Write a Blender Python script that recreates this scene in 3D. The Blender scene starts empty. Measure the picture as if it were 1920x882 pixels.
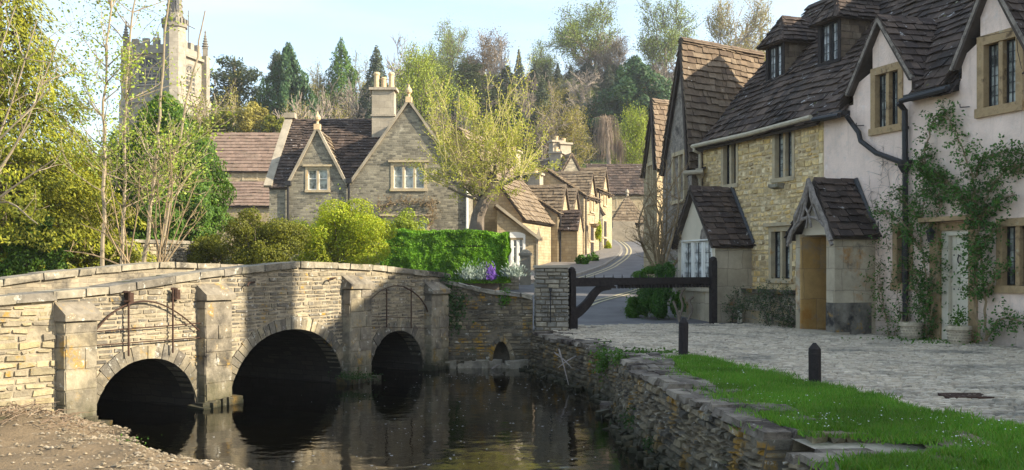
import bpy, math, random
import numpy as np
from mathutils import Vector as V, Matrix
from mathutils import noise as NZ

S = bpy.context.scene
C = S.collection
K = 1867.0          # focal length in pixels of the 1920-wide photograph; eye at the origin, horizon at row 500
rng = random.Random(11)
nr = np.random.default_rng(5)
R = math.radians

# ------------------------------------------------------------------ camera, sky, sun, exposure
cam = bpy.data.cameras.new('camera'); co = bpy.data.objects.new('camera', cam); C.objects.link(co)
cam.sensor_width = 36.0; cam.lens = 35.0; cam.shift_y = 59 / 1920; cam.clip_start = 0.1; cam.clip_end = 2000
co.location = (0, 0, 0); co.rotation_euler = (R(90), 0, 0); S.camera = co
SUN_AZ = V((0.96, -0.28)).normalized(); SUN_EL = R(27)
SUN_DIR = V((SUN_AZ.x * math.cos(SUN_EL), SUN_AZ.y * math.cos(SUN_EL), math.sin(SUN_EL)))
w = bpy.data.worlds.new('World'); S.world = w; w.use_nodes = True
wn = w.node_tree; bg = wn.nodes['Background']
sky = wn.nodes.new('ShaderNodeTexSky'); sky.sky_type = 'NISHITA'; sky.sun_disc = False
sky.sun_elevation = SUN_EL; sky.sun_rotation = math.atan2(SUN_AZ.x, SUN_AZ.y)
sky.air_density = 1.0; sky.dust_density = 1.6; sky.ozone_density = 1.0
# thin high cloud veiling the blue
wtc = wn.nodes.new('ShaderNodeTexCoord'); wmp = wn.nodes.new('ShaderNodeMapping'); wmp.inputs['Scale'].default_value = (1.6, 1.6, 9)
wno = wn.nodes.new('ShaderNodeTexNoise'); wno.inputs['Scale'].default_value = 2.2; wno.inputs['Detail'].default_value = 6
wrp = wn.nodes.new('ShaderNodeValToRGB'); wrp.color_ramp.elements[0].position = .42; wrp.color_ramp.elements[1].position = .75
wrp.color_ramp.elements[0].color = (.25, .25, .25, 1); wrp.color_ramp.elements[1].color = (.78, .78, .78, 1)
wmx = wn.nodes.new('ShaderNodeMix'); wmx.data_type = 'RGBA'; wmx.inputs[7].default_value = (3.3, 3.95, 4.5, 1)
wn.links.new(wtc.outputs['Generated'], wmp.inputs[0]); wn.links.new(wmp.outputs[0], wno.inputs['Vector'])
wn.links.new(wno.outputs[0], wrp.inputs[0]); wn.links.new(wrp.outputs[0], wmx.inputs[0])
wn.links.new(sky.outputs[0], wmx.inputs[6]); wn.links.new(wmx.outputs[2], bg.inputs[0])
bg.inputs[1].default_value = 0.13
sl = bpy.data.lights.new('sun', 'SUN'); so = bpy.data.objects.new('sun', sl); C.objects.link(so)
sl.energy = 4.5; sl.angle = R(0.5); sl.color = (1.0, .885, .69)
so.rotation_euler = (-SUN_DIR).to_track_quat('-Z', 'Y').to_euler(); so.location = (40, -10, 40)
S.view_settings.view_transform = 'Standard'; S.view_settings.look = 'None'
S.view_settings.exposure = 1.36; S.view_settings.gamma = 1.0; S.view_settings.use_curve_mapping = False
S.render.engine = 'CYCLES'
S.cycles.max_bounces = 6; S.cycles.diffuse_bounces = 3; S.cycles.glossy_bounces = 3; S.cycles.transparent_max_bounces = 8
S.cycles.transmission_bounces = 4; S.cycles.use_denoising = True; S.cycles.caustics_reflective = False; S.cycles.caustics_refractive = False

# ------------------------------------------------------------------ helpers
def P(px, py, d): return V(((px - 960) / K * d, d, (500 - py) / K * d))
def lerp(a, b, t): return a + (b - a) * t
def interp(x, xs, ys): return float(np.interp(x, xs, ys))
def sstep(t): t = max(0.0, min(1.0, t)); return t * t * (3 - 2 * t)

class Fr:                                    # a vertical plane: u runs along it, z is up, p points out of it
    def __init__(s, o, u, n=None):
        s.o = V((o[0], o[1])); s.u = V((u[0], u[1])).normalized()
        s.n = V((n[0], n[1])).normalized() if n else V((s.u.y, -s.u.x))
    def pt(s, u, z, p=0.0):
        q = s.o + s.u * u + s.n * p; return V((q.x, q.y, z))
    def at(s, px, py, p=0.0):                # where the line of sight through a pixel meets the plane: (u, z)
        kx = (px - 960) / K; o = s.o + s.n * p
        t = o.dot(s.n) / (kx * s.n.x + s.n.y)
        q = V((kx * t, t)) - s.o
        return q.dot(s.u), (500 - py) / K * t
    def sub(s, u, p=0, turn=0):              # turn: 0 same, 1 end face towards +u, -1 end face towards -u
        o = s.o + s.u * u + s.n * p
        if turn == 0: return Fr(o, s.u, s.n)
        if turn == 1: return Fr(o, -s.n, s.u)
        return Fr(o, s.n, -s.u)

class MB:
    def __init__(s): s.v = []; s.f = []; s.m = []; s.mi = 0
    def add(s, vs, fs):
        o = len(s.v); s.v.extend([tuple(q) for q in vs])
        for f in fs: s.f.append([i + o for i in f]); s.m.append(s.mi)
    def poly(s, *q): s.add(q, [list(range(len(q)))])
    def hexa(s, q): s.add(q, [(0, 3, 2, 1), (4, 5, 6, 7), (0, 1, 5, 4), (1, 2, 6, 5), (2, 3, 7, 6), (3, 0, 4, 7)])
    def box(s, F, u0, u1, z0, z1, p0, p1, j=0):
        q = [F.pt(u, z, p) for p, z in ((p0, z0), (p0, z1)) for u in (u0, u1)]
        q = [F.pt(u0, z0, p0), F.pt(u1, z0, p0), F.pt(u1, z0, p1), F.pt(u0, z0, p1), F.pt(u0, z1, p0), F.pt(u1, z1, p0), F.pt(u1, z1, p1), F.pt(u0, z1, p1)]
        if j: q = [a + V((rng.uniform(-j, j), rng.uniform(-j, j), rng.uniform(-j, j))) for a in q]
        s.hexa(q)
    def wedge(s, F, u0, u1, z0, z1, z1b, p0, p1):      # box whose top slopes from z1b at the back (p0) to z1 at the front (p1)
        s.hexa([F.pt(u0, z0, p0), F.pt(u1, z0, p0), F.pt(u1, z0, p1), F.pt(u0, z0, p1), F.pt(u0, z1b, p0), F.pt(u1, z1b, p0), F.pt(u1, z1, p1), F.pt(u0, z1, p1)])
    def beam(s, a, b, wd, ht, j=0):
        a = V(a); b = V(b); d = (b - a).normalized(); x = d.cross(V((0, 0, 1)))
        x = x.normalized() if x.length > .05 else V((1, 0, 0)); y = x.cross(d).normalized()
        q = []
        for c in (a, b):
            for sx, sy in ((-1, -1), (1, -1), (1, 1), (-1, 1)): q.append(c + x * sx * wd / 2 + y * sy * ht / 2 + V((rng.uniform(-j, j), rng.uniform(-j, j), rng.uniform(-j, j))))
        s.hexa(q)
    def tube(s, pts, rad, n=6, cap=True):
        pts = [V(q) for q in pts]; m = len(pts); vs = []
        if not hasattr(rad, '__len__'): rad = [rad] * m
        ref = None
        for i in range(m):
            d = pts[min(i + 1, m - 1)] - pts[max(i - 1, 0)]
            d = d.normalized() if d.length > 1e-9 else V((0, 0, 1))
            if ref is None: ref = V((1, 0, 0)) if abs(d.x) < .8 else V((0, 1, 0))
            x = ref - d * ref.dot(d)
            x = x.normalized() if x.length > 1e-5 else d.orthogonal().normalized()
            ref = x; y = d.cross(x)
            for k in range(n):
                a = 2 * math.pi * k / n; vs.append(pts[i] + (x * math.cos(a) + y * math.sin(a)) * rad[i])
        fs = [(i * n + k, i * n + (k + 1) % n, (i + 1) * n + (k + 1) % n, (i + 1) * n + k) for i in range(m - 1) for k in range(n)]
        if cap: fs += [list(range(n))[::-1], [(m - 1) * n + k for k in range(n)]]
        s.add(vs, fs)
    def lathe(s, c, prof, n=12, rot=0):
        c = V(c); vs = []; m = len(prof)
        for r, z in prof:
            for k in range(n):
                a = 2 * math.pi * k / n + rot; vs.append(c + V((math.cos(a) * r, math.sin(a) * r, z)))
        fs = [(i * n + k, i * n + (k + 1) % n, (i + 1) * n + (k + 1) % n, (i + 1) * n + k) for i in range(m - 1) for k in range(n)]
        fs += [list(range(n))[::-1], [(m - 1) * n + k for k in range(n)]]
        s.add(vs, fs)
    def prism(s, q, vec):
        q = [V(a) for a in q]; vec = V(vec); n = len(q)
        s.add(q + [a + vec for a in q], [list(range(n))[::-1], list(range(n, 2 * n))] + [(i, (i + 1) % n, (i + 1) % n + n, i + n) for i in range(n)])
    def build(s, name, mat, parent=None, smooth=False, uv=False):
        me = bpy.data.meshes.new(name); me.from_pydata(s.v, [], s.f)
        mats = mat if isinstance(mat, (list, tuple)) else [mat]
        for a in mats: me.materials.append(a)
        if len(mats) > 1: me.polygons.foreach_set('material_index', s.m)
        if smooth: me.polygons.foreach_set('use_smooth', [True] * len(me.polygons))
        if uv:
            l = me.uv_layers.new(name='UVMap').data
            for p in me.polygons:
                n = p.normal; t = V((0, 0, 1)).cross(n)
                t = t.normalized() if t.length > .05 else V((1, 0, 0)); b = n.cross(t)
                for li in p.loop_indices:
                    q = me.vertices[me.loops[li].vertex_index].co; l[li].uv = (q.dot(t), q.dot(b))
        return link(name, me, parent)

def link(name, me, parent=None):
    o = bpy.data.objects.new(name, me); C.objects.link(o)
    if parent:
        o.parent = parent
        if parent.type == 'EMPTY': o.matrix_parent_inverse = Matrix.Translation(-V(parent.location))
    return o
def tag(o, label=None, cat=None, group=None, kind=None):
    if label: o['label'] = label
    if cat: o['category'] = cat
    if group: o['group'] = group
    if kind: o['kind'] = kind
    return o
def T(name, label, cat, loc=(0, 0, 0), group=None):
    o = bpy.data.objects.new(name, None); C.objects.link(o); o.location = loc; o.empty_display_size = .2
    return tag(o, label, cat, group)
def struct(o): o['kind'] = 'structure'; return o
def copy_tree(o, parent=None):
    c = o.copy(); C.objects.link(c)
    if parent: c.parent = parent
    for ch in list(o.children): copy_tree(ch, c)
    return c

def cards(name, mat, parent, cen, nor, length, width, up=None, smooth=False):
    """many leaf-shaped faces (diamonds) as one mesh: centres, normals, lengths, widths as arrays"""
    N = len(cen); cen = np.asarray(cen, float); nor = np.asarray(nor, float)
    nor = nor / np.maximum(np.linalg.norm(nor, axis=1, keepdims=True), 1e-6)
    t = nr.normal(size=(N, 3)) if up is None else np.asarray(up, float) + nr.normal(size=(N, 3)) * .35
    t = t - nor * np.sum(t * nor, axis=1, keepdims=True); t = t / np.maximum(np.linalg.norm(t, axis=1, keepdims=True), 1e-6)
    b = np.cross(nor, t); L = np.broadcast_to(length, (N,))[:, None] * nr.uniform(.6, 1.3, (N, 1)) / 2; W = np.broadcast_to(width, (N,))[:, None] * nr.uniform(.7, 1.2, (N, 1)) / 2
    fold = nor * W * .35
    vs = np.stack([cen - t * L, cen + b * W + t * L * .15 + fold, cen + t * L, cen - b * W + t * L * .15 + fold], axis=1).reshape(-1, 3)
    return npmesh(name, mat, parent, vs, N, 4)
def npmesh(name, mat, parent, vs, N, k):
    me = bpy.data.meshes.new(name)
    me.vertices.add(N * k); me.vertices.foreach_set('co', vs.astype(np.float32).ravel())
    me.loops.add(N * k); me.loops.foreach_set('vertex_index', np.arange(N * k, dtype=np.int32))
    me.polygons.add(N); me.polygons.foreach_set('loop_start', np.arange(0, N * k, k, dtype=np.int32))
    me.update(calc_edges=True); me.materials.append(mat)
    return link(name, me, parent)

# ------------------------------------------------------------------ materials
class MT:
    def __init__(s, name):
        s.m = bpy.data.materials.new(name); s.m.use_nodes = True; s.t = s.m.node_tree; s.t.nodes.clear()
        s.out = s.n('ShaderNodeOutputMaterial')
    def n(s, t, **k):
        o = s.t.nodes.new(t)
        for a, b in k.items(): setattr(o, a, b)
        return o
    def l(s, a, b): s.t.links.new(a, b)
    def ramp(s, src, cols, pos=None):
        r = s.n('ShaderNodeValToRGB'); e = r.color_ramp.elements
        while len(e) < len(cols): e.new(.5)
        for i, c in enumerate(cols):
            e[i].position = pos[i] if pos else i / max(1, len(cols) - 1); e[i].color = (*c, 1) if len(c) == 3 else c
        s.l(src, r.inputs[0]); return r.outputs[0]
    def noise(s, scale, detail=4, rough=.6, vec=None):
        o = s.n('ShaderNodeTexNoise'); o.inputs['Scale'].default_value = scale; o.inputs['Detail'].default_value = detail; o.inputs['Roughness'].default_value = rough
        s.l(vec or s.co(), o.inputs['Vector']); return o.outputs[0]
    def co(s, which='Object'):
        if not hasattr(s, '_c'): s._c = s.n('ShaderNodeTexCoord')
        return s._c.outputs[which]
    def band(s, z0, z1):
        """1 below z0 fading to 0 at z1, with a ragged upper limit: rising damp and algae"""
        x = s.n('ShaderNodeSeparateXYZ'); s.l(s.co(), x.inputs[0])
        a = s.n('ShaderNodeMath', operation='MULTIPLY_ADD'); s.l(s.noise(3.2, 5, .7), a.inputs[0]); a.inputs[1].default_value = (z1 - z0) * 1.6; s.l(x.outputs[2], a.inputs[2])
        r = s.n('ShaderNodeMapRange'); s.l(a.outputs[0], r.inputs[0]); k = (z1 - z0) * .8
        for i, v in enumerate((z0 + k, z1 + k, 1.0, 0.0)): r.inputs[i + 1].default_value = v
        return r.outputs[0]
    def mix(s, f, a, b, mode='MIX'):
        o = s.n('ShaderNodeMix', data_type='RGBA', blend_type=mode)
        for sock, val in ((o.inputs[0], f), (o.inputs[6], a), (o.inputs[7], b)):
            if isinstance(val, (int, float)): sock.default_value = val
            elif isinstance(val, tuple): sock.default_value = (*val, 1)
            else: s.l(val, sock)
        return o.outputs[2]
    def bump(s, h, strength, dist=.02, prev=None):
        o = s.n('ShaderNodeBump'); o.inputs['Strength'].default_value = strength; o.inputs['Distance'].default_value = dist
        s.l(h, o.inputs['Height'])
        if prev: s.l(prev, o.inputs['Normal'])
        return o.outputs[0]
    def pbr(s, col, rough=.9, nor=None, spec=.25, metal=0):
        b = s.n('ShaderNodeBsdfPrincipled')
        if isinstance(col, tuple): b.inputs['Base Color'].default_value = (*col, 1)
        else: s.l(col, b.inputs['Base Color'])
        b.inputs['Roughness'].default_value = rough; b.inputs['Specular IOR Level'].default_value = spec; b.inputs['Metallic'].default_value = metal
        if nor: s.l(nor, b.inputs['Normal'])
        s.l(b.outputs[0], s.out.inputs[0]); return s.m
    def island(s): return s.n('ShaderNodeNewGeometry').outputs['Random Per Island']

def m_stones(name, cols, spots=(), bump=.5, bs=22, var=(.62, 1.25), dist=.02, rough=.92, damp=None):
    """separate stones: a colour for each, grain, and stains: spots = (colour, scale, from, to)"""
    m = MT(name); c = m.ramp(m.island(), cols)
    c = m.mix(1.0, c, m.ramp(m.noise(bs * .35, 5, .65), [(var[0],) * 3, (var[1],) * 3], [.3, .7]), 'MULTIPLY')
    for col, sc, a, b in spots: c = m.mix(m.ramp(m.noise(sc, 6, .7), [(0, 0, 0), (1, 1, 1)], [a, b]), c, col)
    if damp: c = m.mix(m.band(*damp[:2]), c, damp[2])
    return m.pbr(c, rough, m.bump(m.noise(bs, 6, .7), bump, dist))
def m_wall(name, c1, c2, mortar, bw=.34, bh=.13, spots=(), bump=.5, ms=.012, var=(.7, 1.2)):
    """coursed stone on a far wall"""
    m = MT(name); uv = m.co('UV')
    d = m.n('ShaderNodeTexNoise'); d.inputs['Scale'].default_value = 3.5; d.inputs['Detail'].default_value = 3; m.l(uv, d.inputs['Vector'])
    a = m.n('ShaderNodeVectorMath', operation='SCALE'); m.l(d.outputs[1], a.inputs[0]); a.inputs['Scale'].default_value = .09
    b = m.n('ShaderNodeVectorMath', operation='ADD'); m.l(uv, b.inputs[0]); m.l(a.outputs[0], b.inputs[1])
    k = m.n('ShaderNodeTexBrick'); m.l(b.outputs[0], k.inputs['Vector']); k.inputs['Scale'].default_value = 1
    k.inputs['Color1'].default_value = (*c1, 1); k.inputs['Color2'].default_value = (*c2, 1); k.inputs['Mortar'].default_value = (*mortar, 1)
    k.inputs['Brick Width'].default_value = bw; k.inputs['Row Height'].default_value = bh; k.inputs['Mortar Size'].default_value = ms; k.inputs['Mortar Smooth'].default_value = .4
    k.squash = .7; k.squash_frequency = 3
    c = m.mix(1.0, k.outputs[0], m.ramp(m.noise(1.7, 8, .72), [(var[0],) * 3, (var[1],) * 3], [.3, .7]), 'MULTIPLY')
    for col, sc, lo, hi in spots: c = m.mix(m.ramp(m.noise(sc, 6, .7), [(0, 0, 0), (1, 1, 1)], [lo, hi]), c, col)
    inv = m.ramp(k.outputs['Fac'], [(1, 1, 1), (0, 0, 0)])
    return m.pbr(c, .92, m.bump(m.noise(18, 5, .7), .3, .02, m.bump(inv, bump, .02)))
def m_plain(name, col, rough=.8, var=.25, ns=6, bump=.2, bs=30, dist=.01, spots=(), spec=.25, metal=0):
    m = MT(name); c = m.mix(1.0, col, m.ramp(m.noise(ns, 6, .65), [(1 - var,) * 3, (1 + var,) * 3], [.3, .7]), 'MULTIPLY')
    for cc, sc, a, b in spots: c = m.mix(m.ramp(m.noise(sc, 6, .7), [(0, 0, 0), (1, 1, 1)], [a, b]), c, cc)
    return m.pbr(c, rough, m.bump(m.noise(bs, 6, .7), bump, dist) if bump else None, spec, metal)
def m_leaf(name, cols, tr=.3, rough=.55):
    m = MT(name); c = m.ramp(m.island(), cols)
    c = m.mix(1.0, c, m.ramp(m.noise(.9, 3), [(.72,) * 3, (1.22,) * 3], [.35, .65]), 'MULTIPLY')
    b = m.n('ShaderNodeBsdfPrincipled'); m.l(c, b.inputs['Base Color']); b.inputs['Roughness'].default_value = rough; b.inputs['Specular IOR Level'].default_value = .25
    t = m.n('ShaderNodeBsdfTranslucent'); m.l(m.mix(1.0, c, (1.35, 1.25, .55), 'MULTIPLY'), t.inputs[0])
    x = m.n('ShaderNodeMixShader'); x.inputs[0].default_value = tr; m.l(b.outputs[0], x.inputs[1]); m.l(t.outputs[0], x.inputs[2]); m.l(x.outputs[0], m.out.inputs[0])
    return m.m

M = {}
WATER = -2.04
LICH = ((.44, .42, .36), 7, .60, .66); GOLD = ((.34, .21, .045), 4.5, .60, .68); BLK = ((.05, .045, .04), 2.2, .56, .70); MOSS = ((.07, .08, .025), 3.1, .60, .72)
WATER = -2.04
M['bridge_stone'] = m_stones('bridge_stone', [(.13, .115, .095), (.30, .255, .175), (.19, .17, .135), (.36, .30, .19), (.23, .20, .15), (.40, .33, .21), (.16, .145, .12)], [((.085, .08, .07), .9, .44, .64), ((.05, .046, .042), 3.5, .54, .66), ((.42, .40, .34), 6, .60, .68), GOLD, LICH], .8, damp=(WATER - .05, WATER + .75, (.045, .042, .03)))
M['bridge_pale'] = m_stones('bridge_pale', [(.40, .33, .18), (.26, .22, .14), (.46, .39, .23), (.33, .28, .19), (.22, .19, .14)], [((.2, .17, .11), 2.2, .58, .72), GOLD], .7)
M['vault_shade_stone'] = m_wall('vault_shade_stone', (.035, .03, .024), (.06, .05, .04), (.03, .026, .02), .3, .1)  # near-black stone: the gloom inside the arches is put into the colour
M['bridge_mortar'] = m_plain('bridge_mortar', (.30, .255, .18), .95, .4, 5, .6, 25, .02)
M['dark_mortar'] = m_plain('dark_mortar', (.135, .112, .08), .95, .4, 5, .6, 25, .02)
M['parapet_wall'] = m_wall('parapet_wall', (.20, .175, .13), (.32, .275, .195), (.26, .22, .16), .24, .075, [((.06, .054, .048), 1.5, .50, .66)], .6)
M['dressed_stone'] = m_stones('dressed_stone', [(.24, .21, .155), (.32, .275, .19), (.19, .165, .13), (.28, .235, .15)], [((.05, .045, .04), 1.5, .50, .68), ((.32, .20, .045), 3.5, .57, .66), LICH], .8, 18, damp=(WATER, WATER + .55, (.06, .058, .03)))
M['coping_stone'] = m_stones('coping_stone', [(.24, .21, .16), (.30, .265, .195), (.18, .16, .13)], [((.06, .055, .045), 1.9, .50, .66), LICH, MOSS], .7, 16)
M['wet_stone'] = m_stones('wet_stone', [(.13, .11, .08), (.25, .20, .125), (.10, .09, .07), (.19, .16, .11), (.30, .245, .15)], [((.04, .036, .03), 1.6, .50, .66), ((.30, .17, .03), 2.6, .55, .64), MOSS, LICH], .9, 20, dist=.03, damp=(WATER, WATER + .35, (.035, .035, .02)))
M['verge_slab'] = m_stones('verge_slab', [(.20, .17, .13), (.28, .24, .185), (.15, .125, .10), (.24, .205, .16)], [((.045, .033, .026), 2.0, .46, .60), ((.42, .385, .33), 5, .62, .68)], .9, 16, dist=.03)
M['pier_stone'] = m_stones('pier_stone', [(.20, .19, .16), (.32, .29, .235), (.14, .135, .12), (.36, .31, .22), (.25, .225, .18)], [BLK, LICH], .7)
M['cottage_stone'] = m_stones('cottage_stone', [(.68, .46, .17), (.80, .61, .31), (.50, .37, .19), (.84, .69, .43), (.70, .50, .20), (.40, .30, .17), (.76, .57, .26)], [((.20, .16, .10), 2.0, .66, .80)], .6, 24)
M['cottage_mortar'] = m_plain('cottage_mortar', (.54, .42, .25), .95, .3, 6, .5, 30)
M['plinth_stone'] = m_stones('plinth_stone', [(.46, .39, .27), (.38, .33, .25), (.5, .42, .3)], [((.16, .14, .11), 2.0, .58, .74)], .5, 18)
M['window_stone'] = m_plain('window_stone', (.40, .28, .15), .9, .35, 4, .5, 40, spots=[((.12, .08, .045), 4, .50, .66), ((.42, .36, .25), 6, .6, .7)])
M['window_stone_pale'] = m_plain('window_stone_pale', (.44, .36, .235), .9, .22, 4, .4, 40, spots=[((.45, .26, .08), 4, .56, .7)])
M['pink_render_plain'] = m_plain('pink_render', (.78, .60, .51), .95, .14, 1.6, 1.0, 26, .018, spots=[((.58, .45, .36), 1.1, .54, .74), ((.66, .55, .48), 5, .56, .7), ((.86, .72, .64), 2.7, .6, .75)])
rm = MT('pink_render'); c = rm.mix(1.0, (.85, .665, .555), rm.ramp(rm.noise(1.5, 7, .7), [(.84,) * 3, (1.10,) * 3], [.3, .7]), 'MULTIPLY')
for cc, sc, a, b in (((.62, .49, .40), 1.1, .54, .74), ((.68, .57, .50), 5, .56, .7), ((.90, .77, .70), 2.7, .6, .75)): c = rm.mix(rm.ramp(rm.noise(sc, 6, .7), [(0, 0, 0), (1, 1, 1)], [a, b]), c, cc)
mp = rm.n('ShaderNodeMapping'); mp.inputs['Scale'].default_value = (7, 7, .7); rm.l(rm.co(), mp.inputs[0]); c = rm.mix(rm.ramp(rm.noise(1.0, 5, .65, mp.outputs[0]), [(0, 0, 0), (.6, .6, .6)], [.56, .76]), c, (.55, .42, .33))
c = rm.mix(rm.band(-1.45, -.55), c, (.42, .35, .29)); M['pink_render'] = rm.pbr(c, .95, rm.bump(rm.noise(24, 6, .7), 1.0, .018))
M['cream_render'] = m_plain('cream_render', (.62, .545, .42), .95, .10, 2, .3, 45)
M['ashlar'] = m_wall('ashlar', (.40, .335, .23), (.47, .40, .29), (.26, .22, .16), .55, .42, [((.40, .20, .06), 1.3, .57, .68), ((.08, .075, .065), 1.1, .60, .72)], .25, .008)
M['orange_stone'] = m_wall('orange_stone', (.44, .27, .09), (.50, .34, .15), (.30, .2, .1), .6, .62, [((.36, .16, .03), 1.5, .52, .66), ((.24, .22, .19), .9, .58, .72)], .2, .008)
M['tile_dark'] = m_stones('tile_dark', [(.04, .028, .023), (.10, .072, .055), (.06, .043, .035), (.13, .092, .07), (.075, .052, .041), (.05, .038, .034)], [((.45, .43, .41), 4.2, .635, .67), ((.03, .025, .022), 1.3, .50, .68), ((.30, .28, .26), 11, .64, .68)], .6, 20, (.65, 1.2))
M['tile_warm'] = m_stones('tile_warm', [(.085, .060, .042), (.165, .12, .08), (.12, .088, .06), (.21, .16, .11), (.145, .105, .07)], [((.45, .42, .37), 3.6, .645, .68), ((.10, .075, .055), 1.5, .58, .72)], .6, 20, (.65, 1.2))
M['tile_tan'] = m_stones('tile_tan', [(.14, .105, .07), (.24, .18, .115), (.18, .135, .09), (.29, .225, .15)], [((.14, .11, .08), 1.3, .55, .7)], .5, 14, (.65, 1.2))
M['tile_red'] = m_stones('tile_red', [(.17, .115, .085), (.23, .16, .12), (.20, .135, .10)], [((.16, .12, .085), 1.0, .5, .68)], .5, 10, (.7, 1.2))
M['roof_moss'] = m_stones('roof_moss', [(.10, .10, .035), (.16, .15, .06), (.30, .28, .22), (.13, .11, .05)], [], .5, 30)
M['ridge_stone'] = m_stones('ridge_stone', [(.30, .24, .15), (.36, .29, .19), (.26, .21, .15)], [((.38, .36, .28), 3, .6, .68)], .5, 18)
M['roof_board'] = m_plain('roof_board', (.07, .055, .045), .95, .3, 5, 0)
M['house_stone'] = m_wall('house_stone', (.13, .118, .09), (.33, .295, .215), (.25, .225, .175), .27, .088, [((.10, .09, .075), .9, .56, .70), ((.42, .38, .29), 1.4, .62, .72)], .5)
M['street_stone'] = m_wall('street_stone', (.34, .265, .155), (.44, .355, .225), (.28, .225, .15), .34, .14, [((.25, .2, .13), .8, .6, .74)], .5)
M['church_stone'] = m_wall('church_stone', (.28, .25, .20), (.34, .305, .245), (.24, .215, .17), .8, .38, [((.24, .22, .18), .35, .56, .70)], .2, .02)
M['church_dark'] = m_plain('church_dark', (.20, .18, .145), .95, .35, .8, .3, 6, .05)
M['gable_grey'] = m_plain('gable_grey', (.28, .24, .20), .95, .5, 9, 1.0, 22, .04, spots=[((.09, .075, .065), 3, .52, .66)])
M['coping_pale'] = m_plain('coping_pale', (.32, .275, .205), .9, .3, 2, .3, 20)
M['chimney_stone'] = m_wall('chimney_stone', (.36, .31, .235), (.42, .365, .275), (.30, .26, .2), .5, .3, [((.26, .23, .19), 1.1, .56, .7)], .3, .01)
M['terracotta'] = m_plain('terracotta', (.50, .27, .13), .8, .2, 6, .1)
M['buff_pot'] = m_plain('buff_pot', (.58, .43, .25), .8, .2, 6, .1)
M['black_iron'] = m_plain('black_iron', (.018, .017, .018), .55, .3, 12, .1, spec=.4)
M['rust_iron'] = m_plain('rust_iron', (.055, .03, .02), .8, .4, 12, .3, 60)
M['dark_timber'] = m_plain('dark_timber', (.028, .022, .02), .8, .5, 14, .5, 50, .01)
M['bollard_wood'] = m_plain('bollard_wood', (.020, .016, .016), .75, .5, 22, .7, 40, .012, spots=[((.09, .08, .07), 8, .62, .7)])
M['cream_pipe'] = m_plain('cream_pipe', (.42, .36, .26), .6, .2, 8, 0)
M['white_paint'] = m_plain('white_paint', (.78, .76, .70), .5, .06, 5, 0)
M['cream_paint'] = m_plain('cream_paint', (.66, .60, .48), .5, .10, 5, .05)
M['lead'] = m_plain('lead', (.06, .06, .062), .6, .2, 9, 0)
M['branch_wood'] = m_plain('branch_wood', (.22, .19, .165), .85, .4, 14, .4, 40)
gm = MT('window_glass'); M['glass'] = gm.pbr(gm.mix(1.0, (.30, .32, .29), gm.ramp(gm.noise(4, 4), [(.25,) * 3, (1.7,) * 3], [.35, .65]), 'MULTIPLY'), .06, gm.bump(gm.noise(5, 2), .25, .01), .8)  # lighter grey mottling paints reflections into the pane colour
gm = MT('painted_sky_glass'); M['glass_pale'] = gm.pbr(gm.mix(1.0, (.55, .56, .55), gm.ramp(gm.noise(5, 4), [(.25,) * 3, (1.3,) * 3], [.35, .65]), 'MULTIPLY'), .12, None, .7)  # pale mottled base colour stands in for sky mirrored in the panes
M['bark'] = m_plain('bark', (.16, .13, .10), .95, .4, 3, .6, 14, .03)
M['bark_pale'] = m_plain('bark_pale', (.27, .22, .15), .9, .3, 5, .4, 20)
M['bark_grey'] = m_plain('bark_grey', (.27, .225, .18), .95, .3, 2, 0)
M['bark_straw'] = m_plain('bark_straw', (.40, .35, .15), .9, .25, 3, 0)
M['stem_red'] = m_plain('stem_red', (.26, .19, .11), .9, .3, 5, 0)
M['asphalt'] = m_plain('asphalt', (.13, .125, .125), .9, .28, 1.1, .4, 60, .006, spots=[((.15, .145, .14), .8, .55, .7)])
M['pavement'] = m_plain('pavement', (.17, .155, .14), .92, .2, 2, .4, 40, .006)
M['kerb'] = m_plain('kerb', (.24, .22, .19), .9, .2, 4, .3, 30)
M['yellow_paint'] = m_plain('yellow_paint', (.40, .35, .22), .8, .3, 8, .1)
M['cobbles'] = m_stones('cobbles', [(.50, .42, .315), (.58, .49, .37), (.42, .355, .27), (.64, .55, .42), (.54, .455, .345)], [((.22, .20, .16), .8, .50, .66), ((.14, .13, .10), 2.4, .60, .70), ((.62, .55, .44), 3.1, .64, .74)], .9, 24, (.7, 1.2), .02, .85)
M['cobble_bed'] = m_plain('cobble_bed', (.36, .32, .25), .95, .4, 2, .8, 30, .02, spots=[((.10, .11, .05), 1.2, .56, .7)])
M['soil'] = m_plain('soil', (.075, .06, .04), .95, .4, 3, .8, 18, .04)
M['turf'] = m_plain('turf', (.055, .10, .018), .95, .35, 4, .6, 30, .02, spots=[((.11, .085, .05), 1.6, .52, .62)])
M['hill_ground'] = m_plain('hill_ground', (.10, .10, .035), .95, .45, .12, .5, 2, .3, spots=[((.13, .095, .06), .06, .46, .58)])
M['bank'] = m_plain('bank', (.19, .135, .075), .95, .35, 2.2, .9, 26, .03, spots=[((.16, .12, .075), 1.2, .52, .66), ((.46, .38, .27), 6, .6, .68)])
bm_ = MT('river_bank'); c = bm_.mix(1.0, (.20, .145, .085), bm_.ramp(bm_.noise(2.2, 7, .7), [(.6,) * 3, (1.4,) * 3], [.3, .7]), 'MULTIPLY')
for cc, sc, a, b in (((.10, .075, .045), 1.1, .48, .64), ((.32, .26, .18), 6, .6, .68), ((.07, .085, .03), .9, .60, .72)): c = bm_.mix(bm_.ramp(bm_.noise(sc, 6, .7), [(0, 0, 0), (1, 1, 1)], [a, b]), c, cc)
c = bm_.mix(bm_.band(WATER + .01, WATER + .10), c, (.055, .042, .026)); M['bank'] = bm_.pbr(c, .85, bm_.bump(bm_.noise(26, 6, .7), .9, .03))
M['bank_pebble'] = m_stones('bank_pebble', [(.20, .155, .10), (.28, .225, .15), (.15, .12, .08), (.34, .285, .21)], [], .3, 30)
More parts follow.
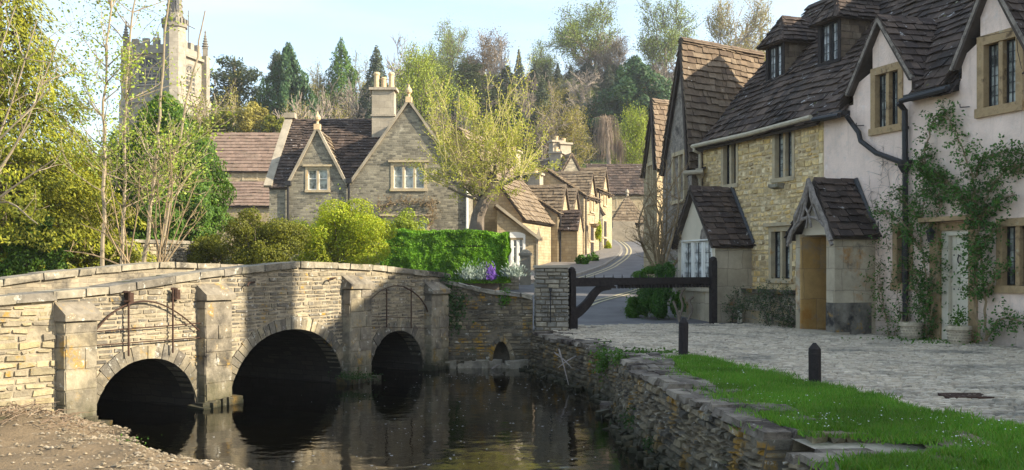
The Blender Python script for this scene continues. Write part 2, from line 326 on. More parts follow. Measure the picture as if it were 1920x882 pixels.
M['river_bed'] = m_plain('river_bed', (.085, .08, .045), .95, .6, 1.4, .6, 9, .05, spots=[((.05, .055, .02), .9, .5, .62)])
LG = lambda n, *c, **k: M.__setitem__(n, m_leaf(n, list(c), **k))
LG('leaf_gold', (.10, .13, .012), (.24, .26, .02), (.35, .34, .03), (.17, .19, .016))
LG('leaf_sapling', (.22, .30, .04), (.34, .42, .07), (.27, .34, .05))
LG('leaf_cypress', (.035, .085, .010), (.07, .15, .016), (.12, .21, .026), (.05, .11, .012))
LG('leaf_darkconifer', (.025, .065, .024), (.045, .10, .035), (.07, .13, .045))
LG('leaf_cedar', (.04, .06, .032), (.065, .09, .045), (.10, .12, .06))
LG('leaf_spruce', (.03, .045, .028), (.05, .07, .04), (.075, .09, .05))
LG('leaf_lime', (.20, .27, .03), (.32, .38, .045), (.26, .32, .035))
LG('leaf_spring', (.16, .22, .05), (.24, .30, .08), (.20, .26, .06))
LG('leaf_olive', (.24, .22, .05), (.33, .29, .07), (.28, .25, .06))
LG('leaf_brown', (.18, .13, .08), (.23, .17, .10), (.16, .12, .08))
LG('leaf_shrub', (.08, .10, .012), (.17, .185, .02), (.25, .245, .028))
LG('leaf_bright', (.24, .34, .02), (.38, .46, .035), (.46, .46, .04), (.28, .38, .025), tr=.4)
LG('leaf_hedge', (.07, .20, .012), (.13, .30, .018), (.20, .38, .025), (.10, .24, .014), tr=.3)
LG('leaf_rose', (.03, .09, .014), (.06, .15, .024), (.09, .20, .035), tr=.3)
LG('leaf_ivy', (.02, .05, .012), (.04, .085, .018))
LG('leaf_fresh', (.05, .13, .014), (.09, .19, .02))
LG('leaf_rosemary', (.04, .075, .03), (.07, .115, .045))
LG('leaf_pollard', (.30, .34, .06), (.42, .44, .08), (.36, .38, .07), tr=.4)
LG('leaf_willow', (.26, .20, .15), (.32, .25, .19), (.22, .17, .13))
LG('leaf_lavender', (.24, .30, .25), (.32, .38, .33), tr=.1)
LG('flower_purple', (.13, .06, .32), (.19, .09, .42), tr=.1)
LG('grass_blade', (.06, .19, .012), (.10, .26, .02), (.15, .30, .03), (.08, .21, .015), (.20, .24, .06), tr=.35)
LG('dry_twig', (.16, .11, .07), (.24, .17, .11), (.12, .09, .06), tr=0)
M['daisy'] = m_plain('daisy', (.82, .82, .80), .8, .05, 5, 0)
# river surface: clear over a dark bed, mirror-like at a glance
wm = MT('river_water'); nb = wm.bump(wm.noise(2.4, 3, .5), .05, .12, wm.bump(wm.noise(9, 3, .5), .045, .03))
fr = wm.n('ShaderNodeFresnel'); fr.inputs[0].default_value = 1.5; wm.l(nb, fr.inputs['Normal'])
tr_ = wm.n('ShaderNodeBsdfTransparent'); tr_.inputs[0].default_value = (.42, .40, .28, 1)
gl = wm.n('ShaderNodeBsdfGlossy'); gl.inputs['Roughness'].default_value = .02; gl.inputs[0].default_value = (.95, .95, .95, 1); wm.l(nb, gl.inputs['Normal'])
mx = wm.n('ShaderNodeMixShader'); wm.l(fr.outputs[0], mx.inputs[0]); wm.l(tr_.outputs[0], mx.inputs[1]); wm.l(gl.outputs[0], mx.inputs[2]); wm.l(mx.outputs[0], wm.out.inputs[0])
M['water'] = wm.m

# ------------------------------------------------------------------ masonry, roofs, windows
def intervals(u0, u1, holes):
    def iv(z):
        r = [(u0, u1)]
        for h in holes:
            a, b, c, d = h
            if c <= z <= d:
                r = [q for (x, y) in r for q in ((x, min(y, a)), (max(x, b), y)) if q[1] - q[0] > .04]
        return r
    return iv
def stones(mb, pos, iv, z0, z1, hr=(.07, .14), lr=(.15, .42), proud=(.008, .03), g=.006, ch=.012, jit=.008, top=None):
    z = z0
    while z < z1 - .02:
        h = rng.uniform(*hr)
        if z1 - z - h < hr[0] * .6: h = z1 - z
        for a, b in iv(z + h / 2):
            u = a
            while u < b - .02:
                l = rng.uniform(*lr) * (1 if h > sum(hr) / 2 else .8)
                if b - u - l < lr[0] * .6: l = b - u
                zt = z + h if top is None else min(z + h, top(u + l / 2))
                if zt - z > .03:
                    J = lambda k=jit: rng.uniform(-k, k)
                    pr = rng.uniform(*proud); q = []
                    for (uu, zz) in ((u + g, z + g), (u + l - g, z + g), (u + l - g, zt - g), (u + g, zt - g)): q.append((uu + J(jit * .5), zz + J(jit * .5), -.03))
                    cu, cz = u + l / 2, (z + zt) / 2
                    for (uu, zz, _) in list(q):
                        q.append((uu + math.copysign(ch, cu - uu) + J(), zz + math.copysign(min(ch, (zt - z) * .3), cz - zz) + J(), pr + J(.005)))
                    mb.add([pos(*a_) for a_ in q], [(4, 5, 6, 7), (0, 1, 5, 4), (1, 2, 6, 5), (2, 3, 7, 6), (3, 0, 4, 7)])
                u += l
        z += h
def wallgrid(mb, F, u0, u1, z0, z1, holes=(), p=0.0):
    us = sorted({u0, u1} | {x for h in holes for x in h[:2] if u0 < x < u1}); zs = sorted({z0, z1} | {x for h in holes for x in h[2:] if z0 < x < z1})
    for a, b in zip(us, us[1:]):
        for c, d in zip(zs, zs[1:]):
            m, k = (a + b) / 2, (c + d) / 2
            if any(h[0] < m < h[1] and h[2] < k < h[3] for h in holes): continue
            mb.poly(F.pt(a, c, p), F.pt(b, c, p), F.pt(b, d, p), F.pt(a, d, p))
def tiles(mb, e0, e1, r0, r1, tw=.3, chh=.2, th=.022, skip=None, sag=.03, seed=0):
    """stone slates in courses on the slope eave e0-e1, ridge r0-r1, shrinking towards the ridge"""
    e0, e1, r0, r1 = V(e0), V(e1), V(r0), V(r1)
    n = (e1 - e0).cross((r0 + r1) / 2 - e0).normalized()
    if n.z < 0: n = -n
    L = ((r0 + r1) / 2 - (e0 + e1) / 2).length; vv = [0.0]; c = chh * 1.15
    while vv[-1] < L: vv.append(vv[-1] + c); c = max(chh * .72, c * .985)
    vv = [q / vv[-1] for q in vv]
    sg = lambda q: n * (NZ.noise(q * .55 + V((seed, 0, 0))) * sag)
    for i in range(len(vv) - 1):
        v0 = vv[i]; v1 = min(1.0, vv[i] + (vv[i + 1] - vv[i]) * 1.45)
        a0, b0 = lerp(e0, r0, v0), lerp(e1, r1, v0); a1, b1 = lerp(e0, r0, v1), lerp(e1, r1, v1)
        W = (b0 - a0).length
        if W < .05: continue
        t = -rng.uniform(0, .5) * tw / W
        while t < 1:
            dt = rng.uniform(.6, 1.35) * tw / W; s0, s1 = max(0, t), min(1, t + dt); t += dt
            if s1 - s0 < .015 * (3 / max(W, .3)) and s1 - s0 < .01: continue
            g = .004 / W; j = lambda k=.006: rng.uniform(-k, k)
            mid = lerp(lerp(a0, b0, (s0 + s1) / 2), lerp(a1, b1, (s0 + s1) / 2), .4)
            if skip and skip(mid): continue
            dn = (a0 - a1).normalized() * rng.uniform(-.012, .028)
            lo = th * 1.9 + rng.uniform(0, .022); tl = j(.026)
            A, B = lerp(a0, b0, s0 + g) + dn, lerp(a0, b0, s1 - g) + dn; D, E = lerp(a1, b1, s0 + g), lerp(a1, b1, s1 - g)
            A += sg(A); B += sg(B); D += sg(D); E += sg(E)
            q = [A + n * (lo - th), B + n * (lo - th + tl), A + n * lo + (A - B).normalized() * j(), B + n * (lo + tl), E + n * th * .3, D + n * th * .3, D - n * .01, E - n * .01]
            mb.add(q, [(2, 3, 4, 5), (0, 1, 3, 2), (0, 2, 5, 6), (3, 1, 7, 4)])
def ridge(mb, a, b, wd=.16, drop=.11, seg=.42):
    a, b = V(a), V(b); d = (b - a); L = d.length; d.normalize(); s = d.cross(V((0, 0, 1))).normalized(); k = 0.0
    while k < L - .02:
        l = min(rng.uniform(.8, 1.2) * seg, L - k); u, w_ = a + d * (k + .005), a + d * (k + l - .005); h = V((0, 0, rng.uniform(.03, .055))); dz = V((0, 0, -drop))
        mb.add([u + s * wd + dz, u + h, u - s * wd + dz, w_ + s * wd + dz, w_ + h, w_ - s * wd + dz], [(0, 1, 4, 3), (1, 2, 5, 4), (0, 2, 1), (3, 4, 5), (0, 3, 5, 2)])
        k += l
def roof_slope(tm, bm_, e0, e1, r0, r1, **k):
    """slates plus the boarding under them"""
    tiles(tm, e0, e1, r0, r1, **k)
    n = (V(e1) - V(e0)).cross(V(r0) - V(e0)); n = n.normalized() * (1 if n.z > 0 else -1)
    a = [V(q) - n * .025 for q in (e0, e1, r1, r0)]
    bm_.prism(a, -n * .06)

def window(parent, F, u0, u1, z0, z1, lights=2, stone='window_stone', frame='black_iron', lattice=(3, 5), glass='glass', dp=.14, sw=.10, hood=False, transom=0, wf=.022):
    """stone surround with mullions; leaded casements and panes are its sub-parts"""
    m = MB(); pf = .022; pb = -dp - .05
    m.box(F, u0 - sw, u0, z0 - .01, z1 + .0, pb, pf); m.box(F, u1, u1 + sw, z0 - .01, z1 + .0, pb, pf)
    m.box(F, u0 - sw, u1 + sw, z1, z1 + sw * 1.1, pb, pf + .002); m.box(F, u0 - sw - .02, u1 + sw + .02, z0 - sw * 1.1, z0 - .01, pb, pf + .035)
    mw = min(.085, (u1 - u0) * .16); lw = ((u1 - u0) - mw * (lights - 1)) / lights
    for i in range(1, lights):
        a = u0 + i * lw + (i - 1) * mw; m.box(F, a, a + mw, z0 - .008, z1 + .002, -dp, pf - .03)
    if hood: m.box(F, u0 - sw - .1, u1 + sw + .1, z1 + sw * 1.1 + .01, z1 + sw * 1.1 + .09, -.02, .1)
    w_ = m.build('window', M[stone], parent)
    c = MB(); g = MB(); l = MB()
    for i in range(lights):
        a = u0 + i * (lw + mw); b = a + lw; p0, p1 = -dp, -dp + .045
        c.box(F, a + .002, a + wf, z0, z1, p0, p1); c.box(F, b - wf, b - .002, z0, z1, p0, p1)
        c.box(F, a + wf, b - wf, z0, z0 + wf, p0, p1 - .002); c.box(F, a + wf, b - wf, z1 - wf, z1, p0, p1 - .002)
        if transom:
            zz = lerp(z0, z1, transom); c.box(F, a + wf, b - wf, zz - wf * .5, zz + wf * .5, p0, p1 - .003)
        t = rng.uniform(-.012, .012)
        g.add([F.pt(a + .01, z0 + .01, -dp + .01), F.pt(b - .01, z0 + .01, -dp + .01 + t), F.pt(b - .01, z1 - .01, -dp + .012 + t), F.pt(a + .01, z1 - .01, -dp + .012)], [(0, 1, 2, 3)])
        if lattice:
            nx, ny = lattice
            for k in range(1, nx): x = lerp(a + wf, b - wf, k / nx); l.box(F, x - .006, x + .006, z0 + wf, z1 - wf, -dp + .02, -dp + .034)
            for k in range(1, ny): y = lerp(z0 + wf, z1 - wf, k / ny); l.box(F, a + wf, b - wf, y - .006, y + .006, -dp + .021, -dp + .033)
    c.build('casement', M[frame], w_); g.build('pane', M[glass], w_)
    if lattice: l.build('lead_lattice', M['lead'], w_)
    # dark room behind the panes
    return w_
def winpx(parent, F, x0, x1, y0, y1, p=0, **k):
    m = (x0 + x1) / 2; ua, ub = F.at(x0, 0, p)[0], F.at(x1, 0, p)[0]
    za, zb = F.at(m, y1, p)[1], F.at(m, y0, p)[1]
    F2 = F if p == 0 else F.sub(0, p)
    u0, u1 = min(ua, ub), max(ua, ub)
    if k.pop('only', False): return (u0, u1, za, zb)
    return window(parent, F2, u0, u1, za, zb, **k)
def chimney(parent, c, wx, wy, z0, z1, rot=0, pots=2, mat='chimney_stone', potmat='terracotta', cap=.09, ph=.45):
    F = Fr((c[0], c[1]), (math.cos(rot), math.sin(rot))); m = MB()
    m.box(F, -wx / 2, wx / 2, z0, z1, -wy / 2, wy / 2); m.box(F, -wx / 2 - .05, wx / 2 + .05, z0 + (z1 - z0) * .45, z0 + (z1 - z0) * .45 + .08, -wy / 2 - .05, wy / 2 + .05)
    m.box(F, -wx / 2 - cap, wx / 2 + cap, z1 + .002, z1 + .12, -wy / 2 - cap, wy / 2 + cap)
    ch = m.build('chimney', M[mat], parent, uv=True)
    for i in range(pots):
        q = MB(); x = (i - (pots - 1) / 2) * wx / max(1, pots); h = ph * (1 - .3 * (i % 2)); b = F.pt(x, z1 + .12, 0)
        q.lathe(b, [(.13, 0), (.12, h * .8), (.15, h * .84), (.15, h * .92), (.11, h)], 12); q.build('chimney_pot', M[potmat], ch, smooth=False)
    return ch

# ------------------------------------------------------------------ ground, river, lane, road
WATER = -2.04; LANE = -1.32
def hr_(y): return interp(y, [20, 23.5, 30, 34, 40, 50, 65, 80, 100, 120], [-1.32, -1.3, -.97, -.82, -.5, 0, 1.2, 2.57, 4, 5])
BO = V((-5.5, 12.7)); BU = V((.4806, .8769)); BN = V((.8769, -.4806))
BR = Fr(BO, BU, BN)
def hill(x, y):
    k = x / max(y, 1) * K + 960
    return interp(k, [200, 500, 700, 900, 1100, 1500], [14, 16, 19, 23, 25, 26]) * sstep((y - 86) / 95)
def H(x, y):
    pb = (V((x, y)) - BO).dot(BN)
    if y < 23.5 and pb > -3.0: return -2.75
    b = hr_(y)
    if x < -6 and y < 75: b = lerp(b, -.6 + .03 * max(0, y - 20), min(1, (-6 - x) / 5))
    if y < 24: b = min(b, -.95)
    return b + hill(x, y) + (NZ.noise(V((x * .12, y * .12, 0))) * 1.1 if y > 75 else NZ.noise(V((x * .5, y * .5, 0))) * .05)
def ground_pt(px, py):                     # first ground point along the line of sight beyond the wall
    d = 20.0
    while d < 120 and (500 - py) / K * d > hr_(d): d += .1
    return P(px, py, d)
xs = sorted(set([round(v, 2) for v in np.arange(-24, 16, .8)] + [float(v) for v in np.arange(-180, -24, 6)] + [float(v) for v in np.arange(16, 190, 6)]))
ys = [float(v) for v in np.arange(-6, 60, .8)] + [float(v) for v in np.arange(60, 340, 5)] + [400., 460.]
m = MB(); m.v = [(x, y, H(x, min(y, 335)) - (0.12 if y > 22 and -3 < x < 12 and y < 90 else 0)) for y in ys for x in xs]; nx = len(xs)
m.f = [(j * nx + i, j * nx + i + 1, (j + 1) * nx + i + 1, (j + 1) * nx + i) for j in range(len(ys) - 1) for i in range(nx - 1)]; m.m = [0] * len(m.f)
struct(m.build('ground', M['hill_ground'], smooth=True))

WL = [(2.75, 0), (2.35, 4), (1.98, 7), (1.63, 10.1), (1.46, 12.05), (1.40, 14.4), (1.24, 15.7), (.97, 16.9), (.42, 19.1), (.1, 20.05)]   # foot of the river wall
def wl(y): return interp(y, [q[1] for q in WL], [q[0] for q in WL])
m = MB(); m.poly(*[V((x, y, -2.62)) for x, y in ((-14, -4), (4, -4), (4, 21), (1, 24), (-14, 24))]); struct(m.build('river_bed', M['river_bed']))
m = MB(); m.poly(*[V((x, y, WATER)) for x, y in ((-9, -3), (2.9, -3), (2.5, 4), (2.1, 7), (1.75, 10.1), (1.6, 12.), (1.55, 14.4), (1.35, 15.8), (1.0, 17.2), (.6, 19.2), (.3, 20.4), (-2, 20.4), (-5, 22), (-9, 14.5))])
struct(m.build('river', M['water']))
# the gravel bank in the near corner
BK = [(-6.6, 13.3), (-5.55, 12.75), (-4.75, 12.35), (-4.55, 11.9), (-4.1, 11.25), (-3.5, 10.65), (-2.75, 10.15), (-2.3, 9.0), (-1.9, 7), (-1.5, 4), (-1.2, 0), (-1.1, -4)]
def bkx(y): return interp(y, [q[1] for q in BK][::-1], [q[0] for q in BK][::-1])
def bank_z(x, y):
    d = bkx(y) - x + NZ.noise(V((x * 1.3, y * 1.3, 3))) * .18
    z = WATER + max(-.5, min(1.1, d)) * .20 - .02
    hump = math.exp(-((x + 5.75) / .75) ** 2 - ((y - 11.6) / .8) ** 2) * .16
    return z + hump + NZ.noise(V((x * 3, y * 3, 0))) * .04 + NZ.noise(V((x * 9, y * 9, 0))) * .018 - max(0, (8.5 - y)) * .05
gx = np.arange(-9, 0, .09); gy = np.arange(-3, 13.6, .09); m = MB()
m.v = [(x, y, bank_z(x, y)) for y in gy for x in gx]; n_ = len(gx)
m.f = [(j * n_ + i, j * n_ + i + 1, (j + 1) * n_ + i + 1, (j + 1) * n_ + i) for j in range(len(gy) - 1) for i in range(n_ - 1)]; m.m = [0] * len(m.f)
struct(m.build('river_bank', M['bank'], smooth=True))
m = MB()
for i in range(5200):
    y = rng.uniform(8.2, 12.6); x = rng.uniform(max(-7, -.56 * y - .6), bkx(y) + .35); r = rng.choice([.012, .018, .022, .03]) * rng.uniform(.7, 1.3)
    if rng.random() > .12 + .6 * max(0, NZ.noise(V((x * 1.4, y * 1.4, 8)))) + .6 * sstep((x - bkx(y) + 1.9) / 1.4): continue
    z = bank_z(x, y); c = V((x, y, z + r * .2)); a = rng.uniform(0, 3)
    q = [c + V((math.cos(a + t) * r * rng.uniform(.8, 1.4), math.sin(a + t) * r * rng.uniform(.7, 1), 0)) for t in (0, 1.57, 3.14, 4.71)] + [c + V((0, 0, r * .6))]
    m.add(q, [(0, 1, 4), (1, 2, 4), (2, 3, 4), (3, 0, 4)])
tag(m.build('gravel', M['bank_pebble']), 'pale gravel and pebbles strewn over the sunlit river bank', 'gravel', kind='stuff')
m = MB()
for i in range(150):
    x, y = rng.gauss(-5.6, .5), rng.gauss(11.5, .35)
    if x > bkx(y) - .2: continue
    z = bank_z(x, y) + .02; a = rng.uniform(0, 6.28); L = rng.uniform(.08, .32); d = V((math.cos(a), math.sin(a), rng.uniform(-.02, .3))) * L
    m.tube([(x, y, z), V((x, y, z)) + d * .5 + V((0, 0, .03)), V((x, y, z)) + d], [.005, .005, .002], 3)
tag(m.build('dry_twigs', M['dry_twig']), 'heap of dry brown twigs lying on the gravel bank', 'twigs', kind='stuff')

# cobbled lane: bed plus cobbles, and the tarmac behind
VERGE = [(1250, 674), (1300, 668), (1400, 690), (1480, 710), (1560, 728), (1640, 745), (1760, 776), (1830, 792), (1960, 806), (1990, 900), (1640, 900), (1612, 878), (1640, 862), (1738, 838), (1722, 822), (1600, 812), (1505, 808), (1452, 795), (1400, 762), (1345, 728), (1300, 704)]
VG = [V(((px - 960) / K * (1.29 * K / (py - 500)), 1.29 * K / (py - 500))) for px, py in VERGE]
def inside(q, poly):
    r = False; j = len(poly) - 1
    for i in range(len(poly)):
        a, b = poly[i], poly[j]
        if (a.y > q.y) != (b.y > q.y) and q.x < (b.x - a.x) * (q.y - a.y) / (b.y - a.y) + a.x: r = not r
        j = i
    return r
def rowx(y, p=0): return 7.73 - .33 * (y - 17.5) - p * 1.053          # the cottage fronts
m = MB(); gy = np.arange(5, 24.2, .3)
for a, b in zip(gy, gy[1:]):
    m.poly(V((wl(a) + .30, a, LANE - .03)), V((rowx(a) + 1.5, a, LANE - .03)), V((rowx(b) + 1.5, b, LANE - .03)), V((wl(b) + .30, b, LANE - .03)))
struct(m.build('cobbled_lane', M['cobble_bed']))
m = MB(); y = 7.0
while y < 23.6:
    dy = rng.uniform(.05, .10); x = wl(y) + .55; x1 = rowx(y) - .05; off = rng.uniform(-.05, .05)
    while x < x1:
        lx = rng.uniform(.06, .22)
        if x / y * K < 1040 and not inside(V((x + lx / 2, y)), VG) and not (y > 22.3 + .6 * NZ.noise(V((x, 0, 0))) + max(0, x - 4.0) * .35):
            pass
        q = V((x + lx / 2, y + dy / 2))
        edge = 22.6 + NZ.noise(V((x * .9, 0, 0))) * .4 + max(0, x - 2.6) * .12
        vg = inside(q, VG) or inside(q + V((NZ.noise(V((q.x * 2, q.y * 2, 0))) * .25, NZ.noise(V((q.x * 2, q.y * 2, 9))) * .25)), VG)
        if not vg and not (q.x < 4.2 and q.y < 8.7) and y < edge and rng.random() > .05 and abs(q.x / q.y) < .80:
            z = LANE + .02 * NZ.noise(V((x * .8, y * .8, 0))) + rng.uniform(-.010, .010); g = .005; c_ = .011
            J = lambda: rng.uniform(-.012, .012)
            lo = [(x + g + J(), y + g + J()), (x + lx - g + J(), y + g + J()), (x + lx - g + J(), y + dy - g + J()), (x + g + J(), y + dy - g + J())]
            cx, cy = q; t = 1 - min(.35, c_ * 2 / dy)
            vs = [V((a, b, z - .03)) for a, b in lo] + [V((cx + (a - cx) * t, cy + (b - cy) * t, z + .010 + rng.uniform(-.004, .006))) for a, b in lo]
            m.add(vs, [(4, 5, 6, 7), (0, 1, 5, 4), (1, 2, 6, 5), (2, 3, 7, 6), (3, 0, 4, 7)])
        x += lx
    y += dy
tag(m.build('cobblestones', M['cobbles']), 'worn grey cobblestones paving the lane before the cottages', 'cobbles', kind='stuff')

def strip(name, mat, left, right, dz, n=60, zf=hr_):
    m = MB(); L = len(left) - 1
    def at(c, t):
        i = min(int(t * L), L - 1); a, b = V(c[i]), V(c[i + 1]); q = a.lerp(b, t * L - i); return V((q.x, q.y, zf(q.y) + dz))
    for i in range(n):
        a, b = i / n, (i + 1) / n; m.poly(at(left, a), at(right, a), at(right, b), at(left, b))
    return struct(m.build(name, M[mat]))
def smooth_line(pts, n=40):
    pts = [V(q) for q in pts]; out = []; e = [pts[0] * 2 - pts[1]] + pts + [pts[-1] * 2 - pts[-2]]
    for i in range(len(pts) - 1):
        a, b, c, d = e[i:i + 4]
        for k in range(n):
            t = k / n; out.append(.5 * ((2 * b) + (c - a) * t + (2 * a - 5 * b + 4 * c - d) * t * t + (3 * b - a - 3 * c + d) * t ** 3))
    return out + [pts[-1]]
# one sheet of tarmac: lane mouth, bridge end and the climbing street
m = MB(); ry = [float(v) for v in np.arange(20.6, 100, .7)]
for a, b in zip(ry, ry[1:]):
    q = []
    for yy in (a, b):
        xl = interp(yy, [20.6, 30, 40, 46, 60, 100], [-5.5, -8, -4, -.5, 3, 8]); xr = interp(yy, [20.6, 24, 30, 50, 70, 100], [6, 6.4, 8, 9, 12, 18]); q.append((xl, xr, yy))
    z = lambda yy: hr_(yy) - .015 if yy > 24 else LANE - .005
    m.poly(V((q[0][0], a, z(a))), V((q[0][1], a, z(a))), V((q[1][1], b, z(b))), V((q[1][0], b, z(b))))
struct(m.build('road', M['asphalt'], smooth=True))
gp = lambda *q: [ground_pt(a, b).xy for a, b in q]
kerb_l = smooth_line(gp((820, 531), (960, 531), (1050, 524), (1105, 509), (1135, 496), (1155, 483), (1163, 472), (1160, 462), (1146, 450)), 8)
pave_l = smooth_line([q + V((-1.5, .5)) for q in gp((820, 527), (960, 524), (1030, 512), (1075, 500), (1100, 488), (1120, 476), (1130, 466), (1130, 460), (1120, 450))], 8)
strip('pavement', 'pavement', pave_l, kerb_l, .10, 90)
def offs(c, d):
    r = []
    for i in range(len(c)):
        t = (c[min(i + 1, len(c) - 1)] - c[max(i - 1, 0)]).normalized(); r.append(c[i] + V((t.y, -t.x)) * d)
    return r
m = MB(); ko = offs(kerb_l, .14)
for i in range(len(kerb_l) - 1):
    a, b, c, d = kerb_l[i], ko[i], ko[i + 1], kerb_l[i + 1]; z0, z1 = hr_(a.y), hr_(c.y)
    m.hexa([V((*a, z0 - .1)), V((*b, z0 - .1)), V((*c, z1 - .1)), V((*d, z1 - .1)), V((*a, z0 + .105)), V((*b, z0 + .105)), V((*c, z1 + .105)), V((*d, z1 + .105))])
struct(m.build('kerb', M['kerb']))
far_l = smooth_line(gp((1062, 573), (1085, 565), (1130, 554), (1172, 542), (1200, 532)), 8)
for c, s in ((kerb_l, 1), (far_l, 1)):
    for o_ in (.38, .62):
        strip('road_marking', 'yellow_paint', offs(c, s * o_), offs(c, s * (o_ + .10)), .004, 90)
# verge
m = MB(); m.poly(*[V((q.x, q.y, LANE + .02)) for q in VG]); struct(m.build('grass_verge', M['turf']))
def scatter(poly, n, dens=lambda x, y: 1):
    x0, x1 = min(q.x for q in poly), max(q.x for q in poly); y0, y1 = min(q.y for q in poly), max(q.y for q in poly); out = []
    while len(out) < n:
        q = V((rng.uniform(x0, x1), rng.uniform(y0, y1)))
        if abs(q.x / q.y) < .72 and q.y > 5.0 and inside(q, poly) and rng.random() < dens(q.x, q.y): out.append(q)
    return out
def grass(name, pts, z, h, mat, par=None, wd=.007):
    n = len(pts); a = nr.uniform(0, 6.28, n); c = np.array([(q.x, q.y, z) for q in pts])
    hh = h * nr.uniform(.5, 1.4, n)
    s = np.stack([np.cos(a), np.sin(a), np.zeros(n)], 1) * wd; le = np.stack([nr.normal(0, .45, n) * hh, nr.normal(0, .45, n) * hh, hh], 1)
    return npmesh(name, mat, par, np.stack([c - s, c + s, c + le], 1).reshape(-1, 3), n, 3)
gpts = scatter(VG, 65000, lambda x, y: .50 + 1.0 * NZ.noise(V((x * 1.6, y * 1.6, 4))) + .3 * NZ.noise(V((x * 5, y * 5, 4))))
ex = []
for i in range(15000):
    k = rng.randrange(len(VG)); q = VG[k].lerp(VG[(k + 1) % len(VG)], rng.random()) + V((rng.gauss(0, .12), rng.gauss(0, .12)))
    if NZ.noise(V((q.x * 2.2, q.y * 2.2, 1))) > -.05: ex.append(q)
tag(grass('grass', gpts + ex, LANE + .018, .05, M['grass_blade']), 'short green lawn grass growing on the verge by the river wall', 'grass', kind='stuff')
m = MB()
for q in scatter(VG, 210, lambda x, y: .03 + 1.2 * max(0, NZ.noise(V((x * 1.3, y * 1.3, 7))) - .05)):
    z = LANE + .02 + rng.uniform(.035, .06); r = rng.uniform(.0045, .008)
    m.add([V((q.x + math.cos(t) * r, q.y + math.sin(t) * r, z + rng.uniform(0, .006))) for t in (0, 1.05, 2.1, 3.14, 4.2, 5.24)], [(0, 1, 2, 3, 4, 5)])
tag(m.build('daisies', M['daisy']), 'tiny white daisies dotted over the green verge', 'flowers', kind='stuff')
m = MB()
for i in range(230):
    y = rng.uniform(10, 19); x = rng.gauss(-.8, 1.3) * .9
    if x > wl(y) - .1 or (V((x, y)) - BO).dot(BN) < .3: continue
    r = rng.choice([.004, .006, .008]); e = rng.uniform(1, 2.6)
    m.add([V((x + math.cos(t) * r * e, y + math.sin(t) * r, WATER + .004)) for t in (0, .9, 1.8, 2.7, 3.6, 4.5, 5.4)], [tuple(range(7))])
tag(m.build('floating_petals', M['daisy']), 'white petals and foam flecks drifting on the dark river', 'petals', kind='stuff')

# ------------------------------------------------------------------ bridge
PIERS = [(-.36, .11), (1.96, 2.48), (5.30, 5.91), (7.86, 8.48)]
ARCH = [(1.05, .90, .78), (3.95, 1.37, 1.02), (6.93, .90, .83)]
def btop(u): return interp(u, [-3, -.4, .45, 1.75, 3.06, 4.18, 6.2, 8.6, 9.2], [-.7, -.31, -.26, -.10, .01, .085, .03, -.13, -.2])
def soffit(u, k=0.0):
    for c, hw, rs in ARCH:
        t = (u - c) / (hw + k)
        if abs(t) < 1: return WATER - .08 + (rs + .08 + k) * (1 - abs(t) ** 2.15) ** .5
    return None
bridge = T('stone_bridge', 'humped stone bridge with three dark arches over the river', 'bridge', BR.pt(4, WATER, -1.7))
bs, bm, vm, im, im2 = MB(), MB(), MB(), MB(), MB()
us = [float(x) for x in np.arange(-.4, 8.75, .05)]
for a, b in zip(us, us[1:]):
    za, zb = soffit(a), soffit(b); l0, l1 = (za if za else -2.6), (zb if zb else -2.6)
    bm.poly(BR.pt(a, l0), BR.pt(b, l1), BR.pt(b, btop(b) - .1), BR.pt(a, btop(a) - .1))
    im.poly(BR.pt(a, btop(a) - .1, -.3), BR.pt(b, btop(b) - .1, -.3), BR.pt(b, btop(b) - .65, -.3), BR.pt(a, btop(a) - .65, -.3))
    bm.poly(BR.pt(a, btop(a) - .65, -.3), BR.pt(b, btop(b) - .65, -.3), BR.pt(b, btop(b) - .65, -3.1), BR.pt(a, btop(a) - .65, -3.1))
    im2.poly(BR.pt(a, btop(a) - .65, -3.1), BR.pt(b, btop(b) - .65, -3.1), BR.pt(b, btop(b) - .1, -3.1), BR.pt(a, btop(a) - .1, -3.1))
    bm.poly(BR.pt(a, l0, -3.4), BR.pt(b, l1, -3.4), BR.pt(b, btop(b) - .1, -3.4), BR.pt(a, btop(a) - .1, -3.4))
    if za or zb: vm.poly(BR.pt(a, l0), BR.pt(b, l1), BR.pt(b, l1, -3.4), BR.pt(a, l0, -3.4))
bm.hexa([BR.pt(-3.2, -2.3, -3.4), BR.pt(-.4, -2.3, -3.4), BR.pt(-.4, -2.3, -.45), BR.pt(-3.2, -2.3, -.45), BR.pt(-3.2, btop(-3) - .65, -3.4), BR.pt(-.4, btop(-.4) - .66, -3.4), BR.pt(-.4, btop(-.4) - .66, -.45), BR.pt(-3.2, btop(-3) - .65, -.45)])
im2.hexa([BR.pt(-3.2, -2.3, -3.4), BR.pt(-.4, -2.3, -3.4), BR.pt(-.4, -2.3, -3.1), BR.pt(-3.2, -2.3, -3.1), BR.pt(-3.2, btop(-3.2) - .1, -3.4), BR.pt(-.4, btop(-.4) - .1, -3.4), BR.pt(-.4, btop(-.4) - .1, -3.1), BR.pt(-3.2, btop(-3.2) - .1, -3.1)])
bm.build('body', M['bridge_mortar'], bridge); im.build('inner_face', M['parapet_wall'], bridge, uv=True); im2.build('inner_face', M['parapet_wall'], bridge, uv=True); vm.build('vault', M['vault_shade_stone'], bridge, uv=True)
def biv(z):
    r = [(-.36, 8.72)]
    for c, hw, rs in ARCH:
        k = .21; t = (z - (WATER - .08)) / (rs + .08 + k)
        if t < 1:
            w_ = (hw + k) * (1 - t ** 2) ** (1 / 2.15)
            r = [q for x, y in r for q in ((x, min(y, c - w_)), (max(x, c + w_), y)) if q[1] - q[0] > .04]
    return r
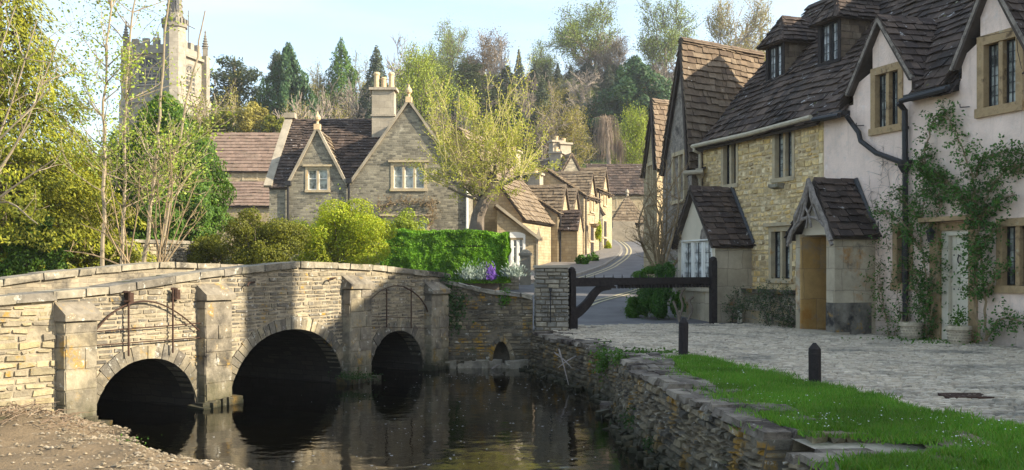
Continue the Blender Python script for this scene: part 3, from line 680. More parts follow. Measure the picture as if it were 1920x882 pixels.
stones(bs, BR.pt, biv, WATER - .1, .2, (.042, .085), (.10, .34), (.002, .020), .006, .010, .008, top=lambda u: btop(u) - .11)
bs.build('facing', M['bridge_stone'], bridge)
for c, hw, rs in ARCH:
    v = MB(); n = int(hw * 27)
    for i in range(n):
        t0, t1 = math.pi * i / n + .004, math.pi * (i + 1) / n - .004
        def ep(t, k):
            cx = math.cos(t); xx = -math.copysign(abs(cx), cx) * (hw + k); tt = abs(cx); return c + xx, WATER - .08 + (rs + .08 + k) * max(0, 1 - tt ** 2.15) ** .5
        k1 = .2 + rng.uniform(-.03, .015); pr = .016 + rng.uniform(0, .016)
        q = [ep(t0, 0), ep(t1, 0), ep(t1, k1), ep(t0, k1)]
        v.hexa([BR.pt(u, z, -.25) for u, z in q] + [BR.pt(u, z, pr + rng.uniform(-.004, .004)) for u, z in q])
    v.build('arch_ring', M['bridge_stone'], bridge)
for i, (a, b) in enumerate(PIERS):
    p = MB(); top = (-.69, -.50, -.40, -.55)[i]; pp = .17; z = WATER - .3
    stones(p, lambda u, zz, q: BR.pt(u, zz, pp + q), lambda zz: [(a, b)], z, top, (.16, .30), (.25, .5), (.0, .012), .004, .01)
    F2 = BR.sub(a, 0, -1); stones(p, lambda u, zz, q: F2.pt(u, zz, q), lambda zz: [(-.02, pp)], z, top, (.16, .30), (.25, .5), (.0, .008), .004, .008)
    F3 = BR.sub(b, 0, 1); stones(p, lambda u, zz, q: F3.pt(u, zz, q), lambda zz: [(-pp, .02)], z, top, (.16, .30), (.25, .5), (.0, .008), .004, .008)
    p.box(BR, a + .01, b - .01, z, top, -.1, pp - .005)
    pier = p.build('pier', M['dressed_stone'], bridge)
    c = MB(); h = top + .04; c.prism([BR.pt(a - .03, h, pp + .05), BR.pt(a - .03, h + .05, pp + .05), BR.pt(a - .03, h + .21, .0), BR.pt(a - .03, h + .21, -.05), BR.pt(a - .03, h - .03, -.05), BR.pt(a - .03, h - .03, pp + .05)], BR.pt(b + .03, 0) - BR.pt(a - .03, 0))
    c.build('pier_cap', M['dressed_stone'], pier)
    f = MB()
    for k in range(9):
        u = lerp(a - .15, b + .05, k / 8); l = rng.uniform(.1, .16); q = pp + rng.uniform(.02, .12)
        f.box(BR, u, u + l, z, WATER + rng.uniform(.03, .13), -.05, q, .025)
    f.build('pier_footing', M['wet_stone'], pier)
def coping(mb, left, right, zf, n, th=.10, jit=.012):
    cut = [0] + [(i + rng.uniform(-.28, .28)) / n for i in range(1, n)] + [1]
    for i in range(n):
        t0, t1 = cut[i] + .001, cut[i + 1] - .001; j = lambda: V((rng.uniform(-jit, jit), rng.uniform(-jit, jit), rng.uniform(-jit, jit) * .7))
        q = []
        for dz in (-th, 0):
            for f_, t in ((left, t0), (right, t0), (right, t1), (left, t1)): xy = f_(t); q.append(V((xy.x, xy.y, zf(t) + dz)) + j())
        mb.hexa(q)
for p0, p1 in ((.05, -.36), (-3.04, -3.46)):
    c = MB(); u_l = -.42 if p0 > 0 else -3.2; uf = lambda t: lerp(u_l, 8.75, t)
    coping(c, lambda t: BR.pt(uf(t), 0, p0).xy, lambda t: BR.pt(uf(t), 0, p1).xy, lambda t: btop(uf(t)), 20 if p0 > 0 else 22)
    c.build('coping', M['coping_stone'], bridge)
# iron stays on the side arches, and hooks over the middle one
def bpx(px, py, p=.07): u, z = BR.at(px, py, p); return BR.pt(u, z, p)
iron1 = [MB(), MB()]
m = iron1[0]
m.tube([bpx(*q) for q in smooth_line([(181, 618), (205, 592), (235, 573), (270, 565), (305, 572), (340, 592), (373, 620)], 5)], .012, 6)
for a, b in (((181, 622), (378, 606)), ((181, 648), (378, 633))): m.tube([bpx(*a), bpx(*b)], .009, 5)
for x in (241, 324): m.tube([bpx(x, 548 if x < 300 else 542, .09), bpx(x, 668 if x < 300 else 662, .09)], .014, 6)
for x, y in ((238, 556), (326, 550)):
    m.tube([bpx(x - 6, y - 8, .06), bpx(x + 5, y - 8, .12), bpx(x + 5, y + 8, .12), bpx(x - 5, y + 10, .06)], .022, 5)
    m.box(BR, BR.at(x, y)[0] - .05, BR.at(x, y)[0] + .05, BR.at(x, y)[1] - .09, BR.at(x, y)[1] + .05, 0, .075)
m.build('iron_stay', M['rust_iron'], bridge)
m = iron1[1]
m.tube([bpx(*q) for q in smooth_line([(757, 538), (775, 548), (792, 565), (803, 590), (806, 640), (806, 676)], 5)], .014, 6)
for x, y0, y1 in ((725, 542, 614), (771, 540, 616)): m.tube([bpx(x, y0, .09), bpx(x, y1, .09)], .012, 6)
for a, b in (((697, 594), (800, 597)), ((697, 613), (805, 616))): m.tube([bpx(*a), bpx(*b)], .006, 5)
m.tube([bpx(*q) for q in smooth_line([(697, 560), (715, 545), (740, 536), (757, 538)], 5)], .008, 5)
m.build('iron_stay', M['rust_iron'], bridge)
for x, y in ((470, 530), (622, 522)):
    m = MB(); m.tube([bpx(x - 6, y + 6, .12), bpx(x - 3, y, .1), bpx(x + 3, y, .06), bpx(x + 8, y - 1, -.02)], .013, 6); m.build('iron_hook', M['rust_iron'], bridge)
# wing wall towards the camera on the left
w0 = BR.pt(-.36, 0).xy; w1 = V((-6.85, 11.45)); w2 = V((-9.5, 10.2))
wing = T('wing_wall', 'sunlit pale stone wing wall at the near end of the bridge', 'wall', (w0.x, w0.y, -1.9))
for a, b in ((w0, w1), (w1, w2)):
    F = Fr(b, a - b); L = (a - b).length; m = MB(); m.mi = 0
    zt = (lambda u: lerp(-.42, -.31, u / L)) if a is w0 else (lambda u: lerp(-.62, -.42, u / L))
    m.hexa([F.pt(0, -2.3, -.4), F.pt(L, -2.3, -.4), F.pt(L, -2.3, 0), F.pt(0, -2.3, 0), F.pt(0, zt(0) - .08, -.4), F.pt(L, zt(L) - .08, -.4), F.pt(L, zt(L) - .08, 0), F.pt(0, zt(0) - .08, 0)])
    m.mi = 1; stones(m, F.pt, lambda z: [(0, L)], -2.2, 0, (.05, .105), (.10, .32), (.0, .035), .006, .012, .012, top=lambda u: zt(u) - .08)
    m.build('stonework', [M['bridge_mortar'], M['bridge_pale']], wing)
    c = MB(); coping(c, lambda t: F.pt(t * L, 0, .06).xy, lambda t: F.pt(t * L, 0, -.45).xy, lambda t: zt(t * L), max(2, int(L * 2)), .11); c.build('coping', M['coping_stone'], wing)

# wall with the culvert, between the bridge and the gate pier
cw = T('culvert_wall', 'mossy ochre stone wall with a small round culvert beside the bridge', 'wall', (-.5, 20.1, WATER))
F = Fr(BR.pt(8.45, 0).xy, V((.42, 20.12)) - BR.pt(8.45, 0).xy); F.n = V((F.u.y, -F.u.x)); L = (V((.42, 20.12)) - BR.pt(8.45, 0).xy).length
cu, cwid, cz0, cz1 = F.at(940, 0)[0], .20, WATER - .1, F.at(940, 640)[1]
ctop = lambda u: lerp(-.26, -.60, min(1, max(0, u / L)) ** .8) + .02 * math.sin(u * 5)
m = MB(); m.mi = 0; xs_ = [float(v) for v in np.linspace(0, L, 50)]
def csof(u): t = (u - cu) / cwid; return cz0 + (cz1 - cz0) * (1 - t * t) ** .5 if abs(t) < 1 else -2.6
for a, b in zip(xs_, xs_[1:]):
    m.poly(F.pt(a, csof(a)), F.pt(b, csof(b)), F.pt(b, ctop(b) - .06), F.pt(a, ctop(a) - .06))
    if csof(a) > -2.6 or csof(b) > -2.6: m.poly(F.pt(a, csof(a)), F.pt(b, csof(b)), F.pt(b, csof(b), -1.5), F.pt(a, csof(a), -1.5))
    m.poly(F.pt(a, ctop(a) - .06), F.pt(b, ctop(b) - .06), F.pt(b, ctop(b) - .06, -.4), F.pt(a, ctop(a) - .06, -.4)); m.poly(F.pt(a, -2.6, -.4), F.pt(b, -2.6, -.4), F.pt(b, ctop(b) - .06, -.4), F.pt(a, ctop(a) - .06, -.4))
m.poly(F.pt(cu - .5, -2.6, -1.5), F.pt(cu + .5, -2.6, -1.5), F.pt(cu + .5, -1, -1.5), F.pt(cu - .5, -1, -1.5))
def civ(z):
    t = (z - cz0) / (cz1 - cz0 + .09)
    if t >= 1: return [(.02, L)]
    w_ = (cwid + .09) * (1 - t * t) ** .5; return [(.02, cu - w_), (cu + w_, L)]
m.mi = 1; stones(m, F.pt, civ, WATER + .02, 0, (.045, .09), (.10, .30), (.0, .035), .0045, .010, .009, top=lambda u: ctop(u) - .06)
for i in range(9):
    t0, t1 = math.pi * i / 9 + .02, math.pi * (i + 1) / 9 - .02; e = lambda t, k: (cu - math.cos(t) * (cwid + k), cz0 + math.sin(t) * (cz1 - cz0 + k)); q = [e(t0, 0), e(t1, 0), e(t1, .1), e(t0, .1)]
    m.hexa([F.pt(u, z, -.2) for u, z in q] + [F.pt(u, z, .035) for u, z in q])
m.mi = 2; coping(m, lambda t: F.pt(t * L, 0, .06).xy, lambda t: F.pt(t * L, 0, -.42).xy, lambda t: ctop(t * L), 7, .07, .02)
for k in range(16):
    u = L * k / 16 - .1; m.box(F, u, u + rng.uniform(.12, .3), WATER - .2, WATER + rng.uniform(.04, .16), -.1, rng.uniform(.1, .3), .03)
m.build('stonework', [M['dark_mortar'], M['wet_stone'], M['coping_stone']], cw)

# river wall along the lane
RW = [V(q) for q in WL]; cum = [0.0]
for a, b in zip(RW, RW[1:]): cum.append(cum[-1] + (b - a).length)
def rw(s):
    i = 0
    while i < len(cum) - 2 and s > cum[i + 1]: i += 1
    a, b = RW[i], RW[i + 1]; t = (b - a).normalized(); return a + t * (s - cum[i]), V((-t.y, t.x))
SN = next(i for i in range(4000) if rw(i * .005)[0].y > 13.7) * .005     # the near stretch ends here, in front of the far one
def rwall(s0, s1, top, fwd, name, label, batter=.16):
    e = T(name, label, 'wall', (*rw((s0 + s1) / 2)[0], WATER)); m = MB(); m.mi = 0
    def pos(s, z, p):
        q, n = rw(s); k = (z - WATER) / .8; r = q + n * (fwd + p - batter * k); return V((r.x, r.y, z))
    ss = [float(x) for x in np.linspace(s0, s1, max(3, int((s1 - s0) / .25)))]
    for a, b in zip(ss, ss[1:]): m.poly(pos(a, -2.5, -.02), pos(b, -2.5, -.02), pos(b, top(b) - .07, -.02), pos(a, top(a) - .07, -.02)); m.poly(pos(a, top(a) - .07, 0), pos(b, top(b) - .07, 0), pos(b, top(b) - .07, -.6), pos(a, top(a) - .07, -.6))
    for s in (s0, s1): m.poly(pos(s, -2.5, -.02), pos(s, -2.5, -.6), pos(s, top(s) - .07, -.6), pos(s, top(s) - .07, -.02))
    m.mi = 1; stones(m, pos, lambda z: [(s0, s1)], WATER - .2, -1, (.035, .085), (.08, .26), (.0, .05), .005, .012, .012, top=lambda s: top(s) - .06)
    for s, sg in ((s0 + .001, -1), (s1 - .001, 1)):      # end faces
        q, n = rw(s); tg_ = V((n.y, -n.x)) * sg; o_ = q + n * (fwd - .02); stones(m, lambda u, z, p: (lambda r: V((r.x, r.y, z)))(o_ - n * (u + batter * (z - WATER) / .8) + tg_ * p), lambda z: [(.0, .58)], WATER - .2, top(s) - .06, (.05, .10), (.12, .3), (.0, .03), .005, .010, .010)
    k = s0
    while k < s1 - .05:                      # rough slabs on top, in two uneven ranks
        l = min(rng.uniform(.14, .46), s1 - k); cut = rng.uniform(.14, .26); c2 = rng.uniform(.34, .46)
        for p0, p1 in ((rng.uniform(.0, .06), -cut), (-cut - .008, -c2), (-c2 - .008, -rng.uniform(.55, .66))):
            zt = top(k) + rng.uniform(-.025, .008); zb = zt - rng.uniform(.05, .08); J = lambda: V((rng.uniform(-.022, .022), rng.uniform(-.022, .022), rng.uniform(-.009, .009)))
            m.mi = 2; m.hexa([pos(k + .006, zb, p0) + J(), pos(k + l - .006, zb, p0) + J(), pos(k + l - .006, zb, p1) + J(), pos(k + .006, zb, p1) + J(), pos(k + .006, zt, p0) + J(), pos(k + l - .006, zt, p0) + J(), pos(k + l - .006, zt, p1) + J(), pos(k + .006, zt, p1) + J()])
        k += l
    m.mi = 1
    for i in range(int((s1 - s0) * 9)):
        s = rng.uniform(s0, s1); a = pos(s, WATER - .1, rng.uniform(.05, .16)); b = rng.uniform(.03, .07)
        F = Fr((a.x, a.y), V((rng.uniform(-1, 1), rng.uniform(-1, 1)))); m.box(F, -b, b, WATER - .2, WATER + rng.uniform(.0, .07), -b * .7, b * .7, .03)
    m.build('stonework', [M['dark_mortar'], M['wet_stone'], M['verge_slab']], e)
    return e
S8 = next(i for i in range(4000) if rw(i * .005)[0].y > 7.75) * .005; S7 = S8 - .62
near_wall = rwall(S8, SN, lambda s: -1.27 + .015 * math.sin(s * 3), .06, 'river_wall', 'rough lichened river wall with broad flat slabs beside the grass verge')
rwall(SN + .01, cum[-1] - .25, lambda s: -1.31 + .02 * math.sin(s * 2.3), -.14, 'river_wall', 'far stretch of mossy river wall curving round to the gate pier', .12)
rwall(.5, S7, lambda s: -1.30, .12, 'river_wall', 'nearest stub of river wall below the verge corner')
# steps notch between the two near stretches
m = MB()
for k, (y0, y1, z) in enumerate(((7.05, 7.72, -1.52),)):
    for i in range(6):
        x0 = 2.15 + i * .22; m.hexa([V((x, y + rng.uniform(-.03, .03), zz + rng.uniform(-.02, .02))) for zz in (z - .5, z - .02 + i * .02) for x, y in ((x0, y0), (x0 + .21, y0), (x0 + .21, y1), (x0, y1))])
for i in range(9):
    x0 = 2.3 + i * .13; m.hexa([V((x + rng.uniform(-.02, .02), y + rng.uniform(-.04, .04), zz + rng.uniform(-.015, .015))) for zz in (-1.36, -1.285) for x, y in ((x0, 7.62), (x0 + .12, 7.62), (x0 + .12, 7.95), (x0, 7.95))])
for i in range(3):
    x0 = 3.1 + i * .13; m.hexa([V((x + rng.uniform(-.02, .02), y + rng.uniform(-.04, .04), zz + rng.uniform(-.015, .015))) for zz in (-1.5, -1.285) for x, y in ((x0, 6.9), (x0 + .12, 6.9), (x0 + .12, 7.7), (x0, 7.7))])
tag(m.build('river_steps', M['wet_stone']), 'sunken stone steps notched through the river wall by the grass corner', 'steps')
m = MB(); m.hexa([V((x + rng.uniform(-.03, .03), y, z)) for z in (-2.3, -1.93) for x, y in ((1.22, 13.9), (1.5, 13.7), (1.55, 14.2), (1.28, 14.3))]); tag(m.build('landing_stone', M['verge_slab']), 'flat pale stone at the water where the river wall steps back', 'stone')

# gate pier and timber gate
gp0 = T('gate_pier', 'square grey stone gate pier with thin flat cap at the wall end', 'pier', (.8, 20.5, LANE))
m = MB(); F = Fr((.47, 20.18), (1, .0)); m.mi = 0; m.box(F, .01, .665, -2.1, -.02, -.66, -.01); m.mi = 1
stones(m, F.pt, lambda z: [(0, .675)], -1.95, -.03, (.06, .115), (.12, .36), (.0, .02))
F2 = F.sub(.675, 0, 1); stones(m, F2.pt, lambda z: [(-.67, 0)] if 0 else [(0, .67)], -1.95, -.03, (.06, .115), (.12, .36), (.0, .015)); F2 = F.sub(0, 0, -1); stones(m, F2.pt, lambda z: [(-.67, 0)], -1.95, -.03, (.06, .115), (.12, .36), (.0, .015))
m.build('shaft', [M['dark_mortar'], M['pier_stone']], gp0)
m = MB(); m.box(F, -.03, .71, -.028, .025, -.70, .03, .008); m.build('cap', M['coping_pale'], gp0)
m = MB(); a = F.at(1032, 545); b = F.at(1032, 605); m.tube([F.pt(a[0], a[1], .035), F.pt(b[0], b[1], .035)], .012, 6); m.box(F, a[0] - .03, a[0] + .03, a[1] - .01, a[1] + .05, .0, .05); m.build('iron_bar', M['black_iron'], gp0)
gate = T('timber_gate', 'black timber barrier gate with spiked rail and curved brace', 'gate', (1.28, 21, LANE))
ga, gb = V((1.25, 20.75)), V((4.6, 23.0)); F = Fr(ga, gb - ga); GL = (gb - ga).length
m = MB(); m.box(F, -.07, .07, -1.24, -.10, -.06, .06, .006); m.lathe(F.pt(0, -.10, 0), [(.075, 0), (.07, .05), (.03, .09)], 8); m.box(F, -.09, .10, -1.34, -1.02, -.07, .07); m.build('hanging_stile', M['dark_timber'], gate)
m = MB(); m.box(F, .07, GL, -.40, -.245, -.045, .045); m.box(F, .05, 1.1, -.42, -.235, -.055, .055); m.build('rail', M['dark_timber'], gate)
m = MB()
for i in range(27):
    u = 1.25 + i * (GL - 1.3) / 27; m.box(F, u, u + .052, -.465, -.39, -.03, .03); m.box(F, u + .005, u + .047, -.475, -.46, -.02, .02)
m.box(F, 1.2, GL, -.39, -.375, -.05, .05); m.build('rail_dentils', M['dark_timber'], gate)
for i in range(15):
    m = MB(); u = .35 + i * (GL - .5) / 14; q = F.pt(u, -.245, 0); m.lathe(q, [(.014, 0), (.012, .03), (.002, .08)], 5); m.build('spike', M['black_iron'], gate)
m = MB(); m.tube([F.pt(GL - .1, -.25, 0), F.pt(GL - .1, 0, 0)], .01, 5); m.build('latch_rod', M['black_iron'], gate)
m = MB(); cur = smooth_line([(.06, -1.0), (.24, -.90), (.42, -.76), (.56, -.60), (.74, -.47), (1.02, -.43)], 5); hw = .11
for i in range(len(cur) - 1):
    a, b = cur[i], cur[i + 1]; t = (b - a).normalized(); k = lambda j: hw * (1 - .45 * j / len(cur)); n = V((-t.y, t.x))
    qa, qb, qc, qd = a - n * k(i), b - n * k(i + 1), b + n * k(i + 1), a + n * k(i); m.hexa([F.pt(q.x, q.y, -.04) for q in (qa, qb, qc, qd)] + [F.pt(q.x, q.y, .04) for q in (qa, qb, qc, qd)])
m.box(F, .85, 1.15, -.47, -.42, -.05, .05); m.build('curved_brace', M['dark_timber'], gate)
m = MB(); q = P(1337, 540, 22.9); F = Fr((q.x, q.y), (1, .3)); m.box(F, -.07, .07, -1.4, .13, -.07, .07, .005); m.lathe(F.pt(0, .13, 0), [(.095, -.002), (.085, .06), (.03, .10)], 8)
tag(m.build('gate_post', M['dark_timber']), 'tall round-topped black post where the timber gate shuts', 'post')
# bollards
bol = T('bollard', 'black wooden bollard standing on the far tip of the grass verge', 'bollard', group='wooden bollards along the verge')
m = MB(); r = .072; prof = [(r, 0), (r, .40), (r * .98, .475), (r * .25, .55)]; m.lathe((0, 0, 0), prof, 8, math.pi / 8)
for k in range(4): m.v[k] = m.v[k]
m.build('post', M['bollard_wood'], bol)
m = MB(); m.lathe((0, 0, .41), [(r * 1.03, 0), (r * 1.03, .012)], 8, math.pi / 8); m.build('groove_band', M['dark_timber'], bol)
b2 = copy_tree(bol); b2['label'] = 'black wooden bollard standing mid verge, nearer the camera'
bol.location = P(1281, 667, 14.75); bol.scale = (.98, .98, 1.02); bol.rotation_euler = (R(-1), R(1.2), .2)
b2.location = P(1528, 723, 11.05); b2.scale = (.98, .98, .86); b2.rotation_euler = (R(.5), R(-1.2), .6)

# ------------------------------------------------------------------ the cottage row on the right
ROW = Fr((7.73, 17.5), (-.3134, .9497), (-.9497, -.3134))
EAVE, PITCH, RB = 3.28, 1.15, 3.25           # eave height, rise of the roof per metre back, ridge set-back
RID = EAVE + PITCH * RB
def rp(px, py, p=0): u, z = ROW.at(px, py, p); return ROW.pt(u, z, p)
def ru(px, p=0): return ROW.at(px, 0, p)[0]
def rzz(px, py, p=0): return ROW.at(px, py, p)[1]
UB = ru(1545)                                # party wall between the pink and the stone cottage
UE = ru(1319)                                # far end of the stone cottage
DEPTH = 6.4
def slope_pt(u, s): return ROW.pt(u, EAVE + PITCH * s, -s)
def main_roof(parent, u0, u1, skip=None, seed=0, ov0=0, ov1=0):
    t, b = MB(), MB()
    roof_slope(t, b, slope_pt(u1 + ov1, -.22), slope_pt(u0 - ov0, -.22), slope_pt(u1 + ov1, RB), slope_pt(u0 - ov0, RB), tw=.27, chh=.215, th=.024, skip=skip, sag=.11, seed=seed) if not skip else \
        tiles(t, slope_pt(u1 + ov1, -.22), slope_pt(u0 - ov0, -.22), slope_pt(u1 + ov1, RB), slope_pt(u0 - ov0, RB), tw=.27, chh=.215, th=.024, skip=skip, sag=.11, seed=seed)
    bk = lambda u, s: ROW.pt(u, EAVE + PITCH * (2 * RB - s), -s)
    n0 = V((0, 0, -.05))
    sb = .45 if skip else .02
    b.prism([slope_pt(u0 - ov0, sb) + n0, slope_pt(u1 + ov1, sb) + n0, slope_pt(u1 + ov1, RB) + n0, slope_pt(u0 - ov0, RB) + n0], V((0, 0, -.06)))
    b.prism([bk(u0 - ov0, 2 * RB + .2) + n0, bk(u1 + ov1, 2 * RB + .2) + n0, bk(u1 + ov1, RB) + n0, bk(u0 - ov0, RB) + n0], V((0, 0, -.06)))
    tiles(t, bk(u0 - ov0, 2 * RB + .2), bk(u1 + ov1, 2 * RB + .2), bk(u0 - ov0, RB), bk(u1 + ov1, RB), tw=.5, chh=.4, th=.03, sag=.03)
    ridge(t, slope_pt(u0 - ov0, RB) + V((0, 0, .02)), slope_pt(u1 + ov1, RB) + V((0, 0, .02)))
    r = t.build('roof', M['tile_dark'], parent); b.build('roof_boarding', M['roof_board'], r)
    k = MB(); q_ = random.Random(seed + 50)
    for i in range(int((u1 - u0) * 60)):                 # cushions of moss and lichen on the slates
        u, s_ = q_.uniform(u0, u1), q_.uniform(-.1, RB)
        if NZ.noise(V((u * .8, s_ * .8, seed))) < .02 or (skip and skip(slope_pt(u, s_))): continue
        c = slope_pt(u, s_) + V((0, 0, .05)); a = q_.uniform(.012, .04) * (2 if q_.random() < .08 else 1); n_ = V((-ROW.n.x * -PITCH, -ROW.n.y * -PITCH, 1)).normalized(); x = V((ROW.u.x, ROW.u.y, 0)); y = n_.cross(x)
        k.add([c + x * a * math.cos(t_) * q_.uniform(.7, 1.4) + y * a * math.sin(t_) * q_.uniform(.7, 1.2) for t_ in (0, 1.05, 2.1, 3.14, 4.2, 5.2)] + [c + n_ * a * .6], [(j_, (j_ + 1) % 6, 6) for j_ in range(6)])
    tag(k.build('moss', M['roof_moss'], r), kind='stuff')
    return r
def shell(m, u0, u1, z0=LANE - .3, zt=EAVE, ends=(True, True)):
    """back and end walls of a cottage"""
    m.box(ROW, u0 + .02, u1 - .02, z0, zt - .05, -DEPTH, -DEPTH + .3)
    for u, on in zip((u0, u1), ends):
        if on:
            a = u + (.0 if u == u0 else -.3)
            for k in ((a, a + .3),): m.prism([ROW.pt(k[0], z0, -.02), ROW.pt(k[0], zt - .06, -.02), ROW.pt(k[0], RID - .12, -RB), ROW.pt(k[0], zt - .06, -DEPTH + .3), ROW.pt(k[0], z0, -DEPTH + .3)], ROW.pt(.3, 0) - ROW.pt(0, 0))

# ---- stone cottage
sc = T('stone_cottage', 'honey rubble stone cottage with two roof dormers and a gabled porch', 'cottage', ROW.pt((UB + UE) / 2, LANE, -2))
opn = dict(a=winpx(None, ROW, 1357, 1381, 266, 345, only=True), b=winpx(None, ROW, 1454, 1486, 242, 332, only=True), c=winpx(None, ROW, 1447, 1482, 434, 522, only=True))
door_h = (ru(1620), ru(1515), LANE, .55)
hol = [(a - .09, b + .09, c - .1, d + .1) for a, b, c, d in opn.values()]
m = MB(); m.mi = 0; wallgrid(m, ROW, UB, UE, LANE - .3, EAVE, hol + [door_h]); shell(m, UB, UE)
m.mi = 1; stones(m, ROW.pt, intervals(UB + .16, UE - .16, hol + [door_h]), LANE - .1, EAVE - .02, (.07, .16), (.10, .30), (.006, .03), .008, .018, .02)
z = LANE - .1
while z < EAVE - .1:                         # quoins
    h = rng.uniform(.2, .34)
    for a, b in ((UE - rng.choice([.2, .3]), UE + .01), (UB + .01, UB + .17)): stones(m, ROW.pt, lambda _: [(a, b)], z, min(z + h, EAVE - .02), (h, h), (1, 1), (.018, .022), .005, .01, .006)
    z += h
m.build('wall', [M['cottage_mortar'], M['cottage_stone']], sc)
window(sc, ROW, *opn['a'], lattice=(2, 7), stone='window_stone_pale'); window(sc, ROW, *opn['b'], lattice=(2, 7), stone='window_stone_pale'); window(sc, ROW, *opn['c'], lattice=(2, 7), stone='window_stone_pale', hood=True, glass='glass')
m = MB(); u, z_ = ROW.at(1463, 347); m.hexa([ROW.pt(u - .17, z_ - .1, 0), ROW.pt(u + .17, z_ - .1, 0), ROW.pt(u + .17, z_ - .06, .2), ROW.pt(u - .17, z_ - .06, .2), ROW.pt(u - .19, z_ + .04, 0), ROW.pt(u + .19, z_ + .04, 0), ROW.pt(u + .19, z_ + .02, .2), ROW.pt(u - .19, z_ + .02, .2)]); m.build('stone_bracket', M['coping_stone'], sc)
main_roof(sc, UB, UE, seed=3, ov1=.1)
def dormer(parent, px, x0, x1, y0, y1, seed):
    s = 1.13; m_ = (x0 + x1) / 2
    F = ROW.sub(0, -s); a0, b0 = sorted((F.at(x0, 0)[0], F.at(x1, 0)[0])); zb, zt = F.at(m_, y1)[1], F.at(m_, y0)[1]
    m = MB(); fw = .11; zp = zt + .10
    m.box(F, a0 - fw, a0, zb - .16, zp, -.12, .015); m.box(F, b0, b0 + fw, zb - .16, zp, -.12, .015); m.box(F, a0, b0, zt, zp, -.12, .012); m.box(F, a0 - fw - .03, b0 + fw + .03, zb - .07, zb, -.12, .06)
    m.box(F, a0, b0, zb - .3, zb - .075, -.1, -.02)
    d = m.build('dormer', M['dark_timber'], parent)
    window(d, F.sub(0, -.02), a0, b0, zb, zt, 2, 'dark_timber', 'black_iron', (2, 4), 'glass_pale', .06, .02)
    L = (zp - (EAVE + PITCH * s)) / PITCH + .12
    t = MB(); q = lambda u, p: F.pt(u, 0, p)
    for u, sg in ((a0 - fw, -1), (b0 + fw, 1)):          # tile-hung cheeks
        F2 = F.sub(u, 0, sg); n = 0; z = zb - .1
        stones(t, lambda uu, zz, p: F2.pt(uu, zz, p * .4), lambda zz: [((-.0 if sg > 0 else -L), (L if sg > 0 else 0.0))] if 0 else ([(-L, -.0)] if sg < 0 else [(0.0, L)]), zb - .25, zp, (.13, .16), (.15, .26), (.01, .03), .004, .006, .008)
        t.poly(F2.pt(0, zb - .3, 0), F2.pt((L if sg > 0 else -L), zb - .3, 0), F2.pt((L if sg > 0 else -L), zp, 0), F2.pt(0, zp, 0))
    t.build('dormer_cheek', M['tile_warm'] if seed == 9 else M['tile_dark'], d)
    # hipped roof
    r = MB(); hw = (b0 - a0) / 2 + fw + .16; uc = (a0 + b0) / 2; ze = zp - .06; zr = ze + hw * 1.22; hip = hw * .62; bkp = (zr - EAVE) / PITCH - s + .15
    A, B = F.pt(uc - hw, ze, .16), F.pt(uc + hw, ze, .16); Rf, Rb = F.pt(uc, zr, .16 - hip), F.pt(uc, zr, -bkp); Ab, Bb = F.pt(uc - hw, ze, -L - .3), F.pt(uc + hw, ze, -L - .3)
    tiles(r, B, A, Rf, Rf, .2, .16, .02); tiles(r, A, Ab, Rf, Rb, .22, .17, .02); tiles(r, Bb, B, Rb, Rf, .22, .17, .02)
    r.poly(*[x - V((0, 0, .02)) for x in (B, A, Rf)]); r.poly(*[x - V((0, 0, .02)) for x in (A, Ab, Rb, Rf)]); r.poly(*[x - V((0, 0, .02)) for x in (Bb, B, Rf, Rb)])
    r.poly(*[x - V((0, 0, .02)) for x in (A, B, Bb, Ab)])
    for e in (A, B): ridge(r, lerp(e, Rf, .04), Rf, .09, .05, .25)
    ridge(r, Rf, Rb, .11, .07, .3)
    r.build('dormer_roof', M['tile_dark'], d)
    g = MB(); 
    g.tube([F.pt(b0 + fw + .04, zb - .15, .05), F.pt(b0 + fw + .04, zp - .02, -L)], .03, 5); g.tube([F.pt(a0 - fw - .04, zb - .15, .05), F.pt(a0 - fw - .04, zp - .02, -L)], .03, 5); g.build('lead_flashing', M['lead'], d)
dormer(sc, 0, 1441, 1467, 87, 150, 9)
dormer(sc, 0, 1540, 1571, 44, 116, 9)
c = slope_pt(ru(1530) + 1.0, RB); chimney(sc, (c.x, c.y), .9, .6, RID - .6, RID + 1.25, math.atan2(ROW.u.y, ROW.u.x), 2, 'chimney_stone')
m = MB(); g0, g1 = ROW.pt(UE + .12, EAVE - .16, .26), ROW.pt(UB + .1, EAVE - .13, .26); m.tube([g0, (g0 + g1) / 2 - V((0, 0, .03)), g1], .055, 8); m.build('gutter', M['cream_pipe'], sc)
m = MB(); q = ROW.pt(UE + .02, EAVE - .16, .26); m.tube([q, q + V((0, 0, -.12)), ROW.pt(UE + .0, EAVE - .35, .1), ROW.pt(UE, EAVE - .75, .1)], .045, 8); m.lathe(ROW.pt(UE, EAVE - 1.0, .1), [(.06, 0), (.11, .1), (.12, .26)], 8); m.tube([ROW.pt(UE, EAVE - 1.0, .1), ROW.pt(UE, EAVE - 2.2, .1)], .045, 8); m.build('downpipe', M['cream_pipe'], sc)
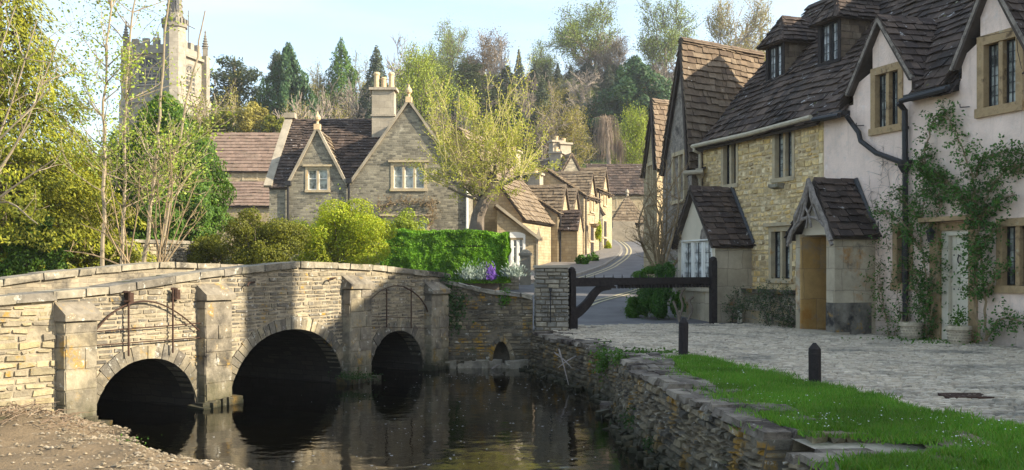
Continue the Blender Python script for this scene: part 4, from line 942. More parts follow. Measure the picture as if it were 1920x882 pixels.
# gabled bay wing with the white window
PW = 1.0; FW = ROW.sub(0, PW); wa, wb = ru(1341, PW), ru(1271, PW); uc = FW.at(1303, 0)[0]; uc = (wa + wb) / 2 + .05; wez, wrz = .60, FW.at(1303, 352)[1]
m = MB(); m.mi = 0
fz0, fz1 = FW.at(1310, 537)[1], FW.at(1310, 452)[1]; fa, fb = ru(1335, PW), ru(1280, PW)
rec = (fa - .02, FW.at(1312, 0)[0], fz1, FW.at(1322, 422)[1])
wallgrid(m, FW, wa, wb, fz0 - .05, wez, [(fa - .02, fb + .02, fz0, fz1)])
arc = [(rec[0] + (rec[1] - rec[0]) * t, lerp(wez, rec[3], (1 - (2 * t - 1) ** 2) ** .5) + 0) for t in np.linspace(0, 1, 9)]
m.poly(FW.pt(wa, wez), FW.pt(wb, wez), FW.pt(uc, wrz - .05))
dk = MB(); dk.prism([FW.pt(u, z, .004) for u, z in [(rec[0], fz1 + .02)] + arc + [(rec[1], fz1 + .02)]], ROW.pt(0, 0, .006) - ROW.pt(0, 0, 0))
wing_p = m.build('wing_gable', M['cream_render'], sc); dk.build('arched_recess', M['gable_grey'], wing_p)
m = MB()
for u, sg in ((wa, -1), (wb, 1)):
    F2 = FW.sub(u, 0, sg)
    a, b = ((-PW - .1, 0) if sg < 0 else (0, PW + .1)); m.poly(F2.pt(a, LANE - .2), F2.pt(b, LANE - .2), F2.pt(b, wez), F2.pt(a, wez))
m.poly(FW.pt(wa, LANE - .2), FW.pt(wb, LANE - .2), FW.pt(wb, fz0 - .05), FW.pt(wa, fz0 - .05)); m.box(FW, wa - .02, wb + .02, fz0 - .12, fz0 - .04, -.1, .05)
m.build('wing_wall', M['ashlar'], sc, uv=True)
window(sc, FW, fa, fb, fz0 + .03, fz1, 3, 'white_paint', 'white_paint', (2, 4), 'glass_pale', .07, .03, wf=.04)
t = MB()
A, B = FW.pt(wa - .12, wez - .12, .14), FW.pt(wb + .12, wez - .12, .14); Ab, Bb = ROW.pt(wa - .12, wez - .12, -.05), ROW.pt(wb + .12, wez - .12, -.05); Rf, Rb = FW.pt(uc, wrz, .14), ROW.pt(uc, wrz, -.05)
bd = MB(); roof_slope(t, bd, Ab, A, Rb, Rf, tw=.24, chh=.165, th=.022, sag=.02); roof_slope(t, bd, B, Bb, Rf, Rb, tw=.24, chh=.165, th=.022, sag=.02); ridge(t, Rf, Rb, .1, .09, .3)
w_ = t.build('wing_roof', M['tile_dark'], sc); bd.build('roof_boarding', M['roof_board'], w_)
m = MB(); m.tube([ROW.pt(wa - .1, wez - .05, .03), ROW.pt(uc - .1, wrz + .02, .03)], .05, 5); m.build('lead_flashing', M['lead'], sc)
# plinth with a mossy ledge
m = MB(); pa, pb = ru(1490, .25), wa; pz = rzz(1420, 545, .25); m.mi = 0; m.box(ROW, pa, pb, LANE - .2, pz - .07, 0, .22); m.mi = 1
stones(m, lambda u, z, p: ROW.pt(u, z, .22 + p), lambda z: [(pa, pb)], LANE - .1, pz - .06, (.16, .24), (.25, .5), (0, .015), .005, .01, .006)
m.mi = 2
k = pa
while k < pb - .05: l = min(rng.uniform(.3, .6), pb - k); m.box(ROW, k, k + l - .01, pz - .06, pz + .03, 0, .32, .012); k += l
m.build('plinth', [M['cottage_mortar'], M['plinth_stone'], M['wet_stone']], sc)
# rustic porch
PP = .94; FP = ROW.sub(0, PP); qa, qb = ru(1565, PP), ru(1492, PP); uc = (qa + qb) / 2; pez, prz = .60, FP.at(1541, 335)[1]
m = MB()
for u, k in ((qa, (0, .26)), (qb, (-.14, 0))): m.box(ROW, u + k[0], u + k[1], LANE - .2, pez + .05, -.02, PP)
por = m.build('porch', M['ashlar'], sc, uv=True)
m = MB(); m.box(ROW, qa - .012, qa + .26, LANE - .2, LANE + .62, .1, PP + .012); m.build('porch_base', m_plain('damp_stone', (.15, .135, .11), .95, .6, 4, .6, 30, spots=[((.30, .18, .05), 6, .58, .66), ((.035, .032, .03), 2.2, .5, .62)]), por)
m = MB(); m.box(ROW, qa + .27, qb - .142, LANE - .2, pez, .0, .03); m.box(ROW, qb - .18, qb - .142, LANE - .2, pez, .03, PP - .01); m.build('porch_lining', M['orange_stone'], por, uv=True)
m = MB(); m.prism([ROW.pt(qa + .02, pez + .03, .2), ROW.pt(qb - .02, pez + .03, .2), ROW.pt(uc, prz - .2, .2)], ROW.pt(0, 0, PP - .32) - ROW.pt(0, 0, 0)); m.build('porch_ceiling', M['cream_render'], por)
m = MB(); m.box(ROW, qa - .05, qb, LANE - .1, LANE + .05, PP - .3, PP + .1, .01); m.build('door_step', M['coping_pale'], por)
t, bd = MB(), MB()
A, B = FP.pt(qa - .16, pez - .03, .14), FP.pt(qb + .16, pez - .03, .14); Ab, Bb = ROW.pt(qa - .16, pez - .03, -.05), ROW.pt(qb + .16, pez - .03, -.05); Rf, Rb = FP.pt(uc, prz, .02), ROW.pt(uc, prz, -.05)
roof_slope(t, bd, Ab, A, Rb, Rf, tw=.24, chh=.155, th=.024, sag=.02); roof_slope(t, bd, B, Bb, Rf, Rb, tw=.24, chh=.155, th=.024, sag=.02); ridge(t, Rf, Rb, .1, .09, .3)
w_ = t.build('porch_roof', M['tile_dark'], por); bd.build('roof_boarding', M['roof_board'], w_)
m = MB(); F = FP.sub(0, .12)
def rustic(pts, r, n=10):
    q = [F.pt(u + rng.uniform(-.02, .02), z + rng.uniform(-.02, .02), rng.uniform(-.03, .04)) for u, z in pts]; m.tube(q, [r * rng.uniform(.75, 1.15) for _ in q], 6)
for s in (-1, 1):
    e = qa - .1 if s < 0 else qb + .1
    for r0, dz in ((.05, .0), (.035, -.09)): rustic([(lerp(e, uc, t) , lerp(pez - .1, prz - .03, t) + dz) for t in np.linspace(0, 1.02, 8)], r0)
    rustic([(lerp(e, uc, t), lerp(pez - .08, pez + .38, math.sin(t * 1.57))) for t in np.linspace(0, 1, 8)], .035)
    rustic([(uc, prz - .1), (uc + s * .12, prz - .35), (uc + s * .16, prz - .6), (uc + s * .3, prz - .82)], .03); rustic([(uc + s * .05, prz - .25), (uc + s * .28, prz - .55), (uc + s * .36, prz - .85)], .025)
    rustic([(uc - s * .2, prz - .45), (uc + s * .02, prz - .7), (uc + s * .1, prz - .95)], .024)
m.build('rustic_bargeboard', M['branch_wood'], por)
m = MB(); m.tube([ROW.pt(qa - .12, pez, .03), ROW.pt(uc - .08, prz + .03, .03)], .05, 5); m.build('lead_flashing', M['lead'], por)

# ---- pink cottage
U0 = -3.4
pc = T('pink_cottage', 'pale pink rendered cottage with two gables and a white plank door', 'cottage', ROW.pt(0, LANE, -2))
G1 = dict(l=ru(1602) + .03, r=ru(1708) - .02, a=rzz(1655, 36)); G1['c'] = ru(1655)
G2 = dict(l=-.24, r=-1.70, a=4.86, c=-.96)
w1 = winpx(None, ROW, 1642, 1685, 136, 236, only=True); w2 = winpx(None, ROW, 1846, 1906, 77, 196, only=True); w3 = winpx(None, ROW, 1880, 1935, 424, 535, only=True); w4 = winpx(None, ROW, 1683, 1704, 432, 530, only=True)
dr = (ru(1817), ru(1764), LANE + .02, rzz(1790, 432))
hol = [(a - .09, b + .09, c - .1, d + .1) for a, b, c, d in (w1, w2, w3, w4)] + [dr]
m = MB()
wallgrid(m, ROW, U0, UB, LANE - .3, 3.0, [h for h in hol])
def gable_wall(g, zb, kick):
    hs = [h for h in hol if g['r'] < (h[0] + h[1]) / 2 < g['l'] and h[3] > zb]
    wallgrid(m, ROW, g['r'], g['l'], zb, 3.62, hs)
    top = [(g['l'], 3.62), (g['c'], g['a'])]
    if not hs or hs[0][3] < 3.62: m.poly(ROW.pt(g['r'], 3.62), ROW.pt(g['l'], 3.62), ROW.pt(g['c'], g['a']))
    else:
        h = hs[0]; sl = lambda u: (3.62 + (g['a'] - 3.62) * (1 - abs(u - g['c']) / ((g['l'] - g['r']) / 2)))
        m.poly(ROW.pt(g['r'], 3.62), ROW.pt(h[0], 3.62), ROW.pt(h[0], min(h[3], sl(h[0])))); m.poly(ROW.pt(h[1], 3.62), ROW.pt(g['l'], 3.62), ROW.pt(h[1], min(h[3], sl(h[1]))))
        m.poly(ROW.pt(h[0], h[3]), ROW.pt(h[1], h[3]), ROW.pt(h[1], max(h[3], sl(h[1]))), ROW.pt(g['c'], g['a']), ROW.pt(h[0], max(h[3], sl(h[0]))))
gable_wall(G1, 3.0, 0); gable_wall(G2, 3.0, 0)
for a, b in ((G1['l'], UB), (G2['l'], G1['r']), (U0, G2['r'])): wallgrid(m, ROW, a, b, 3.0, 3.26)
shell(m, U0, UB, ends=(True, False))
m.build('wall', M['pink_render'], pc)
in_g = lambda q: (lambda u, p: any(g['r'] - .05 < u < g['l'] + .05 and p > -.42 for g in (G1, G2)))((q.xy - ROW.o).dot(ROW.u), (q.xy - ROW.o).dot(ROW.n))
main_roof(pc, U0, UB, skip=in_g, seed=5)
for g in (G1, G2):
    t, bd = MB(), MB(); hw = (g['l'] - g['r']) / 2 + .10; c = g['c']; ze = 3.62 - .10 * (g['a'] - 3.62) / ((g['l'] - g['r']) / 2); zr = g['a'] + .05; bp = (zr - EAVE) / PITCH + .15; be = (ze - EAVE) / PITCH + .1
    A, B = ROW.pt(c - hw, ze, .13), ROW.pt(c + hw, ze, .13); Ab, Bb = ROW.pt(c - hw, ze, -be - .5), ROW.pt(c + hw, ze, -be - .5); Rf, Rb = ROW.pt(c, zr, .13), ROW.pt(c, zr, -bp)
    roof_slope(t, bd, Ab, A, Rb, Rf, tw=.25, chh=.185, th=.024, sag=.03, seed=1); roof_slope(t, bd, B, Bb, Rf, Rb, tw=.25, chh=.185, th=.024, sag=.03, seed=2); ridge(t, Rf, Rb, .11, .09, .33)
    # the sprocketed foot where the gable slates turn out on to the main eave
    for s, e in ((-1, c - hw), (1, c + hw)):
        q0, q1 = ROW.pt(e, ze + .02, .13), ROW.pt(e + s * .16, 3.18, .20); q2, q3 = ROW.pt(e, ze + .02, -.5), ROW.pt(e + s * .16, 3.18 + .3, -.3)
        (tiles(t, q1, q3, q0, q2, .2, .16, .02) if s > 0 else tiles(t, q3, q1, q2, q0, .2, .16, .02)); bd.poly(*[x - V((0, 0, .025)) for x in (q0, q1, q3, q2)])
    r = t.build('gable_roof', M['tile_dark'], pc); bd.build('roof_boarding', M['roof_board'], r)
    v = MB()
    for e, s in ((c - hw, -1), (c + hw, 1)): v.beam(ROW.pt(e + s * .02, ze - .03, .10), ROW.pt(c, zr - .06, .10), .07, .06)
    v.build('verge_board', M['gable_grey'], pc)
for a, b in ((G1['r'] - .02, G2['l'] + .06), (G1['l'] + .1, UB - .0)):
    m = MB(); q0, q1 = ROW.pt(a, 3.05, .27), ROW.pt(b, 3.08, .27); m.tube([q0, q1], .05, 8); m.box(ROW, min(a, b), max(a, b), 3.06, 3.16, 0, .21); m.build('gutter', M['black_iron'], pc)
window(pc, ROW, *w1, lattice=(3, 6), sw=.13); window(pc, ROW, *w2, lattice=(3, 6), sw=.15); window(pc, ROW, *w3, lattice=(2, 5), sw=.12); window(pc, ROW, *w4, 1, lattice=(2, 6), sw=.12)
# door
m = MB(); a, b, c_, d_ = dr
m.box(ROW, a, a + .09, c_, d_, -.2, -.02); m.box(ROW, b - .16, b, c_, d_, -.2, -.02); m.box(ROW, a + .09, b - .16, d_ - .09, d_, -.2, -.022)
dd = m.build('door_frame', M['cream_paint'], pc)
m = MB(); n = 4; a1, b1 = a + .095, b - .165
for i in range(n): x0, x1 = lerp(a1, b1, i / n), lerp(a1, b1, (i + 1) / n); m.box(ROW, x0 + .003, x1 - .003, c_ + .03, d_ - .095, -.16, -.10)
m.box(ROW, a1 - .0, b1, c_ + .95, c_ + 1.02, -.12, -.085); m.mi = 1
for i in range(n):
    for z in (.3, .6, .9, 1.2, 1.5): m.lathe(ROW.pt(lerp(a1, b1, (i + .5) / n), c_ + z, -.10), [(.013, -.013), (.013, .013)], 6)
m.build('door', [M['cream_paint'], M['black_iron']], dd); m = MB()
k = ROW.pt((a1 + b1) / 2, c_ + 1.42, -.08); m.tube([k + V((math.cos(t) * -.04, math.cos(t) * -.01, math.sin(t) * .07)) for t in np.linspace(0, 6.28, 10)], .012, 5); m.build('door_ring', M['black_iron'], dd)
m = MB(); m.box(ROW, a - .2, b + .26, d_ + .0, d_ + .14, -.2, .03); m.box(ROW, b + .0, b + .26, c_ - .1, d_, -.2, .022); m.box(ROW, a - .2, a, c_ - .1, d_, -.2, .022); m.box(ROW, a - .3, b + .3, d_ + .16, d_ + .24, -.05, .24); m.build('door_surround', M['window_stone'], pc)
m = MB(); m.tube([ROW.pt(b + .05, d_ + .1, .0), ROW.pt(b + .05, d_ + .14, .12), ROW.pt(b + .05, d_ + .02, .18)], .012, 5); q = ROW.pt(b + .05, d_ - .2, .18); m.lathe(q, [(.05, 0), (.075, .17), (.10, .175), (.04, .23), (.015, .26)], 6)
m.build('lantern', M['black_iron'], pc)
# black rainwater pipes
m = MB(); q = ru(1705)
m.tube([ROW.pt(q, 3.04, .24), ROW.pt(q, 2.9, .1), ROW.pt(q, 1.95, .09)], .055, 8); m.tube([ROW.pt(q, 1.8, .09), ROW.pt(q, LANE + .1, .09)], .055, 8); m.lathe(ROW.pt(q, 1.74, .1), [(.06, 0), (.13, .12), (.15, .22)], 8)
for z in (2.55, 1.0, .2, -.6): m.lathe(ROW.pt(q, z, .09), [(.07, 0), (.07, .05)], 8)
a = ru(1606); m.tube([ROW.pt(a, 3.02, .24), ROW.pt(a - .03, 2.85, .12), ROW.pt(ru(1618), 2.66, .1), ROW.pt(ru(1622), 2.48, .1), ROW.pt(ru(1650), 2.2, .09), ROW.pt(q + .05, 1.93, .1)], .05, 8)
m.build('drainpipe', M['black_iron'], pc)
m = MB()
m.tube([ROW.pt(u, z, .02) for u, z in [ROW.at(*s_) for s_ in ((1800, 160), (1803, 120), (1815, 74), (1850, 68), (1890, 60), (1908, 58), (1910, 95), (1918, 130))]], .008, 4); m.build('cable', M['black_iron'], pc)
for x, y in ((1722, 300), (1622, 235), (1820, 200)):
    m = MB(); u, z_ = ROW.at(x, y); m.tube([ROW.pt(u + .14, z_ + .06, .1), ROW.pt(u + .13, z_, .1), ROW.pt(u - .02, z_ - .01, .04)], .010, 5); m.build('wall_hook', M['black_iron'], pc)
m = MB(); u, z_ = ROW.at(1655, 440); m.tube([ROW.pt(u, z_ + .25, .1), ROW.pt(u, z_, .1), ROW.pt(u + .15, z_ + .12, .05)], .011, 5); m.build('wall_hook', M['black_iron'], pc)
# ---- the next cottages of the row, beyond the right edge of the picture, whose roofs shade the lane and the bridge
E_KEEP = (EAVE, RB, RID, DEPTH)
for k, (a, b, ez) in enumerate(((-3.45, -9.2, 0), (-9.25, -17.0, 0))):
    RB = (4.05, 3.9)[k]; RID = EAVE + PITCH * RB; DEPTH = 2 * RB - .1
    e = T('neighbour_cottage', ('rubble stone cottage adjoining the pink cottage with a stone chimney', 'last stone cottage of the row standing nearest the bank')[k], 'cottage', ROW.pt((a + b) / 2, LANE, -2))
    m = MB(); F = ROW; m.box(F, b, a, LANE - .3, EAVE + ez - .05, -DEPTH + .3, -.02)
    for u in (a - .3, b): m.prism([F.pt(u, EAVE + ez - .05, -.02), F.pt(u, RID + ez - .1, -RB), F.pt(u, EAVE + ez - .05, -DEPTH + .3)], F.pt(.3, 0) - F.pt(0, 0))
    m.build('wall', M['street_stone'], e, uv=True)
    main_roof(e, b, a, seed=8 + k)
    if k == 0: c = slope_pt(-8.75, RB); chimney(e, (c.x, c.y), .95, .62, RID - .8, RID + 1.7, math.atan2(ROW.u.y, ROW.u.x), 2)
    for i in range(2):
        u = lerp(a, b, .3 + .4 * i); window(e, ROW, u - .35, u + .35, 1.4, 2.5, lattice=(2, 5)); window(e, ROW, u - .35, u + .35, -.6, .5, lattice=(2, 5))

EAVE, RB, RID, DEPTH = E_KEEP
# ---- the two tall gabled houses beyond
tg = T('gabled_house', 'tall roughcast house with a steep brown slate roof, lit along its ridge', 'house', P(1283, 560, 27))
A, A2 = P(1283, 72, 27.0), P(1430, 100, 28.9); Lf, Rf = P(1243, 330, 28.3), P(1297, 318, 25.95); dv = (A2 - A); dv.z = 0
R2 = Rf + dv + V((0, 0, 0)); L2 = Lf + dv
t, bd = MB(), MB(); ov = -dv.normalized() * .14
roof_slope(t, bd, Rf + ov, R2, A + ov, A2, tw=.26, chh=.2, th=.03, sag=.06, seed=7); roof_slope(t, bd, L2, Lf + ov, A2, A + ov, tw=.26, chh=.2, th=.03, sag=.05, seed=4)
ridge(t, A + ov, A2, .13, .1, .4)
r_ = t.build('roof', M['tile_warm'], tg); bd.build('roof_boarding', M['roof_board'], r_)
m = MB(); lo = lambda q: V((q.x, q.y, LANE - .3)); kk = V((0, 0, -.09))
m.poly(lo(Lf), lo(Rf), Rf + kk, A + kk, Lf + kk); m.poly(lo(Rf), lo(R2), R2 + kk, Rf + kk); m.poly(lo(L2), lo(Lf), Lf + kk, L2 + kk); m.poly(lo(R2), lo(L2), L2 + kk, A2 + kk, R2 + kk)
m.build('wall', M['gable_grey'], tg)
FG = Fr((Lf.x, Lf.y), (Rf - Lf).xy); FG.n = V((FG.u.y, -FG.u.x)); a0 = FG.at(1272, 0)[0]; zc = FG.at(1272, 330)[1]
if FG.n.dot(V((0, 0)) - FG.o) < 0: FG.n = -FG.n
window(tg, FG, a0 - .42, a0 + .42, zc - .65, zc + .55, 2, lattice=(2, 5), stone='window_stone_pale')
t, bd = MB(), MB(); a, b, c, d = P(1288, 335, 25.7), P(1325, 318, 25.6), P(1300, 305, 26.4), P(1328, 296, 26.3); tiles(t, a, b, c, d, .2, .15); m.poly; t.build('pent_roof', M['tile_dark'], tg)
m = MB(); m.tube([P(1281, 325, 25.6), P(1318, 322, 25.5)], .06, 8); m.build('gutter', M['cream_pipe'], tg)
t2 = T('gabled_house', 'smaller stone house with a steep slate gable squeezed behind the roughcast one', 'house', P(1225, 540, 33))
A, A2 = P(1226, 188, 33.0), P(1300, 196, 35.5); Lf, Rf = P(1207, 335, 34.0), P(1232, 318, 31.9); dv = A2 - A; dv.z = 0; R2, L2 = Rf + dv, Lf + dv; ov = -dv.normalized() * .14
t, bd = MB(), MB(); roof_slope(t, bd, Rf + ov, R2, A + ov, A2, tw=.28, chh=.21, th=.03, sag=.05); roof_slope(t, bd, L2, Lf + ov, A2, A + ov, tw=.28, chh=.21, th=.03, sag=.05); ridge(t, A + ov, A2, .13, .1, .4)
r_ = t.build('roof', M['tile_warm'], t2); bd.build('roof_boarding', M['roof_board'], r_)
m = MB(); m.poly(lo(Lf), lo(Rf), Rf + kk, A + kk, Lf + kk); m.poly(lo(Rf), lo(R2), R2 + kk, Rf + kk); m.poly(lo(L2), lo(Lf), Lf + kk, L2 + kk); m.build('wall', M['street_stone'], t2, uv=True)
FG = Fr((Lf.x, Lf.y), (Rf - Lf).xy); FG.n = V((FG.u.y, -FG.u.x))
if FG.n.dot(-FG.o) < 0: FG.n = -FG.n
a0 = FG.at(1219, 0)[0]; zc = FG.at(1219, 345)[1]; window(t2, FG, a0 - .4, a0 + .4, zc - .6, zc + .6, 2, lattice=(2, 5), stone='window_stone_pale')
# a further range on the right side of the street, mostly hidden: it throws the shade on the road
t3 = T('street_range', 'long stone range behind the tall gables on the right of the street', 'house', V((12, 45, 0)))
def block(parent, F, W, D, zb, ze, zr, rdg='u', wall='street_stone', tile='tile_tan', ov=.15, tw=.4, chh=.3, roofs=True):
    """walls and a gabled roof; the front is at p = 0, u from 0 to W; the ridge runs along u or back along -p"""
    m = MB(); t, bd = MB(), MB(); q = F.pt
    if rdg == 'u':
        m.poly(q(0, zb), q(W, zb), q(W, ze), q(0, ze)); m.poly(q(W, zb, -D), q(0, zb, -D), q(0, ze, -D), q(W, ze, -D))
        m.poly(q(W, zb), q(W, zb, -D), q(W, ze, -D), q(W, zr - .05, -D / 2), q(W, ze)); m.poly(q(0, zb, -D), q(0, zb), q(0, ze), q(0, zr - .05, -D / 2), q(0, ze, -D))
        k = (zr - ze) / (D / 2) * ov; a, b = -ov * .6, W + ov * .6
        roof_slope(t, bd, q(a, ze - k, ov), q(b, ze - k, ov), q(a, zr, -D / 2), q(b, zr, -D / 2), tw=tw, chh=chh, th=.035, sag=.06); roof_slope(t, bd, q(b, ze - k, -D - ov), q(a, ze - k, -D - ov), q(b, zr, -D / 2), q(a, zr, -D / 2), tw=tw, chh=chh, th=.035, sag=.06)
        ridge(t, q(a, zr, -D / 2), q(b, zr, -D / 2), .16, .12, .5)
    else:
        m.poly(q(0, zb), q(W, zb), q(W, ze), q(W / 2, zr - .05), q(0, ze)); m.poly(q(W, zb, -D), q(0, zb, -D), q(0, ze, -D), q(W / 2, zr - .05, -D), q(W, ze, -D))
        m.poly(q(W, zb), q(W, zb, -D), q(W, ze, -D), q(W, ze)); m.poly(q(0, zb, -D), q(0, zb), q(0, ze), q(0, ze, -D))
        k = (zr - ze) / (W / 2) * ov; f, bk = ov * .5, -D
        roof_slope(t, bd, q(0 - ov, ze - k, bk), q(-ov, ze - k, f), q(W / 2, zr, bk), q(W / 2, zr, f), tw=tw, chh=chh, th=.035, sag=.06); roof_slope(t, bd, q(W + ov, ze - k, f), q(W + ov, ze - k, bk), q(W / 2, zr, f), q(W / 2, zr, bk), tw=tw, chh=chh, th=.035, sag=.06)
        ridge(t, q(W / 2, zr, f), q(W / 2, zr, bk), .16, .12, .5)
    wl_ = m.build('wall', M[wall], parent, uv=True); r = t.build('roof', M[tile], parent); bd.build('roof_boarding', M['roof_board'], r)
    return wl_, r
F = Fr((8.6, 38.5), (.30, 1), (-1, .3)); block(t3, F, 22, 6, -.8, 3.2, 6.0)

# ------------------------------------------------------------------ the house behind the hedge
mh = T('gabled_manor', 'big grey stone house with two front gables and a tall chimney behind the hedge', 'house', (-5.5, 42, -.4))
FM = Fr((0, 42), (1, 0)); FM.n = V((0, -1))
X = lambda px, d=42: (px - 960) / K * d
Z = lambda py, d=42: (500 - py) / K * d
zb, ez = -.7, Z(348)
GS = dict(l=X(541), r=X(649), a=Z(243)); GB = dict(l=X(655), r=X(878), a=Z(192))
wS = (X(577), X(614), Z(356), Z(318)); wB = (X(738), X(795), Z(353), Z(311)); wL = (X(722), X(800), Z(475), Z(412))
hol = [(a - .06, b + .06, c - .06, d + .06) for a, b, c, d in (wS, wB, wL)]
m = MB()
wallgrid(m, FM, X(505), GB['r'], zb, ez, hol)
for g, h in ((GS, hol[0]), (GB, hol[1])):
    c = (g['l'] + g['r']) / 2; s = (g['a'] - ez) / ((g['r'] - g['l']) / 2); zt = h[3] if h[3] > ez else ez
    if h[3] > ez:
        m.poly(FM.pt(g['l'], ez), FM.pt(h[0], ez), FM.pt(h[0], h[3]), FM.pt(g['l'] + (h[3] - ez) / s, h[3])); m.poly(FM.pt(h[1], ez), FM.pt(g['r'], ez), FM.pt(g['r'] - (h[3] - ez) / s, h[3]), FM.pt(h[1], h[3]))
    d = (zt - ez) / s; m.poly(FM.pt(g['l'] + d, zt), FM.pt(g['r'] - d, zt), FM.pt(c, g['a'] - .06))
m.poly(FM.pt(GB['r'], zb), FM.pt(GB['r'], zb, -13), FM.pt(GB['r'], ez, -13), FM.pt(GB['r'], ez)); m.poly(FM.pt(X(505), zb, -8), FM.pt(X(505), zb), FM.pt(X(505), ez), FM.pt(X(505), Z(225, 46) - .1, -4), FM.pt(X(505), ez, -8)); m.poly(FM.pt(GB['r'], zb, -13), FM.pt(GB['l'], zb, -13), FM.pt(GB['l'], ez, -13), FM.pt((GB['l'] + GB['r']) / 2, GB['a'] - .1, -13), FM.pt(GB['r'], ez, -13)); m.poly(FM.pt(X(505), zb, -8), FM.pt(X(505), ez, -8), FM.pt(GB['l'], ez, -8), FM.pt(GB['l'], zb, -8))
m.build('wall', M['house_stone'], mh, uv=True)
t, bd = MB(), MB(); mr = Z(225, 46); xl, xr = X(505), (GB['l'] + GB['r']) / 2
roof_slope(t, bd, FM.pt(xl, ez - .1, .12), FM.pt(X(541), ez - .1, .12), FM.pt(xl, mr, -4), FM.pt(X(541), mr, -4), tw=.3, chh=.23, th=.03, sag=.07)
e2_ = ez + (mr - ez) * .4 / 4
roof_slope(t, bd, FM.pt(X(541), e2_, -.4), FM.pt(xr, e2_, -.4), FM.pt(X(541), mr, -4), FM.pt(xr, mr, -4), tw=.3, chh=.23, th=.03, sag=.07)
roof_slope(t, bd, FM.pt(xr, ez, -8.1), FM.pt(xl, ez, -8.1), FM.pt(xr, mr, -4), FM.pt(xl, mr, -4), tw=.5, chh=.4, th=.03); ridge(t, FM.pt(xl, mr, -4), FM.pt(xr, mr, -4), .14, .1, .45)
r_ = t.build('roof', M['tile_dark'], mh); bd.build('roof_boarding', M['roof_board'], r_)
for g, dp, mt in ((GS, 3.6, 'tile_tan'), (GB, 13, 'tile_tan')):
    t, bd = MB(), MB(); c = (g['l'] + g['r']) / 2; hw = (g['r'] - g['l']) / 2 + .05; e = ez - .05
    roof_slope(t, bd, FM.pt(c - hw, e, -dp), FM.pt(c - hw, e, -.1), FM.pt(c, g['a'], -dp), FM.pt(c, g['a'], -.1), tw=.3, chh=.23, th=.03, sag=.06); roof_slope(t, bd, FM.pt(c + hw, e, -.1), FM.pt(c + hw, e, -dp), FM.pt(c, g['a'], -.1), FM.pt(c, g['a'], -dp), tw=.3, chh=.23, th=.03, sag=.06); ridge(t, FM.pt(c, g['a'], -.1), FM.pt(c, g['a'], -dp), .13, .1, .45)
    r_ = t.build('gable_roof', M[mt], mh); bd.build('roof_boarding', M['roof_board'], r_)
    k = MB()
    for s in (-1, 1): k.beam(FM.pt(c + s * (hw + .05), e - .03, -.02), FM.pt(c, g['a'] + .08, -.02), .28, .10)
    k.build('gable_coping', M['coping_pale'], mh)
    k = MB(); q = FM.pt(c, g['a'] + .06, -.02); k.box(FM, c - .13, c + .13, g['a'] - .02, g['a'] + .22, -.15, .13); k.lathe(q + V((0, 0, .14)), [(.10, 0), (.06, .06), (.05, .14), (.13, .22), (.14, .30), (.10, .38), (.05, .43), (.04, .50), (.015, .56)], 10); k.build('finial', M['buff_pot'], mh)
k = MB(); k.beam(FM.pt(xl - .05, ez - .05, .08), FM.pt(xl - .05, mr + .12, -4), .34, .12); k.beam(FM.pt(xl - .05, mr + .12, -4), FM.pt(xl - .05, ez, -8), .34, .12); q = FM.pt(xl, mr + .1, -4); k.box(Fr((q.x, q.y), (1, 0)), -.25, .25, q.z - .05, q.z + .18, -.3, .3, .02); k.build('gable_coping', M['coping_pale'], mh)
window(mh, FM, *wS, 2, 'window_stone_pale', 'white_paint', None, 'glass', .12, .10, True, .55, .04); window(mh, FM, *wB, 3, 'window_stone_pale', 'white_paint', None, 'glass', .12, .12, True, .55, .035); window(mh, FM, *wL, 3, 'window_stone_pale', 'white_paint', None, 'glass', .12, .12, True, .55, .04)
chimney(mh, (X(720, 45.2), 45.2), 1.0, .75, Z(260, 45.2), Z(172, 45.2), 0, 3, 'chimney_stone', 'buff_pot', .12, .75)
for x, y0, y1 in ((541, 345, 470), (655, 340, 430)):
    k = MB(); k.box(FM, X(x) - .12, X(x) + .12, Z(y0) - .08, Z(y0) + .12, 0, .2); k.tube([FM.pt(X(x), Z(y0) - .05, .09), FM.pt(X(x), zb, .09)], .05, 6); k.build('drainpipe', M['black_iron'], mh)
k = MB(); k.tube([FM.pt(GB['r'] - .05, Z(345), .06), FM.pt(GB['r'] - .05, zb, .06)], .05, 6); k.build('drainpipe', M['white_paint'], mh)

# ------------------------------------------------------------------ the street
SF = Fr((.9, 46.5), (.28, .96)); SF.n = V((.96, -.28)).normalized()
def sbase(u): return hr_(SF.pt(u, 0).y) - .3
s1 = T('street_cottage', 'long stone cottage with a big tan slate roof and white arched window', 'cottage', SF.pt(2, 0))
# tall range behind, ridge along the street
zr1 = Z(262, 51.5)
wl_, r_ = block(s1, SF.sub(-.4, -.35), 5.6, 6.2, sbase(0), Z(408, 49), zr1, 'u', 'street_stone', 'tile_tan', .2)
# lean-to front with the white window, facing the bridge
FL = Fr((X(932, 44.5), 44.5), (1, .05)); FL.n = V((.05, -1)).normalized(); LW = X(1008, 44.5) - X(932, 44.5)
m = MB(); za, zc = Z(395, 44.5), Z(450, 44.5); w_ = (X(950, 44.5) - X(932, 44.5), X(981, 44.5) - X(932, 44.5), Z(496, 44.5), Z(446, 44.5))
wallgrid(m, FL, 0, LW, -.9, zc, [(w_[0] - .05, w_[1] + .05, w_[2] - .05, w_[3] + .0)]); m.poly(FL.pt(0, zc), FL.pt(LW, zc), FL.pt(0, za)) if w_[3] <= zc else None
wallgrid(m, FL, 0, 0.01, zc - .01, zc)
m.poly(FL.pt(0, zc, .001), FL.pt(LW, zc, .001), FL.pt(LW, zc + .12, .001), FL.pt(.55, zc + (za - zc) * .72, .001), FL.pt(0, za, .001)); m.poly(FL.pt(LW, -.9), FL.pt(LW, -.9, -3), FL.pt(LW, zc, -3), FL.pt(LW, zc))
m.build('lean_to_wall', M['street_stone'], s1, uv=True)
